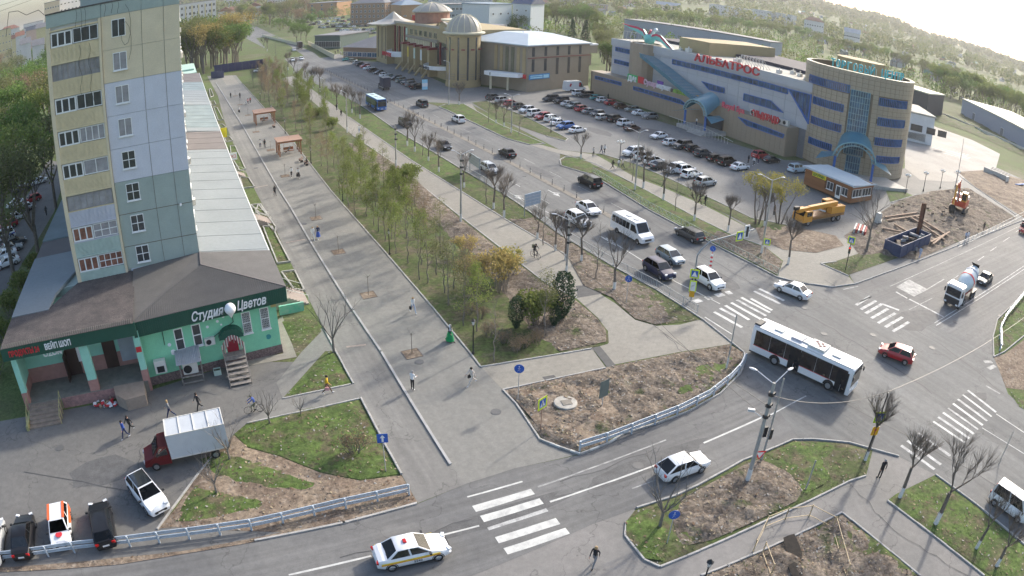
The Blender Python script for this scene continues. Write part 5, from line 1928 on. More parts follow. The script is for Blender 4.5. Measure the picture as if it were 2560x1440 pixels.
farb('white_block','white block with rounded roof right of the ribbed dome','building',PD(1222,75,330),PD(1278,72,345),16,Hd(1240,12,330),mat('pale_blue_wall',(.5,.54,.56),.8,var=.05),RFB,3,3,1.4,1.2,4)
farb('white_block','white stair block with small windows behind the tan hall','building',PD(1280,72,350),PD(1325,74,345),14,Hd(1300,10,345),mat('pale_blue_wall',(.5,.54,.56)),mat('dark_blue_roof',(.08,.1,.16)),2,4,1.2,1.0,4,roof='gable',rh=5)
farb('beige_shed','beige blank wall block between the round tower and the tan hall','building',PD(1205,140,250),PD(1262,128,270),14,Hd(1230,70,255),mat('beige_wall',(.4,.34,.26),.9),RFG)
farb('low_market','low building with grey hipped roof left of the theatre','building',PD(858,130,300),PD(955,138,285),30,4.8,BRK2,RFG,8,1,2.6,2.0,.8,roof='hip',rh=5,glass=GLASSB)
farb('low_market','low dark shop hall with glazed front beside the car park','building',PD(787,105,355),PD(850,108,345),25,6.5,mat('dark_green_wall',(.07,.11,.1)),RFG,7,1,2.4,3.0,.8)
# grey wall building behind the shopping centre and low sheds
farb('long_shed','very long grey shed behind the shopping centre','shed',PD(1560,78,440),PD(1925,128,380),14,Hd(1700,66,420),mat('grey_shed',(.28,.31,.36),.7,var=.04),RFG)
# apartment rows on the far right
farb('white_flats','long white five storey flats beyond the woods','flats',PD(1772,38,1150),PD(1870,48,1100),14,Hd(1820,16,1120),WH,RFB,14,5,1.8,1.6,1.5)
farb('white_flats','white five storey flats, right block beyond the woods','flats',PD(1880,52,1080),PD(1978,62,1040),14,Hd(1930,30,1060),WH,RFB,14,5,1.8,1.6,1.5)
# town blocks scattered up to the top edge
for i,(x0,x1,y,d,t,f_,m_) in enumerate(((215,262,40,900,8,5,WH),(560,600,14,1300,-4,5,WH),(610,650,12,1250,-2,4,BRK2),(668,720,22,1000,2,5,WH),(728,765,16,1100,-2,5,mat('peach_wall',(.6,.48,.33),.8)),(700,742,34,900,20,3,YW),(1180,1222,40,620,14,4,mat('grey_blue_wall',(.3,.33,.36),.8)),(1330,1375,22,900,6,3,BRK2),(1395,1440,18,1000,4,4,WH),(1468,1520,24,900,10,3,BRK2),(1560,1610,20,1100,6,4,WH),(1640,1700,24,1100,10,3,mat('peach_wall',(.6,.48,.33))),(640,668,40,850,26,3,BRK),(2010,2060,62,900,48,3,WH),(2110,2150,92,800,78,3,WH),(60,110,96,950,62,7,WH),(0,50,100,900,80,5,WH))):
 farb('town_block','%s distant town block from the start of the list of roofs at the top edge' % ORD[i] if False else '%s block %s at the top of the picture' % (('pale','small pale','brown','pale five storey','peach','yellow','grey blue','brown low','pale four storey','long brown','hazy white','peach long','orange low','white villa','white gabled','tall white','cut off white')[i],('behind the near flats','left of the school gables','over the gabled house','right of the white gable','before the brick block','in the trees by the far avenue','beside the dark office','right of the stair block','over the pine woods','over the spruces','left of the gull sculpture','over the long shed','hidden at the far avenue','left of the drum tower','over the drum tower','at the far left skyline','at the far left edge')[i]),'building',PD(x0,y,d),PD(x1,y,d),16,max(6,Hd(x0,t,d)),m_,(RFG,RFR,RFB)[i % 3],8,f_,2.0,1.8,1.5,roof=('flat','hip','gable')[i % 3],rh=5,side=1)
# right side
farb('grey_warehouse','long blue grey warehouse with pale roof at the right edge','warehouse',PD(2404,268,345),PD(2640,372,260),30,7.5,mat('warehouse_wall',(.24,.27,.34),.7,var=.03),mat('warehouse_roof',(.55,.52,.4),.7),3,1,3.2,3.5,.3,glass=mat('grey_door',(.12,.13,.15)))
farb('dark_hall','dark hall with bright roof edge behind the drum tower','hall',PD(2210,200,300),PD(2322,235,290),18,9.5,mat('dark_hall_wall',(.06,.055,.06)),CREAM)
wb=farb('white_clad_shop','white clad shop with three dark windows behind the drum tower','shop',PD(2255,338,212),PD(2332,336,215),22,8.6,mat('white_cladding',(.62,.63,.63),.6,var=.12,scale=.3),ROOFL)
for i,x in enumerate((2.5,8.0,12.0)):
 q=MB()
 q.box(x,x+(4,3.1,3.1)[i],-.08,0,3.4,5.4)
 part('window',q,GLASSD,wb)
q=MB()
for k in range(8):q.bar((1,-.1,2.6-k*.22),(8,-.1,2.9-k*.3),.1,.1)
part('graffiti_stripe',q,DARK,wb)
# left beyond the trees
farb('far_flats','pale high rise flats with balconies at the far left behind the near block','flats',PD(112,62,700),PD(150,60,700),16,Hd(125,6,700) ,mat('peach_wall',(.6,.48,.33),.8),RFG,6,8,1.6,1.5,2)
farb('far_flats','white high rise wing just left of the roof of the near block','flats',PD(150,55,720),PD(205,50,730),16,Hd(170,-5,720),WH,RFG,6,9,2.2,1.5,2)
farb('far_flats','low yellowish flats at the far left edge','flats',PD(-20,105,800),PD(28,98,800),16,Hd(5,75,800),YW,RFG,6,5,1.6,1.5,2)
for k,(x0,x1,y,d,t) in enumerate(((40,62,112,650,92),(66,92,104,700,78),(92,116,112,600,72),(52,78,132,480,112),(82,112,142,450,116),(30,50,118,700,98))):
 farb('left_house',['small pale house farthest left beside the antenna','tall pink and white house left of the flats','narrow yellow house touching the flats edge','low grey house among the left trees','white house with dark gable below the far flats','tiny cream house at the left horizon'][k],'house',PD(x0,y,d),PD(x1,y,d),10,Hd(x0,t,d),(WH,mat('pink_wall',(.5,.36,.3)),YW,WH,WH,YW)[k],(RFR,RFG,RFG,RFG,RFG,RFR)[k],3,2,1.3,1.3,1.2,roof='gable',rh=4,side=1)
# ------------------------------------------------------------------ plants
def leafmat(name,c,c2,trans=.35):
 m=bpy.data.materials.new(name)
 m.use_nodes=True
 t=m.node_tree
 p=t.nodes['Principled BSDF']
 g=t.nodes.new('ShaderNodeNewGeometry')
 oi=t.nodes.new('ShaderNodeObjectInfo')
 r=t.nodes.new('ShaderNodeMix')
 r.data_type='RGBA'
 r.inputs['A'].default_value=(*c,1)
 r.inputs['B'].default_value=(*c2,1)
 t.links.new(g.outputs['Random Per Island'],r.inputs['Factor'])
 h=t.nodes.new('ShaderNodeHueSaturation')
 mr=t.nodes.new('ShaderNodeMapRange')
 mr.inputs['To Min'].default_value=.75
 mr.inputs['To Max'].default_value=1.25
 t.links.new(oi.outputs['Random'],mr.inputs['Value'])
 t.links.new(mr.outputs[0],h.inputs['Value'])
 t.links.new(r.outputs['Result'],h.inputs['Color'])
 t.links.new(h.outputs[0],p.inputs['Base Color'])
 p.inputs['Roughness'].default_value=.7
 p.inputs['Specular IOR Level'].default_value=.2
 tr=t.nodes.new('ShaderNodeBsdfTranslucent')
 t.links.new(h.outputs[0],tr.inputs['Color'])
 mx=t.nodes.new('ShaderNodeMixShader')
 mx.inputs[0].default_value=trans
 out=t.nodes['Material Output']
 t.links.new(p.outputs[0],mx.inputs[1])
 t.links.new(tr.outputs[0],mx.inputs[2])
 t.links.new(mx.outputs[0],out.inputs['Surface'])
 return m
LF_YG=leafmat('spring_leaves',(.24,.27,.07),(.13,.18,.05))
LF_OL=leafmat('olive_leaves',(.2,.2,.08),(.12,.14,.055))
LF_OR=leafmat('amber_buds',(.46,.36,.13),(.32,.26,.1))
LF_YE=leafmat('yellow_leaves',(.45,.38,.1),(.3,.3,.09))
LF_BR=leafmat('brown_buds',(.28,.19,.12),(.18,.14,.09))
LF_DK=leafmat('conifer_needles',(.06,.1,.05),(.03,.055,.03),.2)
LF_GR=leafmat('fresh_green_leaves',(.16,.24,.06),(.09,.16,.04))
BARK=mat('dark_bark',(.15,.125,.105),.95,var=.35,scale=4,bump=.6)
BARKL=mat('grey_bark',(.17,.15,.13),.95,var=.35,scale=4)
LIME=mat('whitewash',(.6,.6,.58),.9,var=.12,scale=3)
def rnd(a,b):return random.uniform(a,b)
def branch(q,p,d,L,r,depth,tips,n=5,spread=.6,seg=3,up=.25,kids=3,shrink=.62):
 for i in range(seg):
  d2=(d+Vector((rnd(-1,1),rnd(-1,1),rnd(-.6,1)))*.16).normalized()
  e=p+d2*(L/seg)
  r2=r*(1-.28/seg*1.2)
  q.tube(p,e,r,r2,n if depth > 1 else 3,cap=False)
  p,d,r=e,d2,r2
  if depth > 0 and i < seg-1 and random.random() < .6:
   s=(d+Vector((rnd(-1,1),rnd(-1,1),rnd(-.2,.8)))*spread*1.2).normalized()
   branch(q,p,s,L*shrink*.8,r*.5,depth-1,tips,max(3,n-1),spread,seg,up,kids,shrink)
 if depth == 0:
  tips.append((p,d))
  return
 for k in range(kids):
  a=2*math.pi*(k+rnd(0,.6))/kids
  o=d.orthogonal().normalized()
  o.rotate(Matrix.Rotation(a,3,d))
  s=(d*(1-spread*.5)+o*spread+Vector((0,0,up))).normalized()
  branch(q,p,s,L*shrink*rnd(.8,1.15),r*.62,depth-1,tips,max(3,n-1),spread,seg,up,kids,shrink)
def leafquad(q,c,s):
 a=Vector((rnd(-1,1),rnd(-1,1),rnd(-1,1))).normalized()
 b=a.orthogonal().normalized()
 b.rotate(Matrix.Rotation(rnd(0,6.28),3,a))
 e=a.cross(b)
 q.add([c-b*s,c+e*s*.7,c+b*s,c-e*s*.7],[(0,1,2,3)])
def leaves(tips,n,sp,s,jit=.4):
 q=MB()
 for p,d in tips:
  for k in range(n):
   leafquad(q,p-d*rnd(0,sp*1.5)+Vector((rnd(-1,1),rnd(-1,1),rnd(-1,1)))*sp,s*rnd(.6,1.4))
 return q
def proto(name,cat,parts):
 t=thing(name,'tree',cat,(0,0,-200))
 for pn,q,m,sm in parts:part(pn,q,m,t,sm)
 return freeze(t)
TREES={}
def build_trees():
 # pollarded street trees, limewashed foot
 L=[]
 for k in range(6):
  q,tips=MB(),[]
  h=rnd(1.9,3.2)
  q.tube((0,0,.9),(rnd(-.15,.15),rnd(-.15,.15),h),.14,.11,7)
  top=Vector(q.v[-1])
  top=Vector((top.x*.3,top.y*.3,h))
  n_=random.randint(3,5)
  for j in range(n_):
   a=6.28*(j+rnd(0,.5))/n_
   branch(q,top,Vector((math.cos(a)*.5,math.sin(a)*.5,1)).normalized(),rnd(.9,1.7),.06,2,tips,5,.5,2,.4,3,.58)
  for p,d in list(tips):
   for z in range(7):q.tube(p-d*rnd(0,.5),p+(d+Vector((rnd(-.8,.8),rnd(-.8,.8),.4))).normalized()*rnd(.4,1.0),.012,.004,3,cap=False)
  w_=MB()
  w_.tube((0,0,-.1),(0,0,.95),.165,.145,8)
  L.append(proto('pollarded_tree','tree',[('trunk',q,BARK,40),('limewashed_foot',w_,LIME,40)]))
 TREES['pollard']=L
 L=[]
 for k in range(2):
  q,tips=MB(),[]
  h=1.4
  q.tube((0,0,-.1),(0,0,h),.12,.09,6)
  for j in range(6):
   a=6.28*j/6+rnd(0,.5)
   branch(q,Vector((0,0,h-.2)),Vector((math.cos(a)*.5,math.sin(a)*.5,1)).normalized(),rnd(1.5,2.1),.055,2,tips,4,.5,2,.4,3,.6)
  L.append(proto('bare_tree','tree',[('branches',q,BARKL,40)]))
 TREES['bare']=L
 def young(lm,nl,size,kinds=3,bark=BARKL,name='young_tree',dep=2,h0=1.6):
  L=[]
  for k in range(kinds):
   q,tips=MB(),[]
   p=Vector((0,0,-.1))
   r=.075
   z=0
   for j in range(9):
    e=Vector((rnd(-.12,.12),rnd(-.12,.12),(j+1)*.68))
    q.tube(p,e,r,r*.87,5,cap=False)
    if e.z > h0:
     for b in range(2):
      a=rnd(0,6.28)
      branch(q,e,Vector((math.cos(a)*.8,math.sin(a)*.8,.8)).normalized(),(1.5-.13*j)*rnd(.8,1.1),r*.45,dep,tips,4,.5,2,.3,2,.6)
    p,r=e,r*.87
   tips.append((p,Vector((0,0,1))))
   ps=[('trunk',q,bark,40)]
   if lm:ps.append(('crown',leaves(tips,nl,.34,size),lm,None))
   L.append(proto(name,'tree',ps))
  return L
 TREES['young_green']=young(LF_YG,20,.06)
 TREES['young_olive']=young(LF_OL,14,.05)
 TREES['young_bare']=young(None,0,0,2)
 TREES['young_brown']=young(LF_BR,16,.045)
 L=[]
 for k in range(2):
  q=MB()
  q.tube((0,0,0),(.03,0,1.9),.03,.02,5)
  for j in range(6):
   a=rnd(0,6.28)
   q.tube((.03,0,1.7),(.03+.35*math.cos(a),.35*math.sin(a),2.0+rnd(-.1,.3)),.012,.006,3)
  L.append(proto('sapling','sapling',[('stem',q,BARK,40)]))
 TREES['sapling']=L
 L=[]   # yellow-green spreading trees
 for k in range(2):
  q,tips=MB(),[]
  for j in range(4):
   a=6.28*j/4+rnd(0,.5)
   b=Vector((math.cos(a)*.35,math.sin(a)*.35,0))
   d=Vector((math.cos(a)*.28,math.sin(a)*.28,1)).normalized()
   q.tube(b+Vector((0,0,-.1)),b+d*2.4,.12,.09,6,cap=False)
   branch(q,b+d*2.4,d,2.4,.085,3,tips,5,.55,2,.3,3,.6)
  L.append(proto('yellow_green_tree','tree',[('trunk',q,BARK,40),('crown',leaves(tips,12,.5,.11),LF_YE,None)]))
 TREES['yellow']=L
 def big(lm,name,nl,ls,kinds=3,h=4.5,L0=4.2,bark=BARK,spread=.55,up=.35):
  L=[]
  for k in range(kinds):
   q,tips=MB(),[]
   q.tube((0,0,-.2),(rnd(-.2,.2),rnd(-.2,.2),h),.28,.22,7,cap=False)
   for j in range(4):
    a=6.28*j/4+rnd(0,.8)
    branch(q,Vector((0,0,h-.1-.6*(j % 2))),Vector((math.cos(a)*.5,math.sin(a)*.5,1)).normalized(),L0,.15,3,tips,5,spread,2,up,3,.64)
   L.append(proto(name,'tree',[('trunk',q,bark,40),('crown',leaves(tips,nl,.8,ls),lm,None)]))
  return L
 TREES['big_green']=big(LF_GR,'leafy_tree',14,.2)
 TREES['big_yg']=big(LF_YG,'leafy_tree',14,.2)
 TREES['big_olive']=big(LF_OL,'budding_tree',12,.16)
 TREES['big_brown']=big(LF_BR,'budding_tree',12,.15,2)
 TREES['big_amber']=big(LF_OR,'budding_tree',12,.17,2)
 L=[]
 for k in range(2):   # broad bare tree
  q,tips=MB(),[]
  q.tube((0,0,-.2),(.1,0,2.2),.22,.17,7,cap=False)
  p,r=Vector((.1,0,2.2)),.16
  for j in range(7):
   e=p+Vector((rnd(-.15,.15),rnd(-.15,.15),.85))
   q.tube(p,e,r,r*.85,6,cap=False)
   for b in range(3):
    a=rnd(0,6.28)
    branch(q,e,Vector((math.cos(a),math.sin(a),.9)).normalized(),(2.5-.24*j),r*.45,2,tips,4,.5,2,.3,3,.6)
   p,r=e,r*.82
  L.append(proto('tall_bare_tree','tree',[('trunk',q,BARKL,40)]))
 TREES['tall_bare']=L
 def shrub(lm,name,n_,R_,H_,nl,ls):
  q,tips=MB(),[]
  for j in range(n_):
   a=rnd(0,6.28)
   b=Vector((math.cos(a),math.sin(a),0))*rnd(0,R_*.35)
   branch(q,b,(Vector((math.cos(a),math.sin(a),0))*rnd(.1,.6)+Vector((0,0,1))).normalized(),H_*.5,.03,2,tips,3,.45,2,.3,3,.62)
  ps=[('stems',q,BARKL,40)]
  if lm:ps.append(('foliage',leaves(tips,nl,.2,ls),lm,None))
  return proto(name,'shrub',ps)
 TREES['amber_shrub']=[shrub(LF_OR,'amber_shrub',16,1.6,2.8,7,.08) for k in range(2)]
 TREES['yellow_shrub']=[shrub(LF_YE,'yellow_shrub',16,1.5,2.4,8,.09)]
 TREES['green_shrub']=[shrub(LF_YG,'green_shrub',16,1.4,2.2,9,.09) for k in range(2)]
 TREES['bare_shrub']=[shrub(LF_BR,'bare_shrub',18,1.3,1.7,3,.05) for k in range(2)]
 L=[]
 for k in range(2):   # thuja
  q=MB()
  c=MB()
  q.tube((0,0,-.1),(0,0,3.6),.09,.03,6)
  for i in range(2600):
   t=random.random()
   z=.15+t*4.0
   rr=(1.05*math.sin(math.pi*min(1,(1-t)*.85+.12)) ** .8)*math.sqrt(rnd(.25,1))*(1+.3*noise.noise(Vector((z*1.6,k*9,math.sin(i)))))
   a=rnd(0,6.28)
   leafquad(c,Vector((rr*math.cos(a),rr*math.sin(a),z)),rnd(.05,.11))
  L.append(proto('thuja','conifer',[('trunk',q,BARK,40),('needles',c,LF_DK,None)]))
 TREES['thuja']=L
 L=[]
 for k in range(2):   # tall pine / spruce
  q=MB()
  c=MB()
  q.tube((0,0,-.1),(0,0,15),.25,.04,6)
  for i in range(26):
   z=3+i*.46
   rr=3.0*(1-(z-3)/13)+.25
   for j in range(7):
    a=rnd(0,6.28)
    for m_ in range(12):
     t=math.sqrt(random.random())
     leafquad(c,Vector((rr*t*math.cos(a)+rnd(-.25,.25),rr*t*math.sin(a)+rnd(-.25,.25),z-t*.6+rnd(-.15,.15))),rnd(.16,.3))
  L.append(proto('spruce','conifer',[('trunk',q,BARK,40),('needles',c,LF_DK,None)]))
 TREES['spruce']=L
build_trees()
def tree(kind,px,py,s,label,group=None,z=0):
 p=G(px,py) if not isinstance(px,Vector) else px
 o=random.choice(TREES[kind])
 return place(o,(p.x,p.y,z),rnd(0,6.28),label,group,s*rnd(.94,1.06))
# street trees beside the avenue
W=[(745,228),(763,203),(770,213),(783,220),(800,230),(828,247),(843,272),(866,278),(880,283),(890,290),(900,297),(1037,380),(1057,390),(1071,403),(1097,430),(1160,470),(1215,510),(1234,523),(1260,543),(1343,597),(1358,613),(1388,627),(1413,650),(1453,655),(1490,697),(1535,727),(720,175),(735,185),(668,128),(660,120),(690,150),(1018,365)]
for i,(x,y) in enumerate(sorted(W,key=lambda p:p[1])):tree('pollard' if i % 4 != 2 else 'young_bare',x,y,rnd(.85,1.15) if y > 300 else 1.2,'%s pollarded tree from the far end of the grass strip west of the avenue' % ORD[i],'pollarded trees west of the avenue')
E_=[(1148,263),(1222,307),(1240,308),(1260,317),(1298,340),(1452,398),(1608,470),(1688,528),(1735,553),(1820,577),(1890,562),(1970,660),(1658,500),(1580,452)]
for i,(x,y) in enumerate(E_):tree('pollard' if i % 3 != 1 else 'young_bare',x,y,rnd(.9,1.2),'%s dark pollarded tree from the far end along the pavement east of the avenue' % ORD[i],'pollarded trees east of the avenue')
for (x,y,s,l) in ((2162,1151,1.0,'pollarded tree leaning beside the yellow pedestrian sign pole at the lower right corner'),(2249,1244,1.1,'pollarded tree on the point of the lower right lawn'),(2338,1311,1.25,'widest pollarded tree in the middle of the lower right lawn'),(2440,1372,.9,'small pollarded tree behind the white van on the lower right lawn'),(2489,1418,1.0,'pollarded tree at the bottom edge below the white van')):
 tree('pollard',x,y,s,l,'pollarded trees at the lower right corner')
tree('tall_bare',2165,630,1.0,'tall bare tree beside the blue skip at the dug corner')
tree('bare',1649,1320,1.15,'bare bushy tree beside the blue round sign on the lower lawn')
tree('bare',835,880,1.1,'bare spreading tree at the top of the diagonal path')
tree('bare',675,1062,.75,'thin bare tree at the lawn corner beside the cyclist')
tree('bare',753,1040,.45,'tiny bare sapling on the north edge of the big lawn')
tree('bare',575,1150,.8,'budding bare tree behind the box truck')
tree('bare',543,1235,.75,'bare tree below the box truck')
tree('bare_shrub',885,1130,1.15,'dark leafy shrub on the big lawn by the blue arrow sign')
tree('yellow',1893,560,1.0,'left yellow green tree by the orange crane truck','yellow green trees by the crane truck')
tree('yellow',1947,560,1.05,'right yellow green tree by the orange crane truck','yellow green trees by the crane truck')
tree('pollard',1910,567,1.0,'dark leaning tree between the two yellow green trees')
for i,(x,y) in enumerate(((1030,885),(921,738),(846,630),(790,546),(713,440),(677,375),(640,330),(620,288),(600,262),(588,240))):
 tree('sapling',x,y,1.15 if i < 5 else .9,'%s sapling from the near end of the paved promenade' % ORD[i],'saplings on the promenade')
 q=MB()
 p=G(x,y)
 q.box(-.75,.75,-.75,.75,.018,.03,1)
 for a,b,c,d in ((-.8,.8,-.8,-.75),(-.8,.8,.75,.8),(-.8,-.75,-.75,.75),(.75,.8,-.75,.75)):q.box(a,b,c,d,.015,.05)
 o=part('tree_pit',q,[mat('pit_frame',(.12,.1,.09)),SAND])
 o.location=(p.x,p.y,0)
 o.rotation_euler=(0,0,AV)
 tag(o,'%s square tree pit from the near end of the promenade' % ORD[i],'tree pit','tree pits on the promenade')
# park planting between promenade and cycle path
PT=[(917,543,'young_green'),(947,580,'young_olive'),(1021,660,'young_bare'),(1069,710,'young_olive'),(1120,767,'young_olive'),(1163,757,'young_brown'),(1236,904,'young_bare'),(1360,847,'young_olive'),(820,437,'young_brown'),(804,417,'young_brown'),(778,407,'young_olive'),(985,520,'young_green'),(1000,560,'young_green'),(880,480,'young_green'),(900,430,'young_green'),(960,470,'young_olive'),(860,455,'young_olive'),(940,520,'young_green'),(870,520,'young_green'),(1040,600,'young_brown'),(980,600,'young_olive'),(1100,640,'young_olive'),(1060,620,'young_brown')]
for (x,y) in ((960,600),(905,500),(890,540),(930,480),(870,440),(840,400),(915,460),(1010,600),(1060,660),(1090,690),(1140,720),(985,640),(1045,700),(1110,740),(1200,830),(1160,820),(830,430),(855,490),(970,560),(935,560),(1030,560),(880,410),(905,400)):
 PT.append((x+rnd(-8,8),y+rnd(-6,6),random.choice(('young_green','young_green','young_olive','young_bare'))))
for i,(x,y,k) in enumerate(sorted(PT,key=lambda p:-p[1])):tree(k,x,y,1.0,'%s slender young tree from the near end of the park strip' % ORD[i],'young trees of the park strip')
tree('thuja',1403,800,1.28,'tall dark thuja beside the cycle path end')
tree('thuja',1290,822,.85,'shorter dark thuja left of the olive tree')
tree('thuja',1385,818,.6,'low dark thuja in front of the tall thuja')
tree('green_shrub',1340,815,1.5,'olive green bushy tree between the dark thujas')
tree('amber_shrub',1245,735,1.55,'largest amber bush beside the cycle path')
tree('amber_shrub',1185,715,1.2,'amber bush left of the largest amber bush')
tree('yellow_shrub',1275,690,1.3,'bright yellow bush touching the cycle path')
tree('amber_shrub',1165,640,.9,'small amber bush on the bare soil')
tree('green_shrub',1000,480,1.6,'wide light green bush beside the cycle path bend')
tree('green_shrub',1025,455,1.3,'light green bush over the pale path edge')
for i,(x,y) in enumerate(((1200,800),(1260,860),(1310,870),(1220,840),(1170,790),(1340,860),(1290,880))):tree('bare_shrub',x,y,.8,'%s low bare shrub from the left below the thujas' % ORD[i],'bare shrubs below the thujas')
poly=[tuple(G(*p))[:2] for p in ((612,205),(717,330),(760,385),(860,345),(835,290),(757,228),(700,192),(650,190))]
xs,ys=[p[0] for p in poly],[p[1] for p in poly]
n_=0
PL=[]
while len(PL) < 80:
 x,y=rnd(min(xs),max(xs)),rnd(min(ys),max(ys))
 if not inside(x,y,poly) or edged(x,y,poly) < 1:continue
 right=edged(x,y,[tuple(G(*p))[:2] for p in ((757,228),(860,345),(859,346))]) < 5
 PL.append((y,x,random.choice(('young_green','young_green','green_shrub','young_olive') if right else ('young_brown','young_brown','young_olive','young_bare','young_green'))))
for i,(y,x,k) in enumerate(sorted(PL)):tree(k,Vector((x,y,0)),0,rnd(.95,1.25),'%s small budding tree from the near end of the dense far park planting' % ORD[i],'dense far trees of the park strip')
# big trees in the left street
for i,(x,y,k,s) in enumerate(((38,710,'big_olive',.95),(100,660,'big_olive',1.0),(75,560,'big_yg',1.05),(20,600,'big_yg',.9),(140,520,'big_olive',.95),(60,480,'big_green',1.0),(10,455,'big_olive',1.0),(110,420,'big_yg',1.05),(-30,520,'big_green',1.1),(40,390,'big_green',1.1),(130,370,'big_olive',1.1),(90,330,'big_brown',1.1),(15,330,'big_olive',1.1),(60,280,'big_green',1.15),(130,280,'big_green',1.15),(10,255,'big_olive',1.1),(100,235,'big_green',1.1),(50,215,'big_olive',1.1),(132,205,'big_green',1.1),(5,190,'big_brown',1.1),(80,185,'big_green',1.1),(30,165,'big_olive',1.1),(120,170,'big_olive',1.1))):
 tree(k,x,y,s*1.3,'%s large tree from the near end of the left back street' % ORD[i],'large trees of the left back street')
for i,(x,y) in enumerate(((30,790),(60,740),(10,860),(95,690),(-10,940))):tree('green_shrub',x,y,1.3,'%s roadside shrub from the bottom left of the annex' % ORD[4-i],'shrubs beside the left annex')
# clump at the promenade head and trees of the far avenue
HC=[]
for i in range(34):
 x=rnd(455,610)
 y=196-(x-455)*.2-rnd(0,40)
 HC.append((x,y,random.choice(('big_amber','big_olive','big_yg','big_olive','big_yg','big_green'))))
for i,(x,y,k) in enumerate(sorted(HC)):tree(k,x,y,rnd(1.25,1.75),'%s tree from the left in the amber and olive clump above the promenade' % ORD[i],'trees above the promenade head')
FA=[]
for i in range(30):
 x=rnd(560,760)
 y=88-(x-560)*.12+rnd(-22,6)
 if 600 < x < 700 and y > 62:y=62
 FA.append((x,y))
for i,(x,y) in enumerate(sorted(FA)):tree(random.choice(('big_olive','big_brown','big_yg')),x,y,rnd(1.1,1.7),'%s tree from the left in the hazy group ending the avenue' % ORD[i],'trees at the far end of the avenue')
for i,(x,y) in enumerate(((742,108),(752,100),(765,106),(700,78),(720,84),(735,92),(755,84),(776,70),(768,62),(758,55))):tree('big_green',x,y,.75,'%s leafy tree from the left beyond the far avenue fence' % ORD[i],'leafy trees beyond the far avenue')
# woods behind the hall and shopping centre: things near, one mass beyond
WN={1340:'behind the tan hall roof',1255:'beside the white stair block',1490:'between the tan hall and the shopping centre',1550:'behind the long grey shed',2000:'behind the drum tower roof',2330:'behind the right hand warehouse',2240:'above the dark hall'}
for (x0,x1,ya,yb,cnt,kinds,sc) in ((1340,1500,62,92,16,('big_yg','big_green','big_olive'),1.25),(1255,1300,95,118,4,('big_green',),1.1),(1490,1530,120,200,12,('big_green','big_olive'),1.0),(1550,2010,55,100,46,('big_yg','big_yg','big_green','big_olive'),1.1),(2000,2230,100,165,26,('big_yg','big_olive','big_green'),1.0),(2330,2560,225,300,30,('big_yg','big_green','big_yg'),1.15),(2240,2400,175,215,16,('big_yg','big_olive'),1.0)):
 for i in range(cnt):
  x=x0+(x1-x0)*(i+rnd(0,1))/cnt
  y=ya+(yb-ya)*((x-x0)/(x1-x0))+rnd(-6,8)
  tree(random.choice(kinds),x,y,sc*rnd(.85,1.15),'%s leafing tree from the left %s' % (ORD[i],WN[x0]),'trees ' +WN[x0])
tree('spruce',1430,118,1.05,'dark spruce rising behind the tan hall roof')
tree('spruce',1462,125,1.0,'dark spruce with bare trunk right of the taller one')
tree('big_green',1262,108,1.2,'pale green birch between the white blocks')
for i,(x,y) in enumerate(((2500,500),(2470,415),(2555,430))):pass
# far woods as one mass each, made of clumps of leaf-sized faces
import numpy as np
def woods(name,m,pts,seed,hs=(7,12),leafs=46,ls=.55):
 rg=np.random.default_rng(seed)
 V,F=[],[]
 n0=0
 for (x,y,z,s) in pts:
  h=rg.uniform(*hs)*s
  r=h*rg.uniform(.28,.42)
  n_=leafs
  u=rg.normal(size=(n_,3))
  u /= np.linalg.norm(u,axis=1)[:,None]
  rad=rg.uniform(.55,1,n_) ** .5
  c=u*rad[:,None]*np.array([r,r,h*.42])+np.array([x,y,z+h*.56])
  a=rg.normal(size=(n_,3))
  a /= np.linalg.norm(a,axis=1)[:,None]
  b=np.cross(a,rg.normal(size=(n_,3)))
  b /= np.linalg.norm(b,axis=1)[:,None]
  e=np.cross(a,b)
  k=ls*s*rg.uniform(.6,1.5,n_)[:,None]
  q=np.stack([c-b*k,c+e*k*.8,c+b*k,c-e*k*.8],1).reshape(-1,3)
  V.append(q)
  F.append(np.arange(n_*4).reshape(-1,4)+n0)
  n0 += n_*4
 V,F=np.concatenate(V),np.concatenate(F)
 me=bpy.data.meshes.new(name)
 me.vertices.add(len(V))
 me.vertices.foreach_set('co',V.astype(np.float32).ravel())
 me.loops.add(len(F)*4)
 me.loops.foreach_set('vertex_index',F.astype(np.int32).ravel())
 me.polygons.add(len(F))
 me.polygons.foreach_set('loop_start',np.arange(len(F),dtype=np.int32)*4)
 me.update()
 me.validate()
 me.materials.append(m)
 o=link(name,me)
 o['kind']='stuff'
 o['category']='woods'
 o['label']={'far_woods':'mass of leafing woods','hill_woods':'hazy woods'}.get(name.rsplit('_',1)[0] if False else name,'leafing woods')
 return o
def infront(x,y):
 """keep streets and lots free"""
 v_,u_=tocity(Vector((x,y)))
 if -30 < v_ < 160 and u_ < 270:return True
 if 8 < v_ < 75 and u_ < 900:return True
 if 60 < v_ < 250 and 270 < u_ < 520 and math.degrees(math.atan2(x,y)) <-7:return True
 return False
rr_=random.Random(5)
near,mid,hill=[],[],[]
while len(near) < 1700:
 a,d=R(rr_.uniform(-50,52)),rr_.uniform(330,900)
 x,y=d*math.sin(a),d*math.cos(a)
 if infront(x,y):continue
 if math.degrees(a) > 33 and d < 400:continue
 if noise.noise(Vector((x*.012,y*.012,1))) <-.2:continue
 near.append((x,y,terr(x,y),rr_.uniform(.75,1.15)))
while len(mid) < 2600:
 a,d=R(rr_.uniform(-50,52)),rr_.uniform(900,1700)
 x,y=d*math.sin(a),d*math.cos(a)
 if noise.noise(Vector((x*.006,y*.006,2))) <-.1:continue
 mid.append((x,y,terr(x,y),rr_.uniform(1.2,2.0)))
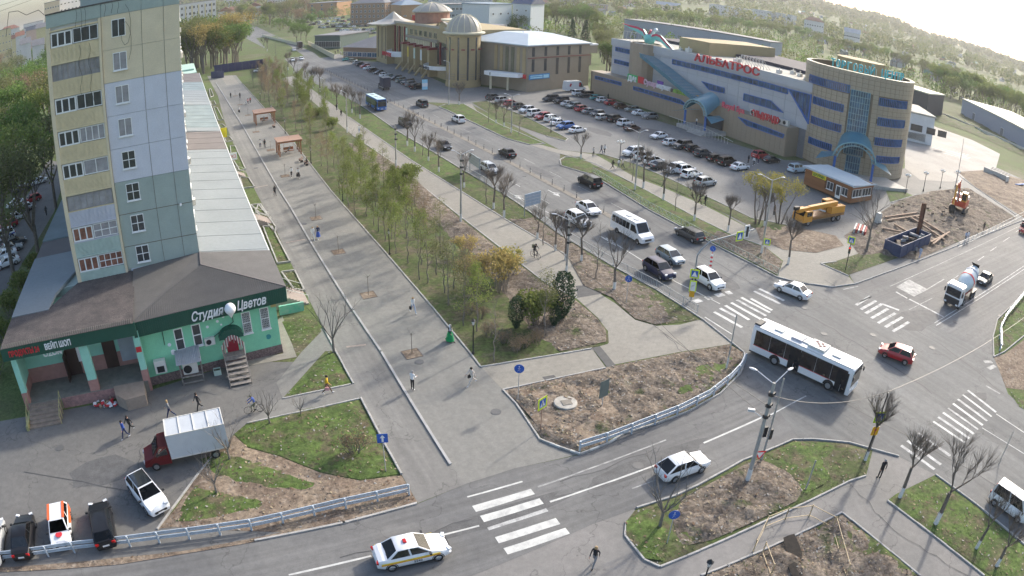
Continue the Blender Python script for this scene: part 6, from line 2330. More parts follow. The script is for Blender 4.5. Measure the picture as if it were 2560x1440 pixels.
while len(hill) < 3600:
 a,d=R(rr_.uniform(-50,52)),rr_.uniform(1700,2650)
 x,y=d*math.sin(a),d*math.cos(a)
 if noise.noise(Vector((x*.004,y*.004,7))) <-.28:continue
 hill.append((x,y,terr(x,y),rr_.uniform(1.5,2.6)))
for i,(mm,l) in enumerate(((LF_YG,'yellow green woods stretching behind the town buildings'),(LF_OL,'olive woods mixed among the yellow green woods'),(LF_GR,'fresh green trees sprinkled through the middle distance'))):
 o=woods('far_woods',mm,near[i::3],i,leafs=110,ls=.42)
 o['label']=l
for i,(mm,l) in enumerate(((LF_YG,'pale woods beyond the town up to the hills'),(LF_OL,'olive belts of woods below the hills'))):
 o=woods('far_woods',mm,mid[i::2],10+i,leafs=44,ls=.9)
 o['label']=l
o=woods('hill_woods',LF_OL,hill,20,hs=(7,10),leafs=24,ls=1.7)
o['label']='hazy woods covering the hills on the skyline'
# little houses among the far woods
HM=[WH,mat('cream_wall',(.5,.46,.38),.8),mat('grey_wall',(.35,.36,.38),.8),BRK2]
RM=[RFG,RFR,RFB,RFGN,mat('bright_roof',(.6,.58,.55),.6)]
hm=[]
for i in range(4):
 q=MB()
 q.box(-5,5,-4,4,-3,4.5)
 a=q.mesh('wall')
 a.materials.append(HM[i])
 q=MB()
 q.add([(-5.6,-4.6,4.5),(5.6,-4.6,4.5),(5.6,4.6,4.5),(-5.6,4.6,4.5),(-5.6,0,8.0),(5.6,0,8.0)],[(0,1,5,4),(2,3,4,5),(0,4,3),(1,2,5),(0,3,2,1)])
 b=q.mesh('roof')
 b.materials.append(RM[i])
 hm.append((a,b))
HL=[]
for (x0,x1,y0,y1,n,side) in ((2050,2200,75,130,16,'right'),(2200,2440,130,215,26,'right'),(1990,2300,28,100,30,'far right'),(600,760,8,24,8,'far centre'),(1300,1560,10,34,14,'upper centre'),(2400,2550,190,240,9,'right edge'),(0,110,96,118,10,'far left')):
 for i in range(n):HL.append((rnd(x0,x1),rnd(y0,y1),side))
HC_={}
for i,(x,y,side) in enumerate(sorted(HL)):
 HC_[side]=HC_.get(side,-1)+1
 d=max(330,min(1500,(Vector((*G(x,y).xy,0)).length if GD(x,y,100).z < 31.5 else 1500)*.85))
 p=GD(x,y,d)
 o=thing('small_house','%s small gabled house from the left among the trees, %s' % (ORD[HC_[side]],side),'house',(p.x,p.y,max(0,terr(p.x,p.y))),rnd(0,6.28),'small houses among the far trees, %s' % side)
 a,b=random.choice(hm)
 link('wall',a,o)
 link('roof',b,o)
 s=rnd(.6,1.0)
 o.scale=(s,s,s)
 # 
# grass tufts and clods give the near lawns their edge
gq=MB()
for k in range(7):
 a=rnd(0,6.28)
 p=Vector((rnd(-.06,.06),rnd(-.06,.06),0))
 e=p+Vector((math.cos(a)*.08,math.sin(a)*.08,rnd(.04,.1)))
 n=Vector((-math.sin(a),math.cos(a),0))*.012
 gq.add([p-n,p+n,e],[(0,1,2)])
GRS=leafmat('grass_blades',(.13,.18,.05),(.09,.13,.035),.35)
GRD=leafmat('dry_grass_blades',(.3,.25,.16),(.19,.155,.1),.3)
def tufts(name,m,k,label):
 tv=np.array(gq.v)
 tf_=np.array(gq.f)
 V,F=[],[]
 n0=0
 rg=np.random.default_rng(k)
 for poly,dens,z,res,amp,rough in LAWNS:
  xs,ys=[p[0] for p in poly],[p[1] for p in poly]
  area=(max(xs)-min(xs))*(max(ys)-min(ys))
  cx,cy=sum(xs)/len(xs),sum(ys)/len(ys)
  if math.hypot(cx,cy) > 130:continue
  for i in range(int(min(9000,area*dens*(2.2 if k == 1 else 1.0)))):
   x,y=rg.uniform(min(xs),max(xs)),rg.uniform(min(ys),max(ys))
   if not inside(x,y,poly):continue
   nn=noise.noise(Vector((x*.35,y*.35,4)))
   if (k == 1 and nn <-.1) or (k == 2 and nn > .15):continue
   if math.hypot(x,y) > 95:continue
   a,s=rg.uniform(0,6.28),rg.uniform(.7,1.6)
   c_,s_=math.cos(a)*s,math.sin(a)*s
   v=tv.copy()
   v[:,0],v[:,1]=tv[:,0]*c_-tv[:,1]*s_+x,tv[:,0]*s_+tv[:,1]*c_+y
   v[:,2]=tv[:,2]*s+relief(x,y,z,min(1,edged(x,y,poly)/(res*1.6)),amp,rough)-.01
   V.append(v)
   F.append(tf_+n0)
   n0 += len(tv)
 V,F=np.concatenate(V),np.concatenate(F)
 me=bpy.data.meshes.new(name)
 me.vertices.add(len(V))
 me.vertices.foreach_set('co',V.astype(np.float32).ravel())
 me.loops.add(len(F)*3)
 me.loops.foreach_set('vertex_index',F.astype(np.int32).ravel())
 me.polygons.add(len(F))
 me.polygons.foreach_set('loop_start',np.arange(len(F),dtype=np.int32)*3)
 me.update()
 me.materials.append(m)
 o=link(name,me)
 o['kind']='stuff'
 o['label']=label
 o['category']='grass'
tufts('grass',GRS,1,'short spring grass on the lawns near the crossing')
tufts('dry_grass',GRD,2,'dry last year grass on the bare soil and lawns')
def debris(name,mats_,polys,dens,label,size,flat_=False):
 q=MB()
 rg=random.Random(len(name))
 for poly,g_,z,res,amp,rough in polys:
  xs,ys=[p[0] for p in poly],[p[1] for p in poly]
  if math.hypot(sum(xs)/len(xs),sum(ys)/len(ys)) > 100:continue
  for i in range(int((max(xs)-min(xs))*(max(ys)-min(ys))*dens)):
   x,y=rg.uniform(min(xs),max(xs)),rg.uniform(min(ys),max(ys))
   if not inside(x,y,poly) or math.hypot(x,y) > 95:continue
   e=min(1,edged(x,y,poly)/(res*1.6))
   zz=relief(x,y,z,e,amp,rough)
   s_=size*rg.uniform(.4,1.6)
   if flat_:
    a=rg.uniform(0,3.14)
    c_,d_=math.cos(a)*s_,math.sin(a)*s_
    q.add([(x-c_,y-d_,zz+.015),(x+d_*.6,y-c_*.6,zz+.02),(x+c_,y+d_,zz+.015+s_*.4),(x-d_*.6,y+c_*.6,zz+.03)],[(0,1,2,3)],rg.randrange(len(mats_)))
   else:
    b=len(q.v)
    vs_=[(x+rg.uniform(-1,1)*s_,y+rg.uniform(-1,1)*s_,zz-s_*.3) for k in range(3)]+[(x+rg.uniform(-.4,.4)*s_,y+rg.uniform(-.4,.4)*s_,zz+s_*rg.uniform(.4,.9))]
    q.add(vs_,[(0,1,3),(1,2,3),(2,0,3),(0,2,1)],rg.randrange(len(mats_)))
 o=part(name,q,mats_)
 o['kind']='stuff'
 o['label']=label
 o['category']='litter' if flat_ else 'clods'
debris('soil_clods',[mat('clod_brown',(.17,.13,.1),.95,var=.2,coord='World'),mat('clod_dark',(.13,.105,.085),.95,var=.2,coord='World'),mat('clod_pale',(.26,.21,.17),.95,var=.2,coord='World')],SOILS,4.0,'clods and stones on the bare soil near the crossing',.085)
debris('dead_leaves',[mat('leaf_straw',(.34,.27,.17),.9,coord='World'),mat('leaf_brown',(.16,.1,.06),.9,coord='World'),mat('leaf_grey',(.3,.28,.25),.9,coord='World')],LAWNS+SOILS,2.2,'dead leaves and scraps of litter on the verges',.09,True)
# ------------------------------------------------------------------ vehicles
def paint(name,c,rough=.32,metal=.0):
 if name in MATS:return MATS[name]
 m=mat(name,c,rough,metal,var=.03,scale=.8,spec=.6)
 m.node_tree.nodes['Principled BSDF'].inputs['Coat Weight'].default_value=.25 if max(c) > .2 else .05
 if max(c) < .2:m.node_tree.nodes['Principled BSDF'].inputs['Specular IOR Level'].default_value=.35
 return m
PAINTS={'white':paint('white_paint',(.72,.73,.74)),'black':paint('black_paint',(.012,.012,.014)),'dark grey':paint('dark_grey_paint',(.045,.05,.055)),'grey':paint('grey_paint',(.17,.18,.19)),'silver':paint('silver_paint',(.42,.44,.45),.3,.3),'red':paint('red_paint',(.36,.012,.02)),
   'dark red':paint('dark_red_paint',(.13,.01,.015)),'blue':paint('blue_paint',(.03,.13,.4)),'navy':paint('navy_paint',(.012,.018,.06)),'grey blue':paint('grey_blue_paint',(.17,.23,.28),.3,.2),'brown':paint('brown_paint',(.07,.035,.025)),'teal':paint('teal_paint',(.2,.38,.4)),'beige':paint('beige_paint',(.4,.36,.3)),'green grey':paint('green_grey_paint',(.16,.2,.19)),'pale blue':paint('pale_blue_paint',(.45,.56,.62))}
CGL=mat('car_glass',(.02,.024,.028),.06,var=.2,spec=.9)
TYRE=mat('tyre_rubber',(.018,.018,.018),.85)
RIM=mat('alloy_rim',(.4,.4,.41),.35,.6)
PLAS=mat('black_plastic',(.025,.025,.027),.6)
LAMPW=mat('headlamp_glass',(.7,.72,.75),.1,spec=.8)
LAMPR=mat('tail_lamp',(.4,.01,.01),.2)
PLATE=mat('number_plate',(.7,.7,.7),.5)
WH_CACHE={}
def wheelmesh(r,w_):
 k=(r,w_)
 if k not in WH_CACHE:
  q=MB()
  q.lathe([(r*.62,-w_/2),(r*.93,-w_/2),(r,-w_/2+.03),(r,w_/2-.03),(r*.93,w_/2),(r*.62,w_/2)],18)
  q.v=[(x,z,y) for x,y,z in q.v]
  t=q.mesh('tyre',40)
  t.materials.append(TYRE)
  q=MB()
  for s in (-1,1):
   q.tube((0,s*(w_/2-.03),0),(0,s*(w_/2-.055),0),r*.63,r*.63,14)
   for j in range(5):
    a=6.28*j/5
    q.bar((0,s*(w_/2-.02),0),(r*.6*math.cos(a),s*(w_/2-.02),r*.6*math.sin(a)),.02,r*.17,up=(0,1,0))
  m=q.mesh('rim')
  m.materials.append(RIM)
  WH_CACHE[k]=(t,m)
 return WH_CACHE[k]
def wheel(parent,x,y,r,w_=.2):
 a,b=wheelmesh(r,w_)
 o=link('wheel',a,parent,(x,y,r))
 o['_y']=0
 del o['_y']
 link('rim',b,o)
 return o
# side profiles, nose at +x.  (x, z) of bonnet/boot line; cabin: base front, roof front, roof rear, base rear
CT={
 'sedan':dict(L=4.45,W=1.72,r=.31,line=[(2.2,.5),(2.1,.68),(1.25,.9),(1.0,.93),(-1.35,.98),(-2.1,.96),(-2.22,.62)],cab=(1.02,.28,-.95,-1.62),zr=1.45,zb=.94),
 'hatchback':dict(L=4.0,W=1.7,r=.31,line=[(2.0,.5),(1.9,.72),(1.15,.93),(-1.8,1.0),(-1.98,.92),(-2.0,.55)],cab=(1.1,.35,-1.45,-1.88),zr=1.5,zb=.95),
 'crossover':dict(L=4.35,W=1.82,r=.36,line=[(2.15,.55),(2.08,.82),(1.2,1.05),(-1.9,1.1),(-2.12,1.02),(-2.16,.6)],cab=(1.15,.4,-1.5,-2.0),zr=1.66,zb=1.07),
 'suv':dict(L=4.7,W=1.9,r=.38,line=[(2.34,.6),(2.28,.95),(1.35,1.15),(-2.15,1.18),(-2.3,1.08),(-2.34,.65)],cab=(1.3,.6,-1.95,-2.2),zr=1.8,zb=1.15),
 'wagon':dict(L=4.6,W=1.75,r=.32,line=[(2.27,.5),(2.2,.7),(1.3,.92),(-2.05,.98),(-2.25,.9),(-2.29,.55)],cab=(1.15,.4,-1.75,-2.15),zr=1.5,zb=.95),
 'minivan':dict(L=4.3,W=1.72,r=.31,line=[(2.12,.55),(2.05,.85),(1.6,1.05),(-2.0,1.08),(-2.12,1.0),(-2.14,.55)],cab=(1.62,.95,-1.85,-2.08),zr=1.88,zb=1.05),
 'boxy hatchback':dict(L=4.0,W=1.62,r=.3,line=[(2.0,.5),(1.98,.72),(1.05,.88),(-1.4,.93),(-1.95,.9),(-2.0,.5)],cab=(.95,.35,-1.05,-1.9),zr=1.4,zb=.9),
}
def lerp_line(line,x):
 for (a,b),(c,d) in zip(line[:-1],line[1:]):
  if c <= x <= a:return b+(d-b)*(a-x)/(a-c+1e-9)
 return line[-1][1]
def car_proto(kind,roofm=None,extra=None):
 d=CT[kind]
 L,Wd,r,line,(cf,rf,rr,cr),zr,zb=d['L'],d['W'],d['r'],d['line'],d['cab'],d['zr'],d['zb']
 t=thing('car','car',kind if kind in ('suv','minivan','wagon') else 'car',(0,0,-300))
 hw=Wd/2
 q=MB()
 xs=[L/2,L/2-.06,L/2-.22,L/2-.6,cf,.5,0,-.6,cr,-L/2+.35,-L/2+.1,-L/2]
 xs=sorted(set(round(x,3) for x in xs),reverse=True)
 rings=[]
 for x in xs:
  e=(abs(x)-(L/2-.6))/.6
  e=max(0,e)
  nar=1-.16*e*e
  zt=lerp_line(line,max(min(x,line[0][0]),line[-1][0]))
  if abs(x) > L/2-.03:zt=min(zt,.62)
  z0=.2+.12*e
  ring=[(x,-hw*nar*.9,z0),(x,-hw*nar,z0+.14),(x,-hw*nar,(z0+zt)/2+.05),(x,-hw*nar*.97,zt-.1),(x,-hw*nar*.88,zt-.01),(x,0,zt+.025)]
  ring += [(x,-y,z) for (x,y,z) in ring[-2::-1]]
  rings.append(ring)
 for A,B in zip(rings[:-1],rings[1:]):
  n_=len(A)
  q.add(A+B,[(i,i+1,n_+i+1,n_+i) for i in range(n_-1)]+[(0,n_,2*n_-1,n_-1)])
 q.add(rings[0],[tuple(range(len(rings[0])-1,-1,-1))])
 q.add(rings[-1],[tuple(range(len(rings[-1])))])
 # cabin
 hb,ht=hw*.9,hw*.72
 cab=[(cf,hb,zb),(rf,ht,zr-.03),(rr,ht,zr-.03),(cr,hb,zb)]
 C=[(x,s*y,z) for s in (-1,1) for x,y,z in cab]
 mid=(rf+rr)/2
 C += [(mid+.25*(rf-rr),0,zr+.02),(mid-.25*(rf-rr),0,zr+.02)]
 q.add(C,[(0,1,2,3),(4,7,6,5),(0,4,5,1),(3,2,6,7),(1,5,8),(5,6,9,8),(6,2,9),(2,1,8,9)])
 body=part('body',q,PAINTS['white'],t,smooth=38)
 # glass, 8 mm proud
 def pane(nm,pts,inset=.06,out=.012):
  P=[Vector(p) for p in pts]
  c=sum(P,Vector())/len(P)
  nrm_=(P[1]-P[0]).cross(P[2]-P[0]).normalized()
  if nrm_.dot(c-Vector((mid,0,zb-.2))) < 0:nrm_=-nrm_
  Q=[p+(c-p).normalized()*inset*1.3+nrm_*out for p in P]
  g=MB()
  g.add(Q+[p-nrm_*.03 for p in Q],[tuple(range(len(Q))),tuple(range(len(Q)))[::-1]]+[(i,(i+1) % len(Q),len(Q)+(i+1) % len(Q),len(Q)+i) for i in range(len(Q))])
  return part(nm,g,CGL,t)
 pane('windscreen',[(cf,-hb,zb),(cf,hb,zb),(rf,ht,zr-.03),(rf,-ht,zr-.03)])
 pane('rear_window',[(cr,-hb,zb),(cr,hb,zb),(rr,ht,zr-.03),(rr,-ht,zr-.03)],.08)
 for s in (-1,1):
  xm=(cf+cr)/2+.1
  xt=(rf+rr)/2+.05
  pane('side_window',[(cf-.1,s*hb,zb),(xm,s*hb,zb),(xt,s*ht,zr-.03),(rf,s*ht,zr-.03)],.05)
  pane('side_window',[(xm,s*hb,zb),(cr+.15,s*hb,zb),(rr,s*ht,zr-.03),(xt,s*ht,zr-.03)],.05)
  g=MB()
  g.cbox((cf-.12,s*(hw+.08),zb+.02),.12,.2,.13)
  part('wing_mirror',g,PLAS,t)
  g=MB()
  g.cbox((L/2-.14,s*hw*.68,.7 if kind not in ('crossover','suv') else .84),.2,hw*.36,.12,-s*.35)
  part('headlight',g,LAMPW,t)
  g=MB()
  g.cbox((-L/2+.06,s*hw*.72,.78 if kind not in ('crossover','suv','minivan') else .92),.12,hw*.3,.16,s*.3)
  part('tail_light',g,LAMPR,t)
  for x in (L*.5-.86,-L*.5+.82):
   g=MB()   # wheel arch
   g.lathe([(r+.02,hw*.5),(r+.07,hw*.5),(r+.07,hw+.006),(r+.02,hw+.006)],12,a0=0,a1=math.pi)
   g.v=[(x+a,s*c,r+b) for a,b,c in g.v]
   g.add([(x+(r+.05)*math.cos(math.pi*i/10),s*(hw-.015),r+(r+.05)*math.sin(math.pi*i/10)) for i in range(11)],[tuple(range(11))])
   part('wheel_arch',g,PLAS,t)
   wheel(t,x,s*(hw-.08),r)
  g=MB()
  g.box(-L*.3,L*.28,s*(hw-.005)-.01,s*(hw-.005)+.01,.22,.3)
  part('sill',g,PLAS,t)
 g=MB()
 g.cbox((L/2-.02,0,.5),.1,Wd*.55,.16)
 part('grille',g,PLAS,t)
 g=MB()
 g.cbox((L/2+.035,0,.42),.02,.5,.11)
 part('number_plate',g,PLATE,t)
 g=MB()
 g.cbox((-L/2-.012,0,.62),.03,.5,.11)
 part('number_plate',g,PLATE,t)
 if kind in ('crossover','suv','wagon'):
  for s in (-1,1):
   g=MB()
   g.tube((rf-.1,s*ht*.9,zr+.03),(rr+.1,s*ht*.9,zr+.03),.02,n=4)
   part('roof_rail',g,PLAS,t)
 return freeze(t)
CARS={k:car_proto(k) for k in CT}
def setpaint(o,m,name='body'):
 for c in o.children if o.children else []:pass
def put_car(kind,col_,c,hd,label,group=None,s=1.0):
 """hd: heading angle in world (nose)"""
 pr=CARS[kind]
 used=pr.get('_used')
 o=place(pr,(c.x,c.y,.02),hd,label,group,s)
 kids=KIDS[pr.name] if not used else None
 if not used:
  pr['_col']=1
  del pr['_col']
  ch=KIDS[pr.name]
 else:
  ch=NEWKIDS
 for k in ch:
  if k.name.startswith('body'):
   k.material_slots[0].link='OBJECT'
   k.material_slots[0].material=PAINTS[col_]
 return o
_d=dup
NEWKIDS=[]
def dup(o,parent=None):
 c=o.copy()
 col.objects.link(c)
 if parent is not None:c.parent=parent
 if parent is None:NEWKIDS.clear()
 for ch in KIDS.get(o.name) or o.children:
  n_=dup(ch,c)
  if parent is None:NEWKIDS.append(n_)
 return c
SOUTH,NORTH=AV-math.pi/2,AV+math.pi/2
EAST,WEST=AV,AV+math.pi
def hdg(a,b):
 """heading from ground point a to b"""
 d=G(*b)-G(*a)
 return math.atan2(d.y,d.x)
# near and moving cars
CARLIST=[
 ('suv','dark grey',(1013,314),SOUTH,'dark grey suv driving towards the camera behind the blue bus'),
 ('sedan','black',(1110,371),SOUTH,'black sedan half hidden by a pollarded tree on the left carriageway'),
 ('wagon','silver',(1224,430),SOUTH,'silver estate car behind the grey billboard'),
 ('sedan','white',(1470,530),SOUTH,'white sedan with markings ahead of the white minibus'),
 ('crossover','white',(1444,560),SOUTH,'white crossover in the kerb lane beside the railing'),
 ('hatchback','grey blue',(1674,652),SOUTH,'grey blue hatchback behind the white minibus'),
 ('crossover','navy',(1646,686),SOUTH,'dark navy crossover in the kerb lane'),
 ('crossover','white',(1768,711),SOUTH,'white crossover stopped at the zebra crossing'),
 ('suv','dark grey',(1055,266),NORTH,'small dark suv driving away past the forecourt entrance'),
 ('crossover','white',(1146,305),NORTH,'white crossover driving away beside the grass island'),
 ('sedan','black',(1268,390),NORTH,'black sedan driving away past the second grass island'),
 ('suv','black',(1474,464),NORTH,'black suv driving away beside the railings'),
 ('wagon','dark grey',(1723,596),NORTH,'dark estate car driving away opposite the minibus'),
 ('sedan','white',(1980,736),hdg((2020,752),(1942,720)),'white sedan leaving the crossing beyond the zebra stripes'),
 ('hatchback','red',(2238,896),hdg((2275,908),(2205,882)),'bright red hatchback crossing behind the long bus'),
 ('sedan','dark grey',(2460,706),hdg((2475,690),(2440,718)),'dark sedan following the concrete mixer'),
 ('boxy hatchback','white',(1704,1180),hdg((1650,1198),(1762,1158)),'white boxy hatchback driving up the side street'),
 ('minivan','white',(2520,1275),SOUTH,'white minivan with dark side windows at the right edge'),
 ('crossover','white',(374,1250),hdg((340,1200),(412,1288)),'white crossover with black glass roof parked below the box truck'),
 ('sedan','black',(66,1355),NORTH,'dark sedan nosed towards the shops between two pale cars'),
 ('wagon','silver',(-8,1370),NORTH,'pale estate car cut by the left edge of the picture'),
 ('wagon','black',(262,1325),NORTH+.12,'black estate car parked right of the white and orange car'),
 ('hatchback','white',(158,1330),SOUTH+.06,'white shared car with an orange flank facing the guard rail'),
 ('sedan','white',(731,153),SOUTH,'white car left of a pair at the far junction'),
 ('sedan','white',(754,150),SOUTH,'white car right of a pair at the far junction'),
 ('hatchback','white',(735,128),SOUTH,'small white car beside the far brown lorry'),
 ('sedan','dark grey',(624,77),SOUTH,'tiny dark car at the very far end of the avenue'),
 ('sedan','white',(648,180),EAST,'white car beside the long dark blue fence'),
]
SCL={'boxy hatchback':.98}
for k,c_,p,h_,l in CARLIST:
 o=put_car(k,c_,G(*p),h_,l,None,1.03)
 o['category']={'suv':'suv','minivan':'minivan','wagon':'estate car'}.get(k,'car')
# taxi
def flatpanel(parent,name,pts,m,x=None):
 q=MB()
 q.add(pts,[tuple(range(len(pts)))])
 q.add(pts,[tuple(range(len(pts)))[::-1]])
 return part(name,q,m,parent)
TO=mat('taxi_orange',(.75,.3,.02),.4)
TYL=mat('taxi_yellow',(.75,.55,.05),.4)
tx=put_car('sedan','white',G(1030,1392),hdg((945,1405),(1112,1368)),'white taxi sedan with orange and yellow side band at the bottom edge',None,1.05)
tx['category']='taxi'
for s in (-1,1):
 q=MB()
 q.box(-2.0,1.5,s*.862-.012,s*.862+.012,.62,.68,0)
 q.box(-2.0,1.5,s*.862-.012,s*.862+.012,.7,.78,1)
 part('side_band',q,[TO,TYL],tx)
 me=text('5542',.26,.004)
 me.materials.append(PLAS)
 o=link('taxi_number',me,tx,(-.1,s*.885,.42))
 o.rotation_euler=(math.pi/2,0,0 if s < 0 else math.pi)
 if s > 0:o.location.x=.5
q=MB()
q.cbox((-.35,0,1.5),.2,.3,.1)
part('roof_sign',q,LAMPR,tx)
# orange flank of the shared car
sh_=[o for o in bpy.data.objects if o.get('label','').startswith('white shared car')][0]
for s in (-1,1):
 q=MB()
 q.add([(-1.8,s*.862,.4),(-.3,s*.862,.4),(.3,s*.84,.9),(-1.8,s*.84,.95)],[(0,1,2,3),(3,2,1,0)])
 q.bar((.3,s*.6,1.5),(-1.4,s*.6,1.52),.2,.03)
 part('orange_flank',q,paint('orange_paint',(.7,.12,.02)),sh_)
q=MB()
q.tube((1.3,0,.93),(1.3,0,.955),.28,.28,14)
part('bonnet_emblem',q,REDS,sh_)
q=MB()
wc=[o for o in bpy.data.objects if o.get('label','').startswith('white crossover with black glass roof')][0]
q.add([(.35,-.6,1.675),(.35,.6,1.675),(-1.35,.6,1.68),(-1.35,-.6,1.68)],[(0,1,2,3)])
q.box(-1.3,.3,-.5,.5,1.676,1.7)
part('glass_roof',q,CGL,wc)
# ---- parking rows
def row(lst,hd,rowname,s=1.0,kinds=None):
 grp='cars parked in the ' +rowname
 for i,(x,y,c_,*k) in enumerate(lst):
  kind=k[0] if k else random.choice(('sedan','hatchback','crossover','sedan','crossover','suv'))
  lab='%s %s, %s from left in the %s' % (c_,kind,ORD[i],rowname)
  o=put_car(kind,c_,G(x,y),hd+rnd(-.05,.05)+(math.pi if random.random() < .3 else 0),lab,grp,s)
  o['category']={'suv':'suv','wagon':'estate car'}.get(kind,'car')
row([(1233,249,'dark grey'),(1256,256,'silver'),(1277,264,'red'),(1297,272,'dark grey'),(1317,281,'white','crossover'),(1338,290,'white','suv'),(1357,298,'red'),(1380,303,'white'),(1396,312,'white','sedan'),(1413,322,'blue','crossover'),(1443,331,'white','sedan')],EAST+.25,'car row beside the narrow grass strip')
row([(1377,253,'dark grey','suv'),(1403,258,'black','suv'),(1420,265,'silver'),(1434,270,'green grey','wagon'),(1455,278,'red'),(1474,284,'grey'),(1493,290,'dark grey'),(1509,299,'silver','wagon'),(1538,304,'black','suv'),(1562,314,'white','crossover'),(1580,326,'brown','sedan')],EAST+.2,'middle row before the shopping centre')
row([(1449,239,'white'),(1465,243,'dark grey','suv'),(1492,250,'teal'),(1508,255,'white','hatchback'),(1530,263,'red','crossover'),(1553,272,'brown','crossover'),(1580,279,'green grey','hatchback'),(1600,288,'white'),(1624,297,'grey','crossover')],EAST-.05,'row along the shopping centre wall')
row([(1647,346,'white','sedan'),(1678,363,'white','hatchback'),(1706,371,'dark grey','suv'),(1732,378,'black','hatchback'),(1756,391,'dark grey','crossover'),(1788,403,'black','hatchback'),(1816,412,'black','suv'),(1849,424,'white','sedan')],EAST+.08,'row facing the shopping centre steps')
row([(1583,389,'white','suv'),(1610,399,'white','crossover'),(1634,409,'white','wagon'),(1650,421,'dark grey','sedan'),(1687,431,'white','suv'),(1712,432,'white'),(1728,443,'white','wagon'),(1763,464,'silver','crossover')],EAST+.1,'row behind the east pavement trees')
row([(1900,395,'red','crossover'),(1928,406,'black','sedan'),(1992,430,'pale blue','suv')],EAST,'group by the tan wall corner')
row([(868,152,'teal'),(882,155,'green grey'),(893,160,'silver'),(902,165,'dark grey'),(912,169,'red'),(922,174,'white'),(934,180,'black'),(948,185,'dark grey'),(962,191,'white'),(976,195,'green grey'),(990,200,'black')],EAST+.35,'long row in front of the theatre')
row([(1006,206,'green grey','suv'),(1019,211,'black','suv'),(1030,216,'grey'),(1043,222,'black','suv')],EAST+.3,'short row by the blue pillar')
n_=0
for j,(xa,ya,xb,yb,cnt) in enumerate(((745,52,870,46,11),(760,58,885,52,12),(775,64,905,60,12),(800,70,925,68,12),(845,78,940,76,9),(880,86,945,84,6),(700,40,735,44,4))):
 lst=[(xa+(xb-xa)*i/cnt+rnd(-2,2),ya+(yb-ya)*i/cnt+rnd(-1.5,1.5),random.choice(('white','silver','dark grey','grey','white','pale blue','black','beige','red' if i % 5 == 0 else 'silver'))) for i in range(cnt) if random.random() < .93]
 row(lst,NORTH+.3,'%s row of the distant car park' % ORD[j],1.05)
lst=[(46,605),(36,620),(22,636),(28,655),(18,590,'white','suv'),(30,560,'red','hatchback'),(50,540),(58,528),(72,517),(90,495,'red','hatchback'),(48,505),(60,470),(85,455),(105,450)]
row([(p[0]-8,p[1]+10,p[2] if len(p) > 2 else random.choice(('white','silver','dark grey','white')),*(p[3:] or ('sedan',))) for p in sorted(lst,key=lambda p:-p[1])],WEST+.35,'row in the left back street')
# police style stripes on the white suv of the back street
ps_=[o for o in bpy.data.objects if 'back street' in o.get('label','') and o.get('category') == 'suv'][0]
for s in (-1,1):
 q=MB()
 q.box(-2.2,2.1,s*.95-.012,s*.95+.012,.75,.95)
 part('blue_stripe',q,mat('blue_stripe',(.02,.05,.35),.4),ps_)
row([(2335+i*14,200+i*7+(i % 3)*6,random.choice(('white','silver','grey','white'))) for i in range(9)],EAST,'lot behind the long pale wall')
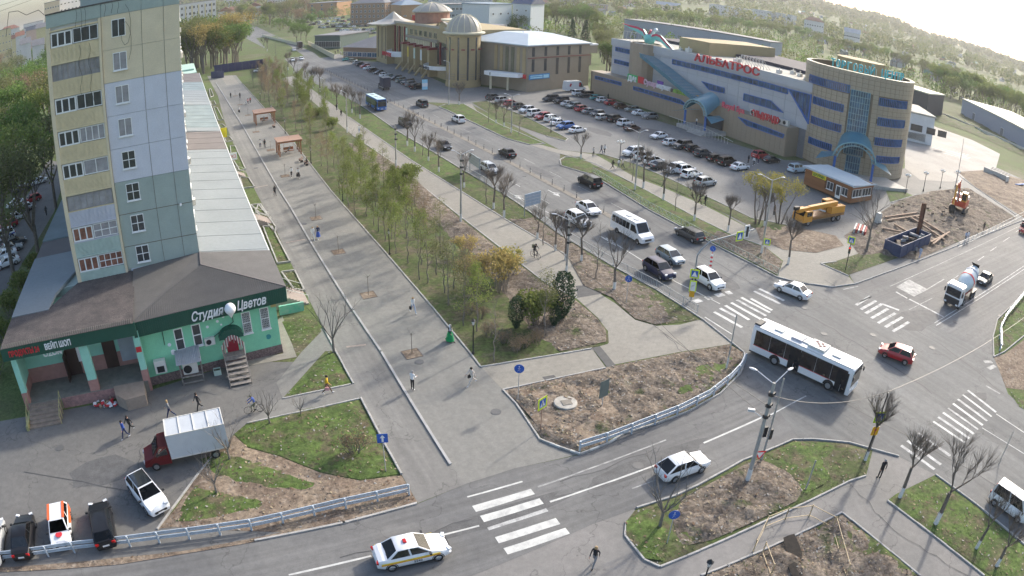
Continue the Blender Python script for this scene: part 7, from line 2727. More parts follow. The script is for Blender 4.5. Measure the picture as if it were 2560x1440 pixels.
# ---- bus builder
def bus(name,label,c,hd,L,Wd,H,bodym,glassm,roofm,stripe=None,doors=2,side=-1,hatch=3,front=None,category='bus'):
 t=thing(name,label,category,(c.x,c.y,.02),hd)
 q=MB()
 hw=Wd/2
 zs=[(.32,.98),(.5,1.0),(1.35,1.0),(H-.35,.97),(H-.1,.9),(H,.72)]
 xs=[(-L/2,.93),(-L/2+.12,1),(L/2-.25,1),(L/2-.03,.94)]
 rings=[]
 for x,nx in xs:
  ring=[(x,-hw*k*nx,z) for z,k in zs]+[(x,hw*k*nx,z) for z,k in zs[::-1]]
  rings.append(ring)
 n_=len(rings[0])
 for A,B in zip(rings[:-1],rings[1:]):q.add(A+B,[(i,n_+i,n_+(i+1) % n_,(i+1) % n_) for i in range(n_)])
 q.add(rings[0],[tuple(range(n_))])
 q.add(rings[-1],[tuple(range(n_))[::-1]])
 part('body',q,bodym,t,35)
 q=MB()
 q.box(-L/2+.05,L/2-.25,-hw*.86,hw*.86,H-.02,H+.03)
 part('roof_panel',q,roofm,t)
 for s in (-1,1):
  n=int((L-1.2)/1.45)
  for k in range(n):
   x0=-L/2+.45+k*(L-1.0)/n
   x1=x0+(L-1.0)/n-.03
   q=MB()
   q.box(x0,x1,s*hw*.995-.012,s*hw*.995+.014,1.12,H-.3)
   part('side_window',q,glassm,t)
  q=MB()
  q.box(-L/2+.1,L/2-.4,s*hw-.01,s*hw+.012,.3,.42)
  part('skirt',q,PLAS,t)
  if stripe:
   q=MB()
   q.box(-L/2+.4,L/2-2.2,s*hw-.01,s*hw+.014,1.08,1.14)
   part('stripe',q,stripe,t)
  for x in (L/2-2.2,-L/2+3.0):
   g=MB()
   g.add([(x+.62*math.cos(math.pi*i/10),s*(hw+.008),.45+.62*math.sin(math.pi*i/10)) for i in range(11)],[tuple(range(11)),tuple(range(11))[::-1]])
   part('wheel_arch',g,DARK,t)
   wheel(t,x,s*(hw-.08),.46,.28)
 for x in ([L/2-1.0,-.6,-L/2+1.6][:doors]):
  q=MB()
  for j in (0,1):q.box(x-.62+j*.63,x-.02+j*.63,side*hw*1.0-.02,side*hw*1.0+.02,.42,H-.5)
  part('door',q,mat('door_glass',(.015,.015,.017),.15),t)
 q=MB()
 q.box(L/2-.07,L/2+.0,-hw*.86,hw*.86,1.15,H-.55)
 part('windscreen',q,CGL,t)
 q=MB()
 q.box(L/2-.08,L/2-.0,-hw*.8,hw*.8,H-.5,H-.22)
 part('route_display',q,DARK,t)
 q=MB()
 q.box(-L/2-.0,-L/2+.04,-hw*.75,hw*.75,1.5,H-.5)
 part('rear_window',q,CGL,t)
 for s in (-1,1):
  q=MB()
  q.cbox((L/2-.05,s*hw*.75,.75),.12,.35,.2)
  part('headlight',q,LAMPW,t)
  q=MB()
  q.cbox((L/2+.12,s*(hw+.12),2.2),.12,.18,.4)
  q.tube((L/2-.05,s*hw*.9,2.5),(L/2+.12,s*(hw+.12),2.4),.025)
  part('wing_mirror',q,PLAS,t)
 q=MB()
 q.box(L/2-.06,L/2+.03,-.3,.3,.5,.62)
 part('number_plate',q,PLATE,t)
 for k in range(hatch):
  x=-L/2+L*(k+.75)/(hatch+.5)
  q=MB()
  q.box(x-.45,x+.45,-.4,.4,H+.03,H+.16)
  part('roof_hatch',q,mat('pale_hatch',(.55,.55,.52),.5),t)
 return t
bw=bus('city_bus','long white city bus with dark glass turning at the crossing',(G(1885,872)+G(2128,985))/2,hdg((1885,872),(2128,985)),11.2,2.5,2.95,PAINTS['white'],mat('bus_glass',(.03,.022,.02),.1,var=.5,scale=1.2,spec=.7),mat('white_roof',(.72,.72,.71),.5),REDS,2,-1,3)
q=MB()
q.box(.2,2.0,-.75,.75,2.97,3.25)
part('ac_pod',q,mat('pale_hatch',(.55,.55,.52)),bw)
for i,(x,y) in enumerate(((.7,.4),(1.0,.1),(1.3,.4),(1.3,-.2),(1.6,.1))):
 q=MB()
 q.tube((x,y,3.25),(x,y,3.275),.17,.17,8)
 part('pod_fan',q,mat('dark_wine_fan',(.08,.01,.02)),bw)
q=MB()
q.box(-1.7,-.5,-.6,.6,2.97,3.2)
part('roof_unit',q,mat('grey_pod',(.45,.45,.5),.5),bw)
q=MB()
q.box(-5.6,-5.0,-.9,.2,2.9,3.15)
part('roof_grille',q,PLAS,bw)
bt=bus('city_bus','blue and turquoise bus driving towards the camera by the grass strip',G(940,270),SOUTH,10.5,2.5,3.0,paint('bus_blue',(.01,.12,.42)),mat('teal_glass',(.015,.06,.07),.1,spec=.7),mat('pale_aqua_roof',(.5,.66,.66),.5),None,2,-1,3)
def van(name,label,cat,c,hd,L,Wd,H,bodym,windows=5):
 t=thing(name,label,cat,(c.x,c.y,.02),hd)
 f=L/2
 prof=[(-f,.42),(-f,1.3),(-f+.12,H-.12),(-f+.4,H),(f-2.0,H),(f-1.75,H-.08),(f-.95,1.4),(f-.25,1.15),(f-.02,.85),(f,.42)]
 q=MB()
 rings=[]
 for y,k in ((-1,1),(1,1)):
  rings.append([(x,y*Wd/2*(1 if z < 1.5 else 1-.1*(z-1.5)),z) for x,z in prof])
 n_=len(prof)
 q.add(rings[0]+rings[1],[tuple(range(n_)),tuple(range(2*n_-1,n_-1,-1))]+[((i+1) % n_,i,n_+i,n_+(i+1) % n_) for i in range(n_)])
 part('body',q,bodym,t,25)
 q=MB()
 a,b=Vector((f-1.72,0,H-.16)),Vector((f-.98,0,1.45))
 q.add([(a.x+.03,-Wd*.4,a.z),(a.x+.03,Wd*.4,a.z),(b.x+.03,Wd*.44,b.z),(b.x+.03,-Wd*.44,b.z)],[(0,1,2,3),(3,2,1,0)])
 part('windscreen',q,CGL,t)
 for s in (-1,1):
  y=lambda z:s*(Wd/2*(1 if z < 1.5 else 1-.1*(z-1.5))+.012)
  q=MB()
  q.add([(f-2.55,y(H-.4),H-.4),(f-1.75,y(H-.4),H-.4),(f-1.15,y(1.4),1.4),(f-2.55,y(1.4),1.4)],[(0,1,2,3),(3,2,1,0)])
  part('cab_window',q,CGL,t)
  for k in range(windows):
   x0=-f+.25+k*(L-3.0)/windows
   x1=x0+(L-3.0)/windows-.07
   q=MB()
   q.add([(x0,y(H-.4),H-.4),(x1,y(H-.4),H-.4),(x1,y(1.4),1.4),(x0,y(1.4),1.4)],[(0,1,2,3),(3,2,1,0)])
   part('side_window',q,CGL,t)
  for x in (f-.95,-f+1.5):
   g=MB()
   g.add([(x+.44*math.cos(math.pi*i/10),s*(Wd/2+.008),.34+.44*math.sin(math.pi*i/10)) for i in range(11)],[tuple(range(11)),tuple(range(11))[::-1]])
   part('wheel_arch',g,DARK,t)
   wheel(t,x,s*(Wd/2-.1),.34,.22)
  q=MB()
  q.cbox((f-.12,s*Wd*.38,.9),.2,.3,.22)
  part('headlight',q,LAMPW,t)
  q=MB()
  q.cbox((f-1.3,s*(Wd/2+.15),1.6),.1,.2,.35)
  part('wing_mirror',q,PLAS,t)
 q=MB()
 q.cbox((f,0,.75),.08,Wd*.5,.25)
 part('grille',q,PLAS,t)
 q=MB()
 q.cbox((f+.02,0,.5),.05,.5,.12)
 part('number_plate',q,PLATE,t)
 for x in (-.8,.7):
  q=MB()
  q.box(x-.35,x+.35,-.3,.3,H,H+.1)
  part('roof_hatch',q,ACW,t)
 return t
van('minibus','white minibus with dark windows driving towards the camera','minibus',(G(1535,574)+G(1624,612))/2,SOUTH+.02,6.8,2.05,2.65,PAINTS['white'])
# ---- box truck near the lawns
def boxtruck(name,label,c,hd,cabm,boxm,bl,bh,cabl=1.9,cat='lorry',wd=2.2,top=None):
 t=thing(name,label,cat,(c.x,c.y,.02),hd)
 x0=-bl/2-.3
 x1=x0+bl
 q=MB()
 q.box(x0,x1,-wd/2,wd/2,.95,.95+bh)
 part('cargo_box',q,boxm,t)
 q=MB()
 for k in range(5):
  x=x0+.02+(bl-.1)*k/4
  q.box(x,x+.06,-wd/2-.02,wd/2+.02,.97+bh-.02,.97+bh+.04)
 for s in (-1,1):q.box(x0,x1,s*wd/2-.03,s*wd/2+.03,.93+bh,.99+bh).box(x0,x1,s*wd/2-.02,s*wd/2+.02,.88,.97)
 part('box_edging',q,top or ACW,t,kind='stuff')
 q=MB()
 q.box(x0,x1+cabl*.8,-.4,.4,.5,.95)
 part('chassis',q,PLAS,t)
 hw=.98
 q=MB()
 a=x1+.05
 q.add([(a,s*hw,z) for s in (-1,1) for z in (.45,2.05)]+[(a+.75,s*hw*.88,2.05) for s in (-1,1)]+[(a+1.35,s*hw,1.25) for s in (-1,1)]+[(a+2.15,s*hw*.9,1.0) for s in (-1,1)]+[(a+2.25,s*hw*.9,.45) for s in (-1,1)],
   [(0,10,8,6,4,1),(2,3,5,7,9,11),(1,4,5,3),(4,6,7,5),(6,8,9,7),(8,10,11,9),(0,1,3,2),(0,2,11,10)])
 part('cab',q,cabm,t,30)
 q=MB()
 q.add([(a+.82,-hw*.8,1.98),(a+.82,hw*.8,1.98),(a+1.36,hw*.88,1.3),(a+1.36,-hw*.88,1.3)],[(0,1,2,3),(3,2,1,0)])
 q.v=[(x+.02,y,z+.03) for x,y,z in q.v]
 part('windscreen',q,CGL,t)
 for s in (-1,1):
  q=MB()
  q.add([(a+.15,s*(hw*.96+.03),1.9),(a+.7,s*(hw*.92+.03),1.9),(a+1.2,s*(hw+.01),1.3),(a+.15,s*(hw+.01),1.3)],[(0,1,2,3),(3,2,1,0)])
  part('side_window',q,CGL,t)
  q=MB()
  q.cbox((a+2.2,s*.68,.82),.1,.3,.18)
  part('headlight',q,LAMPW,t)
  q=MB()
  q.cbox((a+1.0,s*(hw+.15),1.5),.08,.18,.3)
  part('wing_mirror',q,PLAS,t)
  wheel(t,a+1.35,s*.85,.36,.22)
  wheel(t,x0+1.2,s*.85,.36,.3)
 return t
boxtruck('box_truck','box truck with dark red cab and white cargo box beside the lawns',(G(395,1152)+G(575,1140))/2+Vector((.2,.5,0)),WEST+.02,paint('maroon_paint',(.12,.012,.015)),mat('white_box',(.46,.49,.52),.5,var=.06),4.7,2.05)
boxtruck('box_truck','small truck with a dark tall cargo box driving away beside the theatre lot',G(962,224),NORTH,PAINTS['dark grey'],mat('dark_tarpaulin',(.035,.035,.06),.7),4.0,2.9,top=mat('pale_lid',(.6,.6,.58)))
boxtruck('box_truck','brown covered lorry far along the avenue',G(749,122),NORTH,PAINTS['dark grey'],mat('brown_tarpaulin',(.08,.05,.05),.8),5.0,2.8)
dv=van('delivery_van','white van with red marks beside the tan hall','van',G(1435,228),EAST+.1,7.0,2.3,3.2,PAINTS['white'],0)
for x in (-2.2,1.2):
 q=MB()
 q.cbox((x,-1.12,2.1),.5,.06,.9,0,0,.4)
 part('red_mark',q,REDS,dv)
boxtruck('lorry','red lorry entering at the right edge of the cross road',G(2566,580),hdg((2566,580),(2530,600)),paint('red_paint',(.3,.01,.01)),mat('dark_load',(.05,.05,.05)),4.0,1.4)
# ---- concrete mixer
mc=(G(2358,782)+G(2432,724))/2
mx_=thing('concrete_mixer','white concrete mixer lorry with red banded drum at the stop line','lorry',(mc.x,mc.y,.02),hdg((2432,724),(2358,782)))
q=MB()
q.box(-4.2,3.6,-.45,.45,.7,1.0)
part('chassis',q,mat('red_chassis',(.25,.03,.03)),mx_)
q=MB()
q.box(2.3,4.1,-1.2,1.2,.6,3.0)
part('cab',q,PAINTS['white'],mx_)
q=MB()
q.box(2.35,4.0,-1.1,1.1,3.0,3.12)
part('cab_roof',q,PAINTS['white'],mx_)
q=MB()
q.box(4.08,4.14,-1.1,1.1,1.7,2.7)
part('windscreen',q,CGL,mx_)
q=MB()
q.box(4.08,4.16,-1.15,1.15,.6,1.5)
part('grille',q,PLAS,mx_)
for s in (-1,1):
 q=MB()
 q.box(2.9,3.8,s*1.2-.02,s*1.2+.02,1.7,2.5)
 part('side_window',q,CGL,mx_)
 q=MB()
 q.cbox((4.16,s*.9,.75),.06,.35,.2)
 part('headlight',q,LAMPW,mx_)
 q=MB()
 q.cbox((4.0,s*1.4,2.2),.1,.2,.6)
 part('wing_mirror',q,PLAS,mx_)
 for x in (3.1,1.3,-2.4,-3.6):wheel(mx_,x,s*1.0,.5,.32)
 q=MB()
 q.box(-4.2,-1.9,s*1.0-.25,s*1.0+.25,1.05,1.12)
 part('mudguard',q,PLAS,mx_)
dr=[(.35,-3.4),(.8,-3.1),(1.15,-1.2),(1.2,.2),(1.0,1.6),(.55,2.3),(.1,2.35)]
for nm,a,b,m_ in (('drum',0,6,PAINTS['white']),):
 q=MB()
 q.lathe(dr,22)
 q.v=[(z,x,y) for x,y,z in q.v]
 q.tf(Matrix.Translation((-1.4,0,2.5)) @ Matrix.Rotation(R(15),4,'Y'))
 part(nm,q,mat('pale_drum',(.55,.62,.63),.4),mx_,40)
q=MB()
q.lathe([(1.19,-.3),(1.225,-.25),(1.225,.1),(1.2,.15)],22)
q.v=[(z,x,y) for x,y,z in q.v]
q.tf(Matrix.Translation((-1.4,0,2.5)) @ Matrix.Rotation(R(15),4,'Y'))
part('drum_band',q,REDS,mx_,40)
q=MB()
q.lathe([(1.1,-1.9),(1.16,-1.8),(1.17,-1.5),(1.15,-1.4)],22)
q.v=[(z,x,y) for x,y,z in q.v]
q.tf(Matrix.Translation((-1.4,0,2.5)) @ Matrix.Rotation(R(15),4,'Y'))
part('drum_band',q,mat('drum_blue',(.3,.34,.42)),mx_,40)
q=MB()
q.add([(-4.6,-.5,3.9),(-4.6,.5,3.9),(-4.0,.7,4.4),(-4.0,-.7,4.4),(-5.0,0,2.6)],[(0,1,2,3),(3,2,1,0),(0,4,1),(1,4,0)])
q.box(-5.0,-4.6,-.3,.3,1.2,2.6)
part('hopper',q,PLAS,mx_)
# ---- orange truck crane
kc=(G(1990,562)+G(2095,545))/2
kh=hdg((2100,545),(1985,566))
kr=thing('truck_crane','orange yellow truck crane with folded boom beside the kiosk','crane',(kc.x,kc.y,.02),kh)
kr.scale=(1.12,1,1)
OR=paint('crane_orange',(.6,.27,.02),.5)
q=MB()
q.box(-5.0,4.6,-1.15,1.15,.9,1.3)
part('chassis',q,mat('crane_deck',(.25,.12,.03),.6),kr)
q=MB()
q.add([(2.9,s*1.2,.7) for s in (-1,1)]+[(4.9,s*1.2,.7) for s in (-1,1)]+[(4.8,s*1.2,1.7) for s in (-1,1)]+[(4.3,s*1.15,2.4) for s in (-1,1)]+[(2.9,s*1.15,2.4) for s in (-1,1)],[(0,2,4,6,8),(1,9,7,5,3),(2,3,5,4),(4,5,7,6),(6,7,9,8),(0,8,9,1)])
part('cab',q,OR,kr)
q=MB()
q.add([(4.84,-1.0,1.7),(4.84,1.0,1.7),(4.36,.95,2.35),(4.36,-.95,2.35)],[(0,1,2,3),(3,2,1,0)])
part('windscreen',q,CGL,kr)
for s in (-1,1):
 q=MB()
 q.box(3.1,4.2,s*1.2-.01,s*1.2+.01,1.6,2.25)
 part('side_window',q,CGL,kr)
 for x in (3.6,-2.4,-3.7):wheel(kr,x,s*1.0,.5,.3)
q=MB()
q.box(-3.4,-1.6,-1.2,-.2,1.3,3.2)
part('crane_cab',q,OR,kr)
q=MB()
q.box(-3.2,-1.9,-1.23,-1.19,1.8,3.0)
q.box(-1.62,-1.57,-1.1,-.3,1.8,3.0)
part('crane_cab_window',q,CGL,kr)
q=MB()
q.box(-5.2,-1.8,.0,1.0,1.3,2.4)
part('counterweight',q,OR,kr)
q=MB()
q.bar((-3.6,.3,2.75),(5.6,.3,2.45),.55,.6)
q.bar((-3.6,.3,2.95),(3.0,.3,2.75),.62,.3)
part('boom',q,OR,kr)
q=MB()
q.bar((5.4,.3,2.9),(6.3,.3,2.9),.5,.5)
q.tube((6.1,.3,2.6),(6.1,.3,1.0),.12)
part('boom_head',q,PLAS,kr)
q=MB()
q.tube((-1.0,.3,1.6),(2.2,.3,2.6),.16)
part('boom_ram',q,mat('pale_steel',(.5,.5,.48)),kr)
# ---- red excavator
ec=G(2395,530)
ex=thing('excavator','red and orange excavator digging with its bucket at the dug corner','excavator',(ec.x,ec.y,.3),hdg((2398,525),(2362,560)))
ex.scale=(1.25,1.25,1.25)
RX=paint('excavator_red',(.5,.06,.02),.5)
for s in (-1,1):
 q=MB()
 pr_=[(-1.9,.35),(-1.6,.0),(1.6,0),(1.9,.35),(1.6,.75),(-1.6,.75)]
 q.add([(x,s*1.2-.28,z) for x,z in pr_]+[(x,s*1.2+.28,z) for x,z in pr_],[tuple(range(6)),tuple(range(11,5,-1))]+[(i,6+i,6+(i+1) % 6,(i+1) % 6) for i in range(6)])
 part('track',q,PLAS,ex)
q=MB()
q.box(-2.2,1.2,-1.25,1.25,.9,1.9)
part('house',q,RX,ex)
q=MB()
q.box(-2.3,-1.3,-1.2,1.2,1.9,2.4)
part('engine_cover',q,mat('white_metal',(.7,.72,.72)),ex)
q=MB()
q.box(-.2,1.3,.3,1.25,1.9,3.3)
part('cab',q,paint('crane_orange',(.6,.27,.02)),ex)
q=MB()
q.box(1.29,1.33,.4,1.15,2.1,3.1)
q.box(0,1.2,1.24,1.28,2.2,3.1)
part('cab_window',q,CGL,ex)
q=MB()
q.bar((.8,-.3,1.8),(2.6,-.3,5.2),.35,.6)
q.bar((2.5,-.3,5.2),(4.6,-.3,4.6),.35,.5)
part('boom',q,RX,ex)
q=MB()
q.bar((4.5,-.3,4.8),(5.0,-.3,1.8),.3,.4)
part('stick',q,paint('crane_orange',(.6,.27,.02)),ex)
q=MB()
q.tube((1.2,-.3,1.6),(2.3,-.3,3.9),.1).tube((3.0,-.3,5.6),(4.7,-.3,5.1),.09)
part('ram',q,mat('pale_steel',(.5,.5,.48)),ex)
q=MB()
q.prism([(4.4,.9),(5.3,1.8),(5.2,.6),(4.7,.3)],-.75,.15)
q.v=[(x,z,y) for x,y,z in q.v]
part('bucket',q,PLAS,ex)
# ---- bicycles
BK=mat('bicycle_frame',(.03,.03,.035),.4)
def bicycle(name,label,loc,rz,m=None,grp=None,parent=None):
 t=thing(name,label,'bicycle',loc,rz,grp)
 for x in (-.52,.52):
  q=MB()
  for i in range(16):
   a,b=6.283*i/16,6.283*(i+1)/16
   q.tube((x+.34*math.cos(a),0,.34+.34*math.sin(a)),(x+.34*math.cos(b),0,.34+.34*math.sin(b)),.02,n=4,cap=False)
   if i % 2 == 0:q.tube((x,0,.34),(x+.33*math.cos(a),0,.34+.33*math.sin(a)),.003,n=3,cap=False)
  part('wheel',q,TYRE,t)
 q=MB()
 q.path([(-.52,0,.34),(-.1,0,.32),(.35,0,.8),(-.2,0,.82),(-.1,0,.32)],.018)
 q.path([(-.52,0,.34),(-.2,0,.82),(-.23,0,.95)],.014)
 q.path([(.52,0,.34),(.36,0,.9),(.3,0,1.02)],.016)
 part('frame',q,m or BK,t)
 q=MB()
 q.tube((.3,-.28,1.02),(.3,.28,1.02),.014)
 part('handlebar',q,BK,t)
 q=MB()
 q.cbox((-.25,0,.97),.25,.13,.05)
 part('saddle',q,BK,t)
 q=MB()
 q.tube((-.1,-.1,.32),(-.1,.1,.32),.06,n=8)
 q.cbox((-.02,.13,.25),.09,.08,.03).cbox((-.18,-.13,.39),.09,.08,.03)
 part('crankset',q,BK,t)
 return t
g1,g2,g3=G(637,1032),G(1338,645),G(355,435)
bicycle('bicycle','pale framed bicycle ridden by the person in blue near the lawn',(g1.x,g1.y,.03),WEST,mat('pale_frame',(.5,.48,.4)))
bicycle('bicycle','black bicycle ridden towards the camera on the cycle path',(g2.x,g2.y,.03),SOUTH+.25)
for i,(x,y) in enumerate(((706,765),(722,758))):
 p=G(x,y)
 bicycle('bicycle',('left bicycle parked on the pink steps by the flower shop','right bicycle parked on the pink steps by the flower shop')[i],(p.x,p.y+.8,.9),EAST,None,'bicycles on the corner steps')
# ------------------------------------------------------------------ people
SKIN=mat('skin',(.5,.3,.22),.6)
CL={}
def cloth(n,c):
 if n not in CL:CL[n]=mat('cloth_' +n,c,.9,var=.08,scale=3)
 return CL[n]
COLS={'white':(.68,.68,.68),'black':(.015,.015,.018),'navy':(.02,.03,.09),'blue':(.04,.09,.35),'grey':(.2,.2,.21),'pale blue':(.35,.42,.55),'yellow':(.65,.42,.02),'red':(.4,.03,.04),'pink':(.6,.3,.3),'beige':(.45,.38,.28),'green':(.01,.25,.08),'brown':(.1,.06,.04),'khaki':(.14,.14,.09),'cream':(.55,.5,.45),'hair dark':(.03,.02,.015),'hair fair':(.35,.24,.12),'hair grey':(.3,.28,.27),'orange':(.6,.2,.03),'dark':(.03,.03,.035)}
def C_(n):return cloth(n,COLS[n])
def posemesh(name,J,bones):
 """J: joint -> (x,y,z,r); bones: (a, b, zone).  Facing +x. Skinned into one surface"""
 me=bpy.data.meshes.new(name)
 keys=list(J)
 # head, hands and feet get in-between vertices so the surface keeps its shape
 me.from_pydata([J[k][:3] for k in keys],[(keys.index(a),keys.index(b)) for a,b,z in bones],[])
 o=bpy.data.objects.new(name,me)
 col.objects.link(o)
 m=o.modifiers.new('skin','SKIN')
 m.use_smooth_shade=True
 lay=me.skin_vertices[0].data if me.skin_vertices else None
 if lay is None:
  o.modifiers.remove(m)
  bm=bmesh.new()
  bm.from_mesh(me)
  bm.verts.layers.skin.verify()
  bm.to_mesh(me)
  bm.free()
  m=o.modifiers.new('skin','SKIN')
  m.use_smooth_shade=True
  lay=me.skin_vertices[0].data
 for i,k in enumerate(keys):
  r=J[k][3]
  lay[i].radius=(r,r) if not isinstance(r,tuple) else r
  lay[i].use_root=(k == 'pelvis')
 s=o.modifiers.new('sub','SUBSURF')
 s.levels=1
 dg=bpy.context.evaluated_depsgraph_get()
 out=bpy.data.meshes.new_from_object(o.evaluated_get(dg))
 bpy.data.objects.remove(o)
 zs={'skin':0,'top':1,'leg':2,'shoe':3}
 B=[(Vector(J[a][:3]),Vector(J[b][:3]),zs[z]) for a,b,z in bones]
 idx=[]
 for f in out.polygons:
  c=f.center
  best,bi=9,0
  for a,b,z in B:
   d=b-a
   t=max(0,min(1,(c-a).dot(d)/max(1e-9,d.length_squared)))
   l=(c-a-d*t).length
   if l < best:best,bi=l,z
  idx.append(bi)
 out.materials.clear()
 for x in (SKIN,C_('white'),C_('navy'),C_('black')):out.materials.append(x)
 out.polygons.foreach_set('material_index',idx)
 out.shade_smooth()
 return out
BON=[('pelvis','belly','top'),('belly','chest','top'),('chest','neck','top'),('neck','chin','skin'),('chin','crown','skin')]
for s in 'lr':
 BON += [('chest','sh' +s,'top'),('sh' +s,'el' +s,'top'),('el' +s,'wr' +s,'top'),('wr' +s,'ha' +s,'skin'),('ha' +s,'fi' +s,'skin'),
   ('pelvis','hip' +s,'leg'),('hip' +s,'kn' +s,'leg'),('kn' +s,'an' +s,'leg'),('an' +s,'toe' +s,'shoe')]
def pose(name,legs,arms,lean=0.0,hipz=.93,head=0.0):
 """legs/arms: (thigh swing, knee bend) and (arm swing, elbow bend, spread) for left, right, degrees"""
 J={'pelvis':(0,0,hipz,(.125,.15)),}
 lx=math.sin(R(lean))
 J['belly']=(lx*.18,0,hipz+.18,(.105,.14))
 J['chest']=(lx*.42,0,hipz+.4,(.12,.165))
 J['neck']=(lx*.55,0,hipz+.55,.055)
 J['chin']=(lx*.6+.02+head,0,hipz+.62,.075)
 J['crown']=(lx*.65+.02+head*1.2,0,hipz+.74,.092)
 for s,sg,(th,kb),(sw,eb,sp) in (('l',1,legs[0],arms[0]),('r',-1,legs[1],arms[1])):
  J['hip' +s]=(0,.09*sg,hipz-.06,.088)
  k=Vector((math.sin(R(th))*.44,.1*sg,hipz-.06-math.cos(R(th))*.44))
  J['kn' +s]=(*k,.06)
  a=k+Vector((math.sin(R(th-kb))*.41,0,-math.cos(R(th-kb))*.41))
  J['an' +s]=(*a,.043)
  J['toe' +s]=(a.x+.17,a.y+.02*sg,max(.03,a.z-.05),.036)
  c=J['chest']
  J['sh' +s]=(c[0],.185*sg,c[2]+.07,.052)
  e=Vector(J['sh' +s][:3])+Vector((math.sin(R(sw))*.28,math.sin(R(sp))*.28*sg,-math.cos(R(sw))*.28))
  J['el' +s]=(*e,.042)
  w_=e+Vector((math.sin(R(sw+eb))*.25,-.02*sg,-math.cos(R(sw+eb))*.25))
  J['wr' +s]=(*w_,.03)
  d=(w_-e).normalized()
  J['ha' +s]=(*(w_+d*.07),.036)
  J['fi' +s]=(*(w_+d*.15),.018)
 return posemesh(name,J,BON)
POSE={
 'walk':pose('body',((26,6),(-22,22)),((-24,14,6),(22,20,6)),3,.9),
 'walk2':pose('body',((-18,26),(22,4)),((20,22,6),(-20,12,6)),3,.905),
 'stride':pose('body',((34,8),(-30,22)),((-30,18,8),(28,30,8)),6,.86),
 'stand':pose('body',((2,0),(-2,2)),((2,10,8),(4,16,8)),0,.95),
 'phone':pose('body',((2,0),(-3,4)),((14,95,5),(10,70,5)),2,.95,.03),
 'back':pose('body',((1,0),(-2,2)),((-22,18,8),(-22,18,8)),-2,.95),
 'sit':pose('body',((84,84),(80,82)),((30,50,5),(30,45,5)),4,.52),
 'ride':pose('body',((62,70),(18,20)),((48,14,4),(48,14,4)),22,.98),
 'recline':pose('body',((70,30),(64,26)),((35,30,8),(35,30,8)),-32,.55),
}
HAIR={}
def hairmesh(kind):
 if kind not in HAIR:
  q=MB()
  if kind == 'short':q.lathe([(.102,-.03),(.108,.03),(.09,.08),(.045,.112),(.002,.118)],12)
  elif kind == 'long':
   q.lathe([(.09,-.2),(.105,-.1),(.112,.02),(.09,.08),(.045,.112),(.002,.118)],12,a0=R(65),a1=R(295))
   q.lathe([(.11,.04),(.09,.08),(.045,.112),(.002,.118)],12)
  elif kind == 'hood':q.lathe([(.2,-.42),(.19,-.3),(.13,-.18),(.12,-.05),(.12,.04),(.09,.09),(.04,.122),(.002,.128)],12,a0=R(30),a1=R(330))
  elif kind == 'cap':
   q.lathe([(.108,.0),(.11,.05),(.08,.1),(.002,.12)],12)
   q.box(.08,.19,-.07,.07,.01,.03)
  HAIR[kind]=q.mesh('hair',60)
  HAIR[kind].materials.append(C_('hair dark'))
 return HAIR[kind]
HEADZ={}
def person(p,hd,label,top,leg,pose_='walk',hair=('short','hair dark'),shoe='white',s=1.08,bag=None,skirt=None,z=.02,group=None,hipz=.9):
 c=G(*p) if not isinstance(p,Vector) else p
 t=thing('person',label,'person',(c.x,c.y,z+c.z if isinstance(p,Vector) else z),hd,group)
 t.scale=(s,s,s)
 o=link('body',POSE[pose_],t)
 for i,m_ in ((1,C_(top)),(2,C_(leg)),(3,C_(shoe))):
  o.material_slots[i].link='OBJECT'
  o.material_slots[i].material=m_
 if pose_ not in HEADZ:
  vs_=[v.co for v in POSE[pose_].vertices]
  zm=max(v.z for v in vs_)
  hv_=[v for v in vs_ if v.z > zm-.13]
  HEADZ[pose_]=(sum(v.x for v in hv_)/len(hv_),zm-.095)
 hx,hz=HEADZ[pose_]
 h=link('hair' if hair[0] in ('short','long') else 'headwear',hairmesh(hair[0]),t,(hx-.012,0,hz))
 h.material_slots[0].link='OBJECT'
 h.material_slots[0].material=C_(hair[1])
 if bag:
  q=MB()
  side,bc_=bag
  if side == 'back':q.cbox((-.2,0,hz-.3),.16,.28,.4)
  else:
   q.cbox((.02,-.3,.62),.3,.1,.26)
   q.tube((.02,-.28,.74),(.02,-.24,.9),.015)
  part('bag',q,C_(bc_),t)
 if skirt:
  col_,zt,zb,wb_=skirt
  q=MB()
  q.lathe([(wb_,zb),(wb_*.8,(zt+zb)/2),(.17,zt),(.15,zt+.02)],14,sx=1.15)
  part('skirt',q,C_(col_),t,60)
 return t
def toward(a,b):return hdg(a,b)
person((1033,783),SOUTH+.2,'woman in white top and pale jeans with a shoulder bag on the promenade','white','pale blue','walk',('long','hair fair'),bag=('hand','black'))
person((1125,854),SOUTH+.4,'person in white headscarf and long green skirt at the promenade edge','black','green','walk',('hood','white'),'black',skirt=('green',.95,.12,.34))
person((1032,975),NORTH-.9,'man in white shirt and black shorts by the dividing kerb','white','black','phone',('short','hair grey'))
person((1180,962),WEST+.2,'person in pale beige coat and trousers carrying a dark bag','cream','cream','stride',('short','hair dark'),bag=('hand','black'))
person((783,600),SOUTH,'person all in white of the pair at the kerb','white','white','walk',('short','hair fair'),group='pair walking beside the dividing kerb')
person((796,597),SOUTH,'person in navy top and blue patterned skirt of the pair at the kerb','navy','pale blue','walk2',('long','hair fair'),skirt=('blue',.9,.3,.28),group='pair walking beside the dividing kerb')
person((729,443),SOUTH+.1,'left of two people in white tops near the far sapling, black trousers','white','black','walk2',group='pair in white tops')
person((746,445),SOUTH,'right of two people in white tops near the far sapling, wide black skirt','white','black','walk',('long','hair dark'),skirt=('black',.95,.3,.36),group='pair in white tops')
person((688,492),NORTH,'person in black walking away in the service lane','black','black','walk')
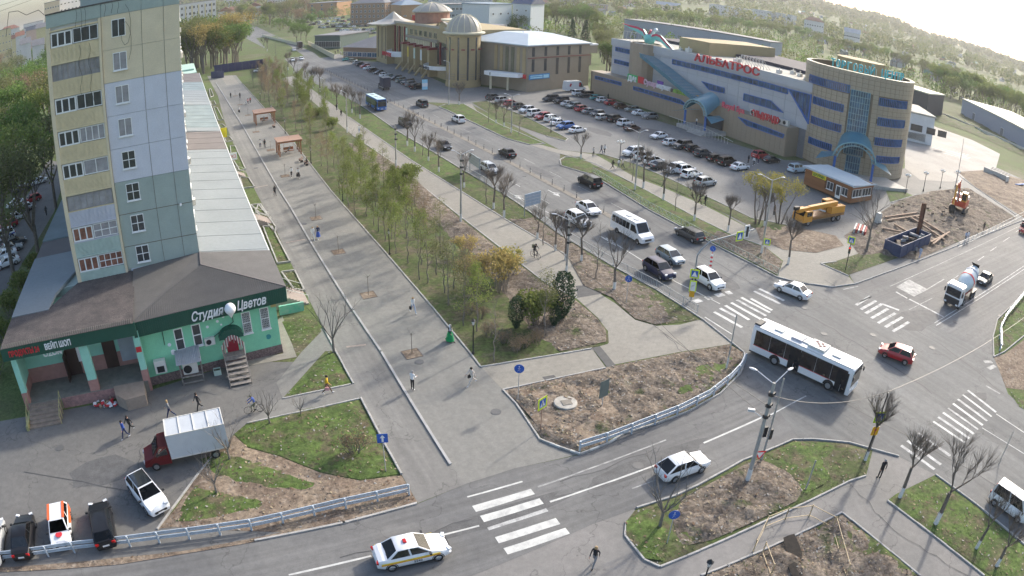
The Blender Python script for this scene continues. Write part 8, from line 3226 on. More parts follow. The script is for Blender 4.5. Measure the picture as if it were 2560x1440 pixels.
person((651,370),SOUTH,'person in white top with dark trousers left of the pair by the dividing kerb','white','navy','stand')
person((662,370),SOUTH,'person in black coat right of the pair by the dividing kerb','black','black','stand')
person((577,246),NORTH,'dark figure on the left at the far end of the promenade','black','black','walk')
person((600,246),NORTH,'dark figure on the right at the far end of the promenade','dark','black','walk2')
person((620,261),SOUTH,'person in pink top pushing a pram far down the promenade','pink','black','walk')
person((626,259),SOUTH,'person in dark red coat beside the pram','red','black','walk2')
person((598,283),SOUTH,'person in white top and black skirt far down the promenade','white','black','walk',skirt=('black',.9,.3,.3))
person((500,1027),WEST+.5,'man in dark tracksuit walking in the yard behind the box truck','dark','black','walk',('short','hair dark'))
person((428,1045),WEST,'woman with grey top half hidden by the box truck roof','grey','navy','walk',('long','hair fair'))
person((330,1082),WEST+.8,'teenager in black tracksuit right of the blue one','black','black','stride')
person((316,1096),WEST+.7,'teenager in blue tracksuit walking in the yard','blue','navy','walk2')
person((820,984),EAST-.3,'woman in yellow jacket with a purple bag on the entry path','yellow','brown','walk',('short','hair dark'),bag=('hand','pink'))
person(Vector((g1.x,g1.y,.0))+Vector((.15*math.cos(WEST)*-1,-.15*math.sin(WEST),0)),WEST,'person in blue vest riding the pale bicycle by the lawn','blue','khaki','ride',('cap','khaki'),'black',1.0)
person(Vector((g2.x,g2.y,.0))+Vector((-.2*math.cos(SOUTH+.25),-.2*math.sin(SOUTH+.25),0)),SOUTH+.25,'cyclist in black riding towards the camera on the cycle path','black','dark','ride',('short','hair dark'),'black',1.05,bag=('back','khaki'))
person((1484,1414),WEST+.5,'man in black jacket and grey trousers at the bottom of the picture','black','grey','walk',('short','hair fair'),'black')
person((2196,1196),NORTH-.5,'man in black standing with hands behind his back at the lower crossing','black','black','back',('short','hair grey'),'black',1.12)
person((853,292),SOUTH,'person in black on the far cycle path near the lamp','black','black','walk')
person((898,333),SOUTH,'person in white and blue on the far cycle path','white','pale blue','walk2')
person((842,277),SOUTH,'dark person among the pollarded trees on the far cycle path','dark','black','stand')
person((1503,385),SOUTH,'person in dark top left of the pair on the east pavement','grey','navy','walk')
person((1511,384),SOUTH,'person in white jacket right of the pair on the east pavement','white','dark','walk2')
person((1483,392),SOUTH,'lone person in pale top on the east pavement','cream','black','stand')
person((1531,424),EAST,'person in black bending beside the globe lamp','black','black','stride')
person((1546,422),EAST,'first of three pale figures by the globe lamp','white','grey','walk',group='figures by the globe lamp')
person((1556,422),WEST,'second of three pale figures by the globe lamp','cream','black','walk2',group='figures by the globe lamp')
person((1575,420),WEST,'third of the pale figures, nearest the parked cars','cream','beige','stand',group='figures by the globe lamp')
person((1658,472),SOUTH,'person in yellow hat and dark clothes on the east pavement','khaki','dark','walk',('cap','yellow'))
person((1748,513),SOUTH,'dark figure left of two near the east pavement tree','dark','black','walk')
person((1762,515),SOUTH,'dark figure right of two near the east pavement tree','black','black','walk2')
person((1870,410),SOUTH,'person in dark top beside the white sedan in the car park','dark','black','stand',group='family by the red car')
person((1884,414),WEST,'person in white top in the group beside the red car','white','black','walk',group='family by the red car')
person((1895,409),WEST,'person in red and blue in the group beside the red car','red','navy','stand',group='family by the red car')
person((1740,322),WEST,'person in white standing at the shopping centre door','white','navy','stand',z=.9)
person((2286,643),EAST,'left of two figures in dark trousers by the blue skip','grey','black','stand')
person((2298,646),EAST,'right figure in blue jeans by the blue skip','pale blue','pale blue','walk')
person((2412,604),EAST,'left of two pale figures at the fence of the dug corner','pale blue','grey','walk')
person((2418,602),WEST,'right of two pale figures at the fence of the dug corner','white','pale blue','walk2')
person((2458,578),WEST,'lone dark figure on the pavement at the dug corner','dark','black','walk')
person((1934,540),SOUTH,'person in brown under the yellow green trees','brown','dark','stand')
person((355,430) if False else (117,540),NORTH,'dark figure walking in the left back street','black','black','walk')
person((1520,250),SOUTH,'person in dark clothes between parked cars by the tan wall','dark','black','stand')
for i,(x,y) in enumerate(((838,137),(852,138),(858,140),(845,133))):person((x,y),SOUTH,'%s figure from the left by the low market entrance' % ORD[i],('dark','white','black','navy')[i],'black','stand',group='figures at the market entrance')
person((697,385),EAST,'person in black leaning by the near pergola post','black','black','stride')
# ------------------------------------------------------------------ pergolas with swings
WD=mat('orange_timber',(.3,.12,.055),.7,var=.2,scale=2)
WR=mat('timber_roof',(.3,.19,.14),.8,var=.15,scale=2)
def pergola(px,py,label,w_=4.2,d_=4.2):
 c=G(px,py)
 t=thing('pergola',label,'pergola',(c.x,c.y,0),AV)
 for x in (-w_/2,w_/2):
  for y in (-d_/2,0,d_/2):
   q=MB()
   q.box(x-.1,x+.1,y-.1,y+.1,0,2.9)
   part('post',q,WD,t)
 q=MB()
 for x in (-w_/2,w_/2):q.box(x-.08,x+.08,-d_/2-.3,d_/2+.3,2.7,2.95)
 for y in (-d_/2,d_/2):q.box(-w_/2-.3,w_/2+.3,y-.07,y+.07,2.6,2.85)
 part('beam',q,WD,t)
 for k in range(14):
  y=-d_/2-.35+k*(d_+.5)/14
  q=MB()
  q.box(-w_/2-.4,w_/2+.4,y,y+(d_+.5)/14-.03,2.96,3.02)
  part('roof_board',q,WR,t)
 q=MB()
 q.box(-1.0,1.0,-.25,.25,.5,.56)
 q.bar((-1.0,.28,.95),(1.0,.28,.95),.04,.5)
 for x in (-.95,.95):q.tube((x,0,.5),(x,0,2.7),.02)
 part('swing',q,WD,t)
 return t,c
t1_,c1_=pergola(661,306,'far timber pergola with swing on the promenade',4.6,5.0)
t2_,c2_=pergola(722,383,'near timber pergola with swing on the promenade',4.2,4.2)
for c_,l in ((c1_,'person sitting in the far pergola swing'),(c2_,'person reclining on the near pergola swing')):
 person(Vector((c_.x,c_.y,0)),WEST-.6,l,'grey','dark','sit' if 'far' in l else 'recline',z=.1)
def bench(px,py,rz,label,grp='benches by the pergolas'):
 c=G(px,py)
 t=thing('bench',label,'bench',(c.x,c.y,0),rz,grp)
 for k in range(4):
  q=MB()
  q.box(-.9,.9,-.25+k*.13,-.15+k*.13,.42,.46)
  part('seat_slat',q,WR,t)
 q=MB()
 q.bar((-.9,.3,.75),(.9,.3,.75),.04,.3)
 part('backrest',q,WR,t)
 for x in (-.75,.75):
  q=MB()
  q.box(x-.04,x+.04,-.22,.3,0,.42)
  part('leg',q,PLAS,t)
bench(752,404,AV-math.pi/2,'left bench right of the near pergola')
bench(765,412,AV-math.pi/2,'right bench right of the near pergola')
bench(684,318,AV-math.pi/2,'bench right of the far pergola')
person((768,412),WEST,'person in black sitting on the bench beside the near pergola','black','dark','sit',z=0)
# prams
c=G(615,262)
t=thing('pram','small white pram far down the promenade','pram',(c.x,c.y,0),SOUTH)
q=MB()
q.lathe([(.01,.4),(.3,.5),(.35,.8),(.32,.9)],10)
part('basket',q,C_('white'),t)
for x in (-.35,.35):
 for y in (-.25,.25):
  q=MB().tube((x,y-.02,.15),(x,y+.02,.15),.15,.15,10)
  part('wheel',q,TYRE,t)
q=MB()
q.tube((-.3,-.25,.6),(-.6,-.25,1.0),.015).tube((-.3,.25,.6),(-.6,.25,1.0),.015).tube((-.6,-.25,1.0),(-.6,.25,1.0),.02)
part('handle',q,TYRE,t)
# ------------------------------------------------------------------ guard rails
GALV=mat('galvanised_steel',(.5,.56,.62),.4,.2,var=.12,scale=1.2)
def guardrail(pts,label,cat='guard rail',beams=(.42,.84),hb=.26,step=2.2):
 ps=[G(*p) for p in pts]
 t=thing('guard_rail',label,cat,tuple(ps[0]),0)
 o_=ps[0]
 for zb_ in beams:
  q=MB()
  for a,b in zip(ps[:-1],ps[1:]):
   a,b=a-o_,b-o_
   for dz,dy in ((-.09,.0),(0,.06),(.09,0)):
    n=Vector((-(b-a).y,(b-a).x,0)).normalized()*dy
    q.bar(a+n+Vector((0,0,zb_+dz)),b+n+Vector((0,0,zb_+dz)),.05,.09)
  part('beam',q,GALV,t,kind=None)
 L=sum((b-a).length for a,b in zip(ps[:-1],ps[1:]))
 k=int(L/step)
 q=MB()
 q.box(-.06,.06,-.05,.05,0,beams[-1]+.16)
 pm=q.mesh('post')
 pm.materials.append(GALV)
 for i in range(k+1):
  d=L*i/k
  for a,b in zip(ps[:-1],ps[1:]):
   l=(b-a).length
   if d <= l+1e-6:
    p=a+(b-a)*(d/l)-o_
    n=Vector((-(b-a).y,(b-a).x,0)).normalized()*-.1
    link('post',pm,t,p+n)
    break
   d -= l
 return t
guardrail([(-60,1412),(0,1405),(200,1378),(420,1352),(640,1322),(850,1274),(1022,1236)],'long double beam guard rail along the side street in front of the parked cars')
guardrail([(1447,1128),(1520,1105),(1600,1074),(1700,1034),(1770,998),(1825,955),(1850,928),(1859,907)],'curved double beam guard rail around the bare soil corner')
guardrail([(2560,740),(2515,795),(2498,830),(2500,878)],'guard rail round the lawn at the right edge',step=3)
# ------------------------------------------------------------------ railings
RAILM=mat('pale_railing',(.4,.42,.42),.5)
RAILM2=mat('greenish_railing',(.3,.36,.32),.5)
def railing(pts,label,m,h=1.0,step=2.5,bars=6,name='railing',cat='railing',grp=None,diag=False):
 ps=[G(*p) for p in pts]
 o_=ps[0]
 t=thing(name,label,cat,tuple(o_),0,grp)
 q=MB()
 q.box(-.03,.03,-.03,.03,0,h+.08)
 pm=q.mesh('post')
 pm.materials.append(m)
 for a,b in zip(ps[:-1],ps[1:]):
  L=(b-a).length
  k=max(1,round(L/step))
  rz=math.atan2((b-a).y,(b-a).x)
  w_=L/k
  q=MB()
  q.box(.03,w_-.03,-.018,.018,h-.03,h+.02).box(.03,w_-.03,-.018,.018,.16,.2)
  if diag:
   q.bar((.05,0,.2),(w_/2,0,h-.03),.02,.03).bar((w_/2,0,h-.03),(w_-.05,0,.2),.02,.03).bar((.05,0,h-.03),(w_/2,0,.2),.02,.03).bar((w_/2,0,.2),(w_-.05,0,h-.03),.02,.03)
  for j in range(1,bars):q.tube((w_*j/bars,0,.2),(w_*j/bars,0,h-.03),.013,n=4,cap=False)
  me=q.mesh('rail_panel')
  me.materials.append(m)
  for i in range(k):
   p=a+(b-a)*(i/k)-o_
   link('post',pm,t,p)
   o=link('rail_panel',me,t,p)
   o.rotation_euler=(0,0,rz)
 link('post',pm,t,ps[-1]-o_)
railing([(1160,428),(1250,480),(1400,585),(1533,665),(1640,722),(1742,785)],'pale pedestrian railing along the west kerb of the avenue',RAILM,bars=9)
railing([(1482,432),(1620,520),(1763,597),(1945,690)],'greenish railing along the east kerb of the avenue',RAILM2,diag=True,bars=3)
railing([(2395,620),(2480,580),(2558,540)],'low rail fence at the edge of the dug corner',RAILM,bars=1)
# bollards down the middle
q=MB()
q.tube((0,0,0),(0,0,.95),.055,.045,8)
BOL=q.mesh('bollard',40)
BOL.materials.append(mat('dark_bollard',(.06,.06,.065),.6))
q=MB()
q.tube((0,0,.7),(0,0,.78),.056,.055,8)
BOLB=q.mesh('reflective_band')
BOLB.materials.append(MARKN)
i=0
u_=73.0
while u_ < 262:
 p=city(55.4,u_)
 o=link('bollard',BOL,None,p)
 tag(o,'%s dark bollard from the near end of the line down the middle of the avenue' % ORD[i],'bollard','bollards down the middle of the avenue')
 if u_ < 120:link('reflective_band',BOLB,o)
 u_ += 3.6
 i += 1
q=MB()
for u_ in range(73,262,3):q.box(54.9,55.9,u_,u_+2.95,.013,.04)
mdn=struct('median_strip',q.tf(Matrix.Rotation(AV,4,'Z')),mat('median_dirt',(.2,.18,.15),.95,var=.2,coord='World',fine=.2))
# ------------------------------------------------------------------ lamps and poles
CONC=mat('pole_concrete',(.33,.32,.3),.9,var=.12,scale=3)
LMP=mat('lamp_head',(.55,.56,.58),.4)
def pole_top(base,px,py):return max(1.5,hgt(px,py,base))
def streetlamp(px,py,tx_,ty,heads,label,grp='tall street lamps',white=True,clamps=False,r=.14):
 b=G(px,py)
 h=pole_top(b,tx_,ty)
 t=thing('street_lamp',label,'street lamp',tuple(b),0,grp)
 q=MB()
 q.tube((0,0,0),(0,0,h),r,r*.7,10)
 part('pole',q,CONC,t,40)
 if white:
  q=MB()
  q.tube((0,0,0),(0,0,1.3),r+.012,r+.008,10)
  part('limewashed_foot',q,LIME,t)
 for a,L in heads:
  L *= .75
  q=MB()
  d=Vector((math.cos(a),math.sin(a),0))
  q.tube((0,0,h-.1),tuple(d*L+Vector((0,0,h+L*.28))),.04,.035)
  part('arm',q,LMP,t)
  q=MB()
  e=d*(L+.35)+Vector((0,0,h+L*.3))
  q.lathe([(.01,-.05),(.1,-.03),(.115,.02),(.07,.06),(.01,.065)],10)
  q.v=[tuple(e+d*(x*2.8)+Vector((-d.y,d.x,0))*(y*1.1)+Vector((0,0,z))) for x,y,z in q.v]
  part('lamp_head',q,LMP,t,50)
 if clamps:
  for z in (h-1.0,h-1.9,h-2.8):
   q=MB()
   q.tube((0,0,z),(0,0,z+.25),r+.06,r+.06,8)
   q.cbox((.2,.1,z+.1),.3,.1,.2)
   part('cable_clamp',q,PLAS,t)
 return t,b,h
A_,B_=EAST+.9,WEST+.15
streetlamp(1867,1206,1940,958,[(R(35),1.9),(R(140),1.8)],'tall concrete lamp pole in front of the long bus with two arms',clamps=True,r=.17)
streetlamp(1152,557,1160,385,[(R(30),1.6),(R(150),1.3)],'lamp pole between the cycle path and the soil strip, two arms',clamps=True)
streetlamp(1415,690,1420,548,[(R(20),2.6),(R(165),1.8)],'lamp pole beside the cyclist with wide arms',clamps=True)
streetlamp(990,417,987,310,[],'bare pole at the edge of the far cycle path',clamps=True)
streetlamp(868,332,862,232,[(R(150),1.5)],'lamp pole left of the far cycle path bend')
streetlamp(812,280,808,198,[(R(150),1.2)],'far lamp pole second from the junction')
streetlamp(745,228,742,160,[(R(20),1.2)],'farthest lamp pole of the grass strip')
streetlamp(1903,636,1935,450,[(R(10),1.6),(R(160),1.8)],'lamp pole with white foot beside the yellow green trees')
streetlamp(1587,476,1596,330,[(R(20),1.2),(R(160),1.6)],'lamp pole with white foot on the east grass island')
streetlamp(1278,333,1275,240,[(R(20),1.4),(R(160),1.6)],'lamp pole on the narrow grass island')
streetlamp(1122,262,1117,155,[(R(160),1.3)],'lamp pole in front of the round tower')
streetlamp(2388,472,2408,345,[],'thin tall pole on the bright rear lot',white=False,r=.08)
streetlamp(1903,1152,1964,947,[],'steel pole carrying traffic lights behind the concrete lamp pole','poles at the crossing',False,r=.09)
streetlamp(1815,925,1842,785,[],'thin steel pole with white foot by the guard rail end','poles at the crossing',True,r=.07)
streetlamp(2013,1226,2038,1150,[],'short leaning steel post on the lower lawn','poles at the crossing',False,r=.07)
streetlamp(2497,1159,2529,1076,[],'thin dark pole at the right edge by the zebra crossing','poles at the crossing',False,r=.05)
streetlamp(2330,700,2330,700,[],'','x') if False else None
BLK=mat('black_iron',(.012,.012,.014),.4)
GLOBE=mat('opal_glass',(.75,.75,.72),.3)
def parklamp(px,py,tx_,ty,label):
 b=G(px,py)
 h=pole_top(b,tx_,ty)
 t=thing('park_lamp',label,'park lamp',tuple(b),0,'black park lamps along the promenade')
 q=MB()
 q.lathe([(.14,0),(.12,.25),(.06,.35),(.05,h-.7),(.09,h-.65),(.04,h-.6)],10)
 part('post',q,BLK,t,40)
 q=MB()
 q.lathe([(.08,h-.6),(.17,h-.2),(.17,h-.18)],6)
 part('lantern',q,GLOBE,t)
 q=MB()
 q.lathe([(.24,h-.2),(.1,h-.05),(.02,h+.05)],6)
 for k in range(6):
  a=math.pi*k/3
  q.tube((.08*math.cos(a),.08*math.sin(a),h-.6),(.18*math.cos(a),.18*math.sin(a),h-.18),.012,n=4)
 part('cap',q,BLK,t)
for a in ((974,637,974,572,'second park lamp from the near end of the promenade'),(1183,886,1184,797,'nearest park lamp beside the woman in the green skirt'),(857,504,855,447,'third park lamp from the near end of the promenade'),(778,409,777,368,'fourth park lamp from the near end, past the benches'),(713,334,713,298,'fifth park lamp, between the two pergolas'),(679,290,678,262,'sixth park lamp, behind the far pergola'),(651,254,650,231,'seventh park lamp, beyond the far pergola'),(1752,1475,1771,1398,'park lamp cut by the bottom edge of the picture')):parklamp(*a)
def globelamp(px,py,tx_,ty,label):
 b=G(px,py)
 h=pole_top(b,tx_,ty)
 t=thing('globe_lamp',label,'street lamp',tuple(b),0,'globe lamps before the shopping centre')
 q=MB()
 q.lathe([(.18,0),(.15,.4),(.07,.5),(.06,h-.4)],10)
 for k in range(4):
  a=math.pi*k/2
  q.tube((0,0,h-.8),(.55*math.cos(a),.55*math.sin(a),h-.5),.025)
 part('post',q,BLK,t,40)
 for k in range(5):
  a=math.pi*k/2
  q=MB()
  if k < 4:q.sphere((.55*math.cos(a),.55*math.sin(a),h-.3),.2)
  else:q.sphere((0,0,h-.15),.2)
  part('globe',q,GLOBE,t,60)
for a in ((1549,404,1552,350,'globe lamp among the people on the east pavement'),(2263,484,2270,434,'globe lamp on the small lawn beside the terrace'),(2308,478,2315,428,'globe lamp second from the terrace'),(2350,471,2357,423,'globe lamp third from the terrace'),(2388,468,2393,425,'globe lamp fourth from the terrace'),(2112,432,2116,402,'globe lamp before the arched canopy of the drum tower'),(1377,332,1379,290,'globe lamp at the end of the narrow grass strip'),(1732,472,1734,430,'globe lamp at the near corner of the car rows')):globelamp(*a)
# ------------------------------------------------------------------ signs
SBLUE=mat('sign_blue',(.01,.09,.42),.4)
SYG=mat('sign_fluorescent',(.6,.75,.03),.5)
SWH=mat('sign_white',(.72,.72,.72),.4)
SPOLE=mat('sign_pole',(.4,.4,.4),.5)
def face_cam(b):return math.atan2(-b.y,-b.x)+math.pi/2
def signpost(px,py,sx,sy,kind,label,rz=None,size=.7,polem=None,grp=None,extra=None,polesize=.03):
 b=G(px,py)
 h=pole_top(b,sx,sy)
 rz=face_cam(b) if rz is None else rz
 t=thing('road_sign',label,'road sign',tuple(b),rz,grp)
 q=MB()
 q.tube((0,.03,0),(0,.03,h+size*.4),polesize)
 part('pole',q,polem or SPOLE,t)
 signface(t,(0,0,h),kind,size)
 return t,h
def signface(t,c,kind,size):
 c=Vector(c)
 s=size/2
 q=MB()
 if kind == 'ped':
  q.box(-s*1.25,s*1.25,-.01,.01,-s*1.25,s*1.25)
  q.tf(Matrix.Translation(c))
  part('sign_border',q,SYG,t)
  q=MB()
  q.box(-s*.88,s*.88,-.016,-.01,-s*.88,s*.88)
  q.tf(Matrix.Translation(c))
  part('sign_face',q,SBLUE,t)
  q=MB()
  q.add([(-s*.7,-.02,-s*.7),(s*.7,-.02,-s*.7),(0,-.02,s*.75)],[(0,1,2)])
  q.tf(Matrix.Translation(c))
  part('sign_triangle',q,SWH,t)
  q=MB()
  q.tube((0,-.022,s*.3),(0,-.026,s*.3),s*.1,n=8)
  for a,b in (((0,s*.2),(-.02,-s*.15)),((-.02,-s*.15),(-s*.28,-s*.6)),((-.02,-s*.15),(s*.22,-s*.6)),((0,s*.12),(s*.22,-s*.05)),((0,s*.12),(-s*.22,-s*.08))):q.bar((a[0],-.024,a[1]),(b[0],-.024,b[1]),.006,s*.13,up=(0,1,0))
  q.tf(Matrix.Translation(c))
  part('walking_figure',q,BLK,t)
 elif kind in ('walk','bike'):
  q.tube((0,-.01,0),(0,.01,0),s,n=18)
  q.tf(Matrix.Translation(c))
  part('sign_face',q,SBLUE,t)
  q=MB()
  q.tube((0,-.016,s*.5),(0,-.012,s*.5),s*.13,n=8)
  segs=(((0,s*.35),(0,-s*.1)),((0,-s*.1),(-s*.28,-s*.6)),((0,-s*.1),(s*.25,-s*.6)),((0,s*.25),(s*.28,0)),((0,s*.25),(-s*.28,-s*.02))) if kind == 'walk' else (((-s*.4,-s*.4),(0,0)),((0,0),(s*.4,-s*.4)),((-s*.1,s*.2),(s*.25,s*.05)),((-s*.55,-s*.4),(-s*.2,-s*.4)),((s*.2,-s*.4),(s*.55,-s*.4)))
  for a,b in segs:q.bar((a[0],-.014,a[1]),(b[0],-.014,b[1]),.006,s*.14,up=(0,1,0))
  q.tf(Matrix.Translation(c))
  part('white_figure',q,SWH,t)
 elif kind == 'arrow':
  q.box(-s,s,-.01,.01,-s,s)
  q.tf(Matrix.Translation(c))
  part('sign_face',q,SBLUE,t)
  q=MB()
  q.box(-s*.18,s*.18,-.016,-.011,-s*.8,s*.15)
  q.add([(-s*.5,-.016,s*.1),(s*.5,-.016,s*.1),(0,-.016,s*.8)],[(0,1,2)])
  q.tf(Matrix.Translation(c))
  part('white_arrow',q,SWH,t)
 elif kind == 'yield':
  q.add([(-s,0,s*.8),(0,0,-s*.9),(s,0,s*.8)],[(0,1,2),(2,1,0)])
  q.tf(Matrix.Translation(c))
  part('sign_border',q,REDS,t)
  q=MB()
  q.add([(-s*.65,-.012,s*.58),(0,-.012,-s*.55),(s*.65,-.012,s*.58)],[(0,1,2)])
  q.tf(Matrix.Translation(c))
  part('sign_face',q,SWH,t)
 elif kind == 'back':
  q.box(-s*.8,s*.8,-.01,.01,-s*1.3,s*1.3)
  q.tf(Matrix.Translation(c))
  part('sign_back',q,mat('sign_back_grey',(.12,.15,.14),.6),t)
 elif kind == 'main':
  q.box(-s,s,-.01,.01,-s,s)
  q.tf(Matrix.Translation(c) @ Matrix.Rotation(R(45),4,'Y'))
  part('sign_border',q,SWH,t)
  q=MB()
  q.box(-s*.7,s*.7,-.016,-.01,-s*.7,s*.7)
  q.tf(Matrix.Translation(c) @ Matrix.Rotation(R(45),4,'Y'))
  part('sign_face',q,mat('priority_yellow',(.7,.35,.01),.4),t)
 elif kind == 'tram':
  q.box(-s*.7,s*.7,-.01,.01,-s*1.1,s*1.1)
  q.tf(Matrix.Translation(c))
  part('sign_border',q,SYG,t)
  q=MB()
  q.box(-s*.45,s*.45,-.016,-.01,-s*.85,s*.85)
  q.tf(Matrix.Translation(c))
  part('sign_face',q,SWH,t)
  q=MB()
  q.box(-s*.3,0,-.02,-.017,-s*.6,-s*.4).box(-s*.1,s*.1,-.02,-.017,-s*.5,s*.3).box(0,s*.35,-.02,-.017,s*.2,s*.5)
  q.tf(Matrix.Translation(c))
  part('route_mark',q,BLK,t)
 elif kind == 'orange':
  q.box(-s*.8,s*.8,-.01,.01,-s,s)
  q.tf(Matrix.Translation(c))
  part('orange_board',q,mat('priority_yellow',(.7,.35,.01),.4),t)
  q=MB()
  q.tube((0,-.02,s*.3),(0,-.012,s*.3),s*.3,n=10)
  q.box(-s*.1,s*.1,-.02,-.012,-s*.8,-s*.1)
  q.tf(Matrix.Translation(c))
  part('board_mark',q,REDS,t)
signpost(1295,1001,1300,922,'walk','round blue pedestrian sign at the corner of the dry dirt bed',size=.8)
signpost(1352,1078,1356,1008,'ped','yellow framed pedestrian crossing sign on the dry dirt bed',rz=face_cam(G(1352,1078))+.9,size=.8,polem=mat('rusty_pole',(.3,.17,.12)))
signpost(1505,1020,1511,972,'back','back of a tall sign standing on the bare soil',rz=face_cam(G(1505,1020))+.8,size=1.2)
signpost(965,1181,956,1096,'arrow','square blue sign with white arrow at the service lane mouth',size=.75)
signpost(1565,760,1571,697,'bike','round blue cycle sign at the soil end of the strip',size=.75)
signpost(1667,1362,1690,1288,'walk','round blue sign on the lower lawn beside the bare tree',rz=face_cam(G(1667,1362))+.35,size=.75)
signpost(1912,642,1919,605,'ped','yellow framed crossing sign beside the white footed lamp pole',size=.7)
t,h_=signpost(2160,1152,2196,1042,'ped','leaning pole with a yellow crossing sign at the lower right corner',rz=face_cam(G(2160,1152))+.6,size=.8,polem=PLAS,polesize=.06)
signface(t,(0,0,h_-1.3),'orange',.8)
q=MB()
q.tube((0,.03,h_),(0,.03,h_+2.2),.055)
part('pole_top',q,PLAS,t)
t,h_=signpost(2113,677,2133,602,'ped','crossing sign and traffic light by the dug corner',size=.8,polem=PLAS,polesize=.06)
def trafficlight(t,c,lit=0,rz=0):
 q=MB()
 q.box(-.16,.16,-.1,.12,-.45,.45)
 q.tf(Matrix.Translation(c) @ Matrix.Rotation(rz,4,'Z'))
 part('traffic_light_box',q,PLAS,t)
 for k,m_ in enumerate((mat('red_lens',(.5,.02,.01),.3,emit=1.5),mat('amber_lens',(.12,.07,.01),.3),mat('green_lens',(.01,.08,.04),.3))):
  q=MB()
  q.tube((0,-.12,.28-.28*k),(0,-.1,.28-.28*k),.1,n=12)
  q.tf(Matrix.Translation(c) @ Matrix.Rotation(rz,4,'Z'))
  part('lens',q,m_,t)
trafficlight(t,(0,-.1,h_-1.3))
# big mast over the avenue
b=G(1727,752)
hm_=hgt(1745,625,b)
t=thing('traffic_mast','curved grey mast reaching over the avenue with crossing sign and lights','traffic light',tuple(b),0)
e=GD(1862,568,math.hypot(*G(1870,690).xy))-b
arm_end=Vector((CV*8.5,SV*8.5,hm_+1.2))
q=MB()
q.path([(0,0,0),(0,0,hm_-.6),tuple(arm_end*.06+Vector((0,0,hm_*.93-.0))),(arm_end.x*.2,arm_end.y*.2,hm_+.75),tuple(arm_end)],.085,8)
part('mast',q,mat('mast_grey',(.25,.27,.28),.5),t,40)
for k,kind in ((.72,'ped'),):
 s_=link('sign_bracket',None,t,(arm_end.x*k,arm_end.y*k,hm_+.75))
 s_.rotation_euler=(0,0,AV)
 q=MB()
 q.box(-.55,.55,-.12,-.08,-.55,.55)
 part('sign_border',q,SYG,s_)
 q=MB()
 q.box(-.4,.4,-.14,-.121,-.4,.4)
 part('sign_face',q,SBLUE,s_)
 q=MB()
 q.add([(-.32,-.145,-.32),(.32,-.145,-.32),(0,-.145,.34)],[(0,1,2)])
 part('sign_triangle',q,SWH,s_)
q=MB()
c_=arm_end*.86
q.cbox((c_.x,c_.y,hm_+1.1),.7,.1,1.5,AV)
part('backing_board',q,SWH,t)
q=MB()
q.cbox((c_.x,c_.y,hm_+1.1),.35,.2,1.2,AV)
part('traffic_light_box',q,PLAS,t)
st=link('near_sign',None,t,(0,0,0))
st.rotation_euler=(0,0,face_cam(b))
st.name='sign_cluster'
h1=hgt(1727,682,b)
for kind,z,s_ in (('ped',h1,.8),('tram',h1-1.35,.95),('orange',h1-2.3,.6)):
 tt=MB()
 if kind == 'ped':
  tt.box(-.5,.5,-.14,-.1,z-.5,z+.5)
  part('sign_border',tt,SYG,st)
  tt=MB()
  tt.box(-.36,.36,-.16,-.141,z-.36,z+.36)
  part('sign_face',tt,SBLUE,st)
  tt=MB()
  tt.add([(-.3,-.165,z-.3),(.3,-.165,z-.3),(0,-.165,z+.3)],[(0,1,2)])
  part('sign_triangle',tt,SWH,st)
 elif kind == 'tram':
  tt.box(-.38,.38,-.14,-.1,z-.75,z+.55)
  part('sign_border',tt,SYG,st)
  tt=MB()
  tt.box(-.27,.27,-.16,-.141,z-.62,z+.42)
  part('sign_face',tt,SWH,st)
  tt=MB()
  tt.bar((-.15,-.165,z-.45),(-.15,-.165,z-.05),.006,.12,up=(0,1,0)).bar((-.15,-.165,z-.05),(.12,-.165,z+.02),.006,.12,up=(0,1,0)).bar((.12,-.165,z+.02),(.12,-.165,z+.3),.006,.12,up=(0,1,0))
  part('route_mark',tt,BLK,st)
 else:
  tt.box(-.28,.28,-.14,-.1,z-.4,z+.3)
  part('orange_board',tt,mat('priority_yellow',(.7,.35,.01),.4),st)
# keep-right post
b=G(1773,686)
h_=hgt(1784,622,b)
t=thing('striped_post','red and white striped post with a round blue arrow sign on the median','road sign',tuple(b),face_cam(b))
q=MB()
for k in range(8):q.box(-.14,.14,-.03,.03,.5+k*(h_-1.2)/8,.5+(k+1)*(h_-1.2)/8,k % 2)
q.tube((0,.05,0),(0,.05,h_+.3),.03)
part('striped_board',q,[REDS,SWH],t)
q=MB()
q.tube((0,-.03,h_),(0,.0,h_),.36,n=16)
part('sign_face',q,SBLUE,t)
q=MB()
q.bar((-.15,-.04,h_+.2),(.15,-.04,h_-.18),.006,.08,up=(0,1,0))
part('white_arrow',q,SWH,t)
# yield sign and lights on the poles near the bus
b=G(1903,1152)
t=thing('yield_sign','triangular red bordered sign low on the concrete lamp pole','road sign',tuple(G(1880,1190)),face_cam(G(1880,1190))+.5)
signface(t,(0,-.25,hgt(1890,1131,G(1880,1190))),'yield',.95)
t=thing('traffic_light','pair of traffic lights on the steel pole by the side street','traffic light',tuple(b),face_cam(b)+2.4)
z_=hgt(1922,1085,b)
trafficlight(t,(.0,-.15,z_))
trafficlight(t,(.35,.15,z_+.05),rz=1.4)
t=thing('security_camera','small white security camera on a bracket of the concrete lamp pole','camera',tuple(G(1867,1206)),R(165))
z_=hgt(1905,1045,G(1867,1206))
q=MB()
q.tube((.1,0,z_),(1.0,0,z_+.5),.03)
q.cbox((1.1,0,z_+.55),.5,.2,.18)
part('bracket',q,LMP,t)
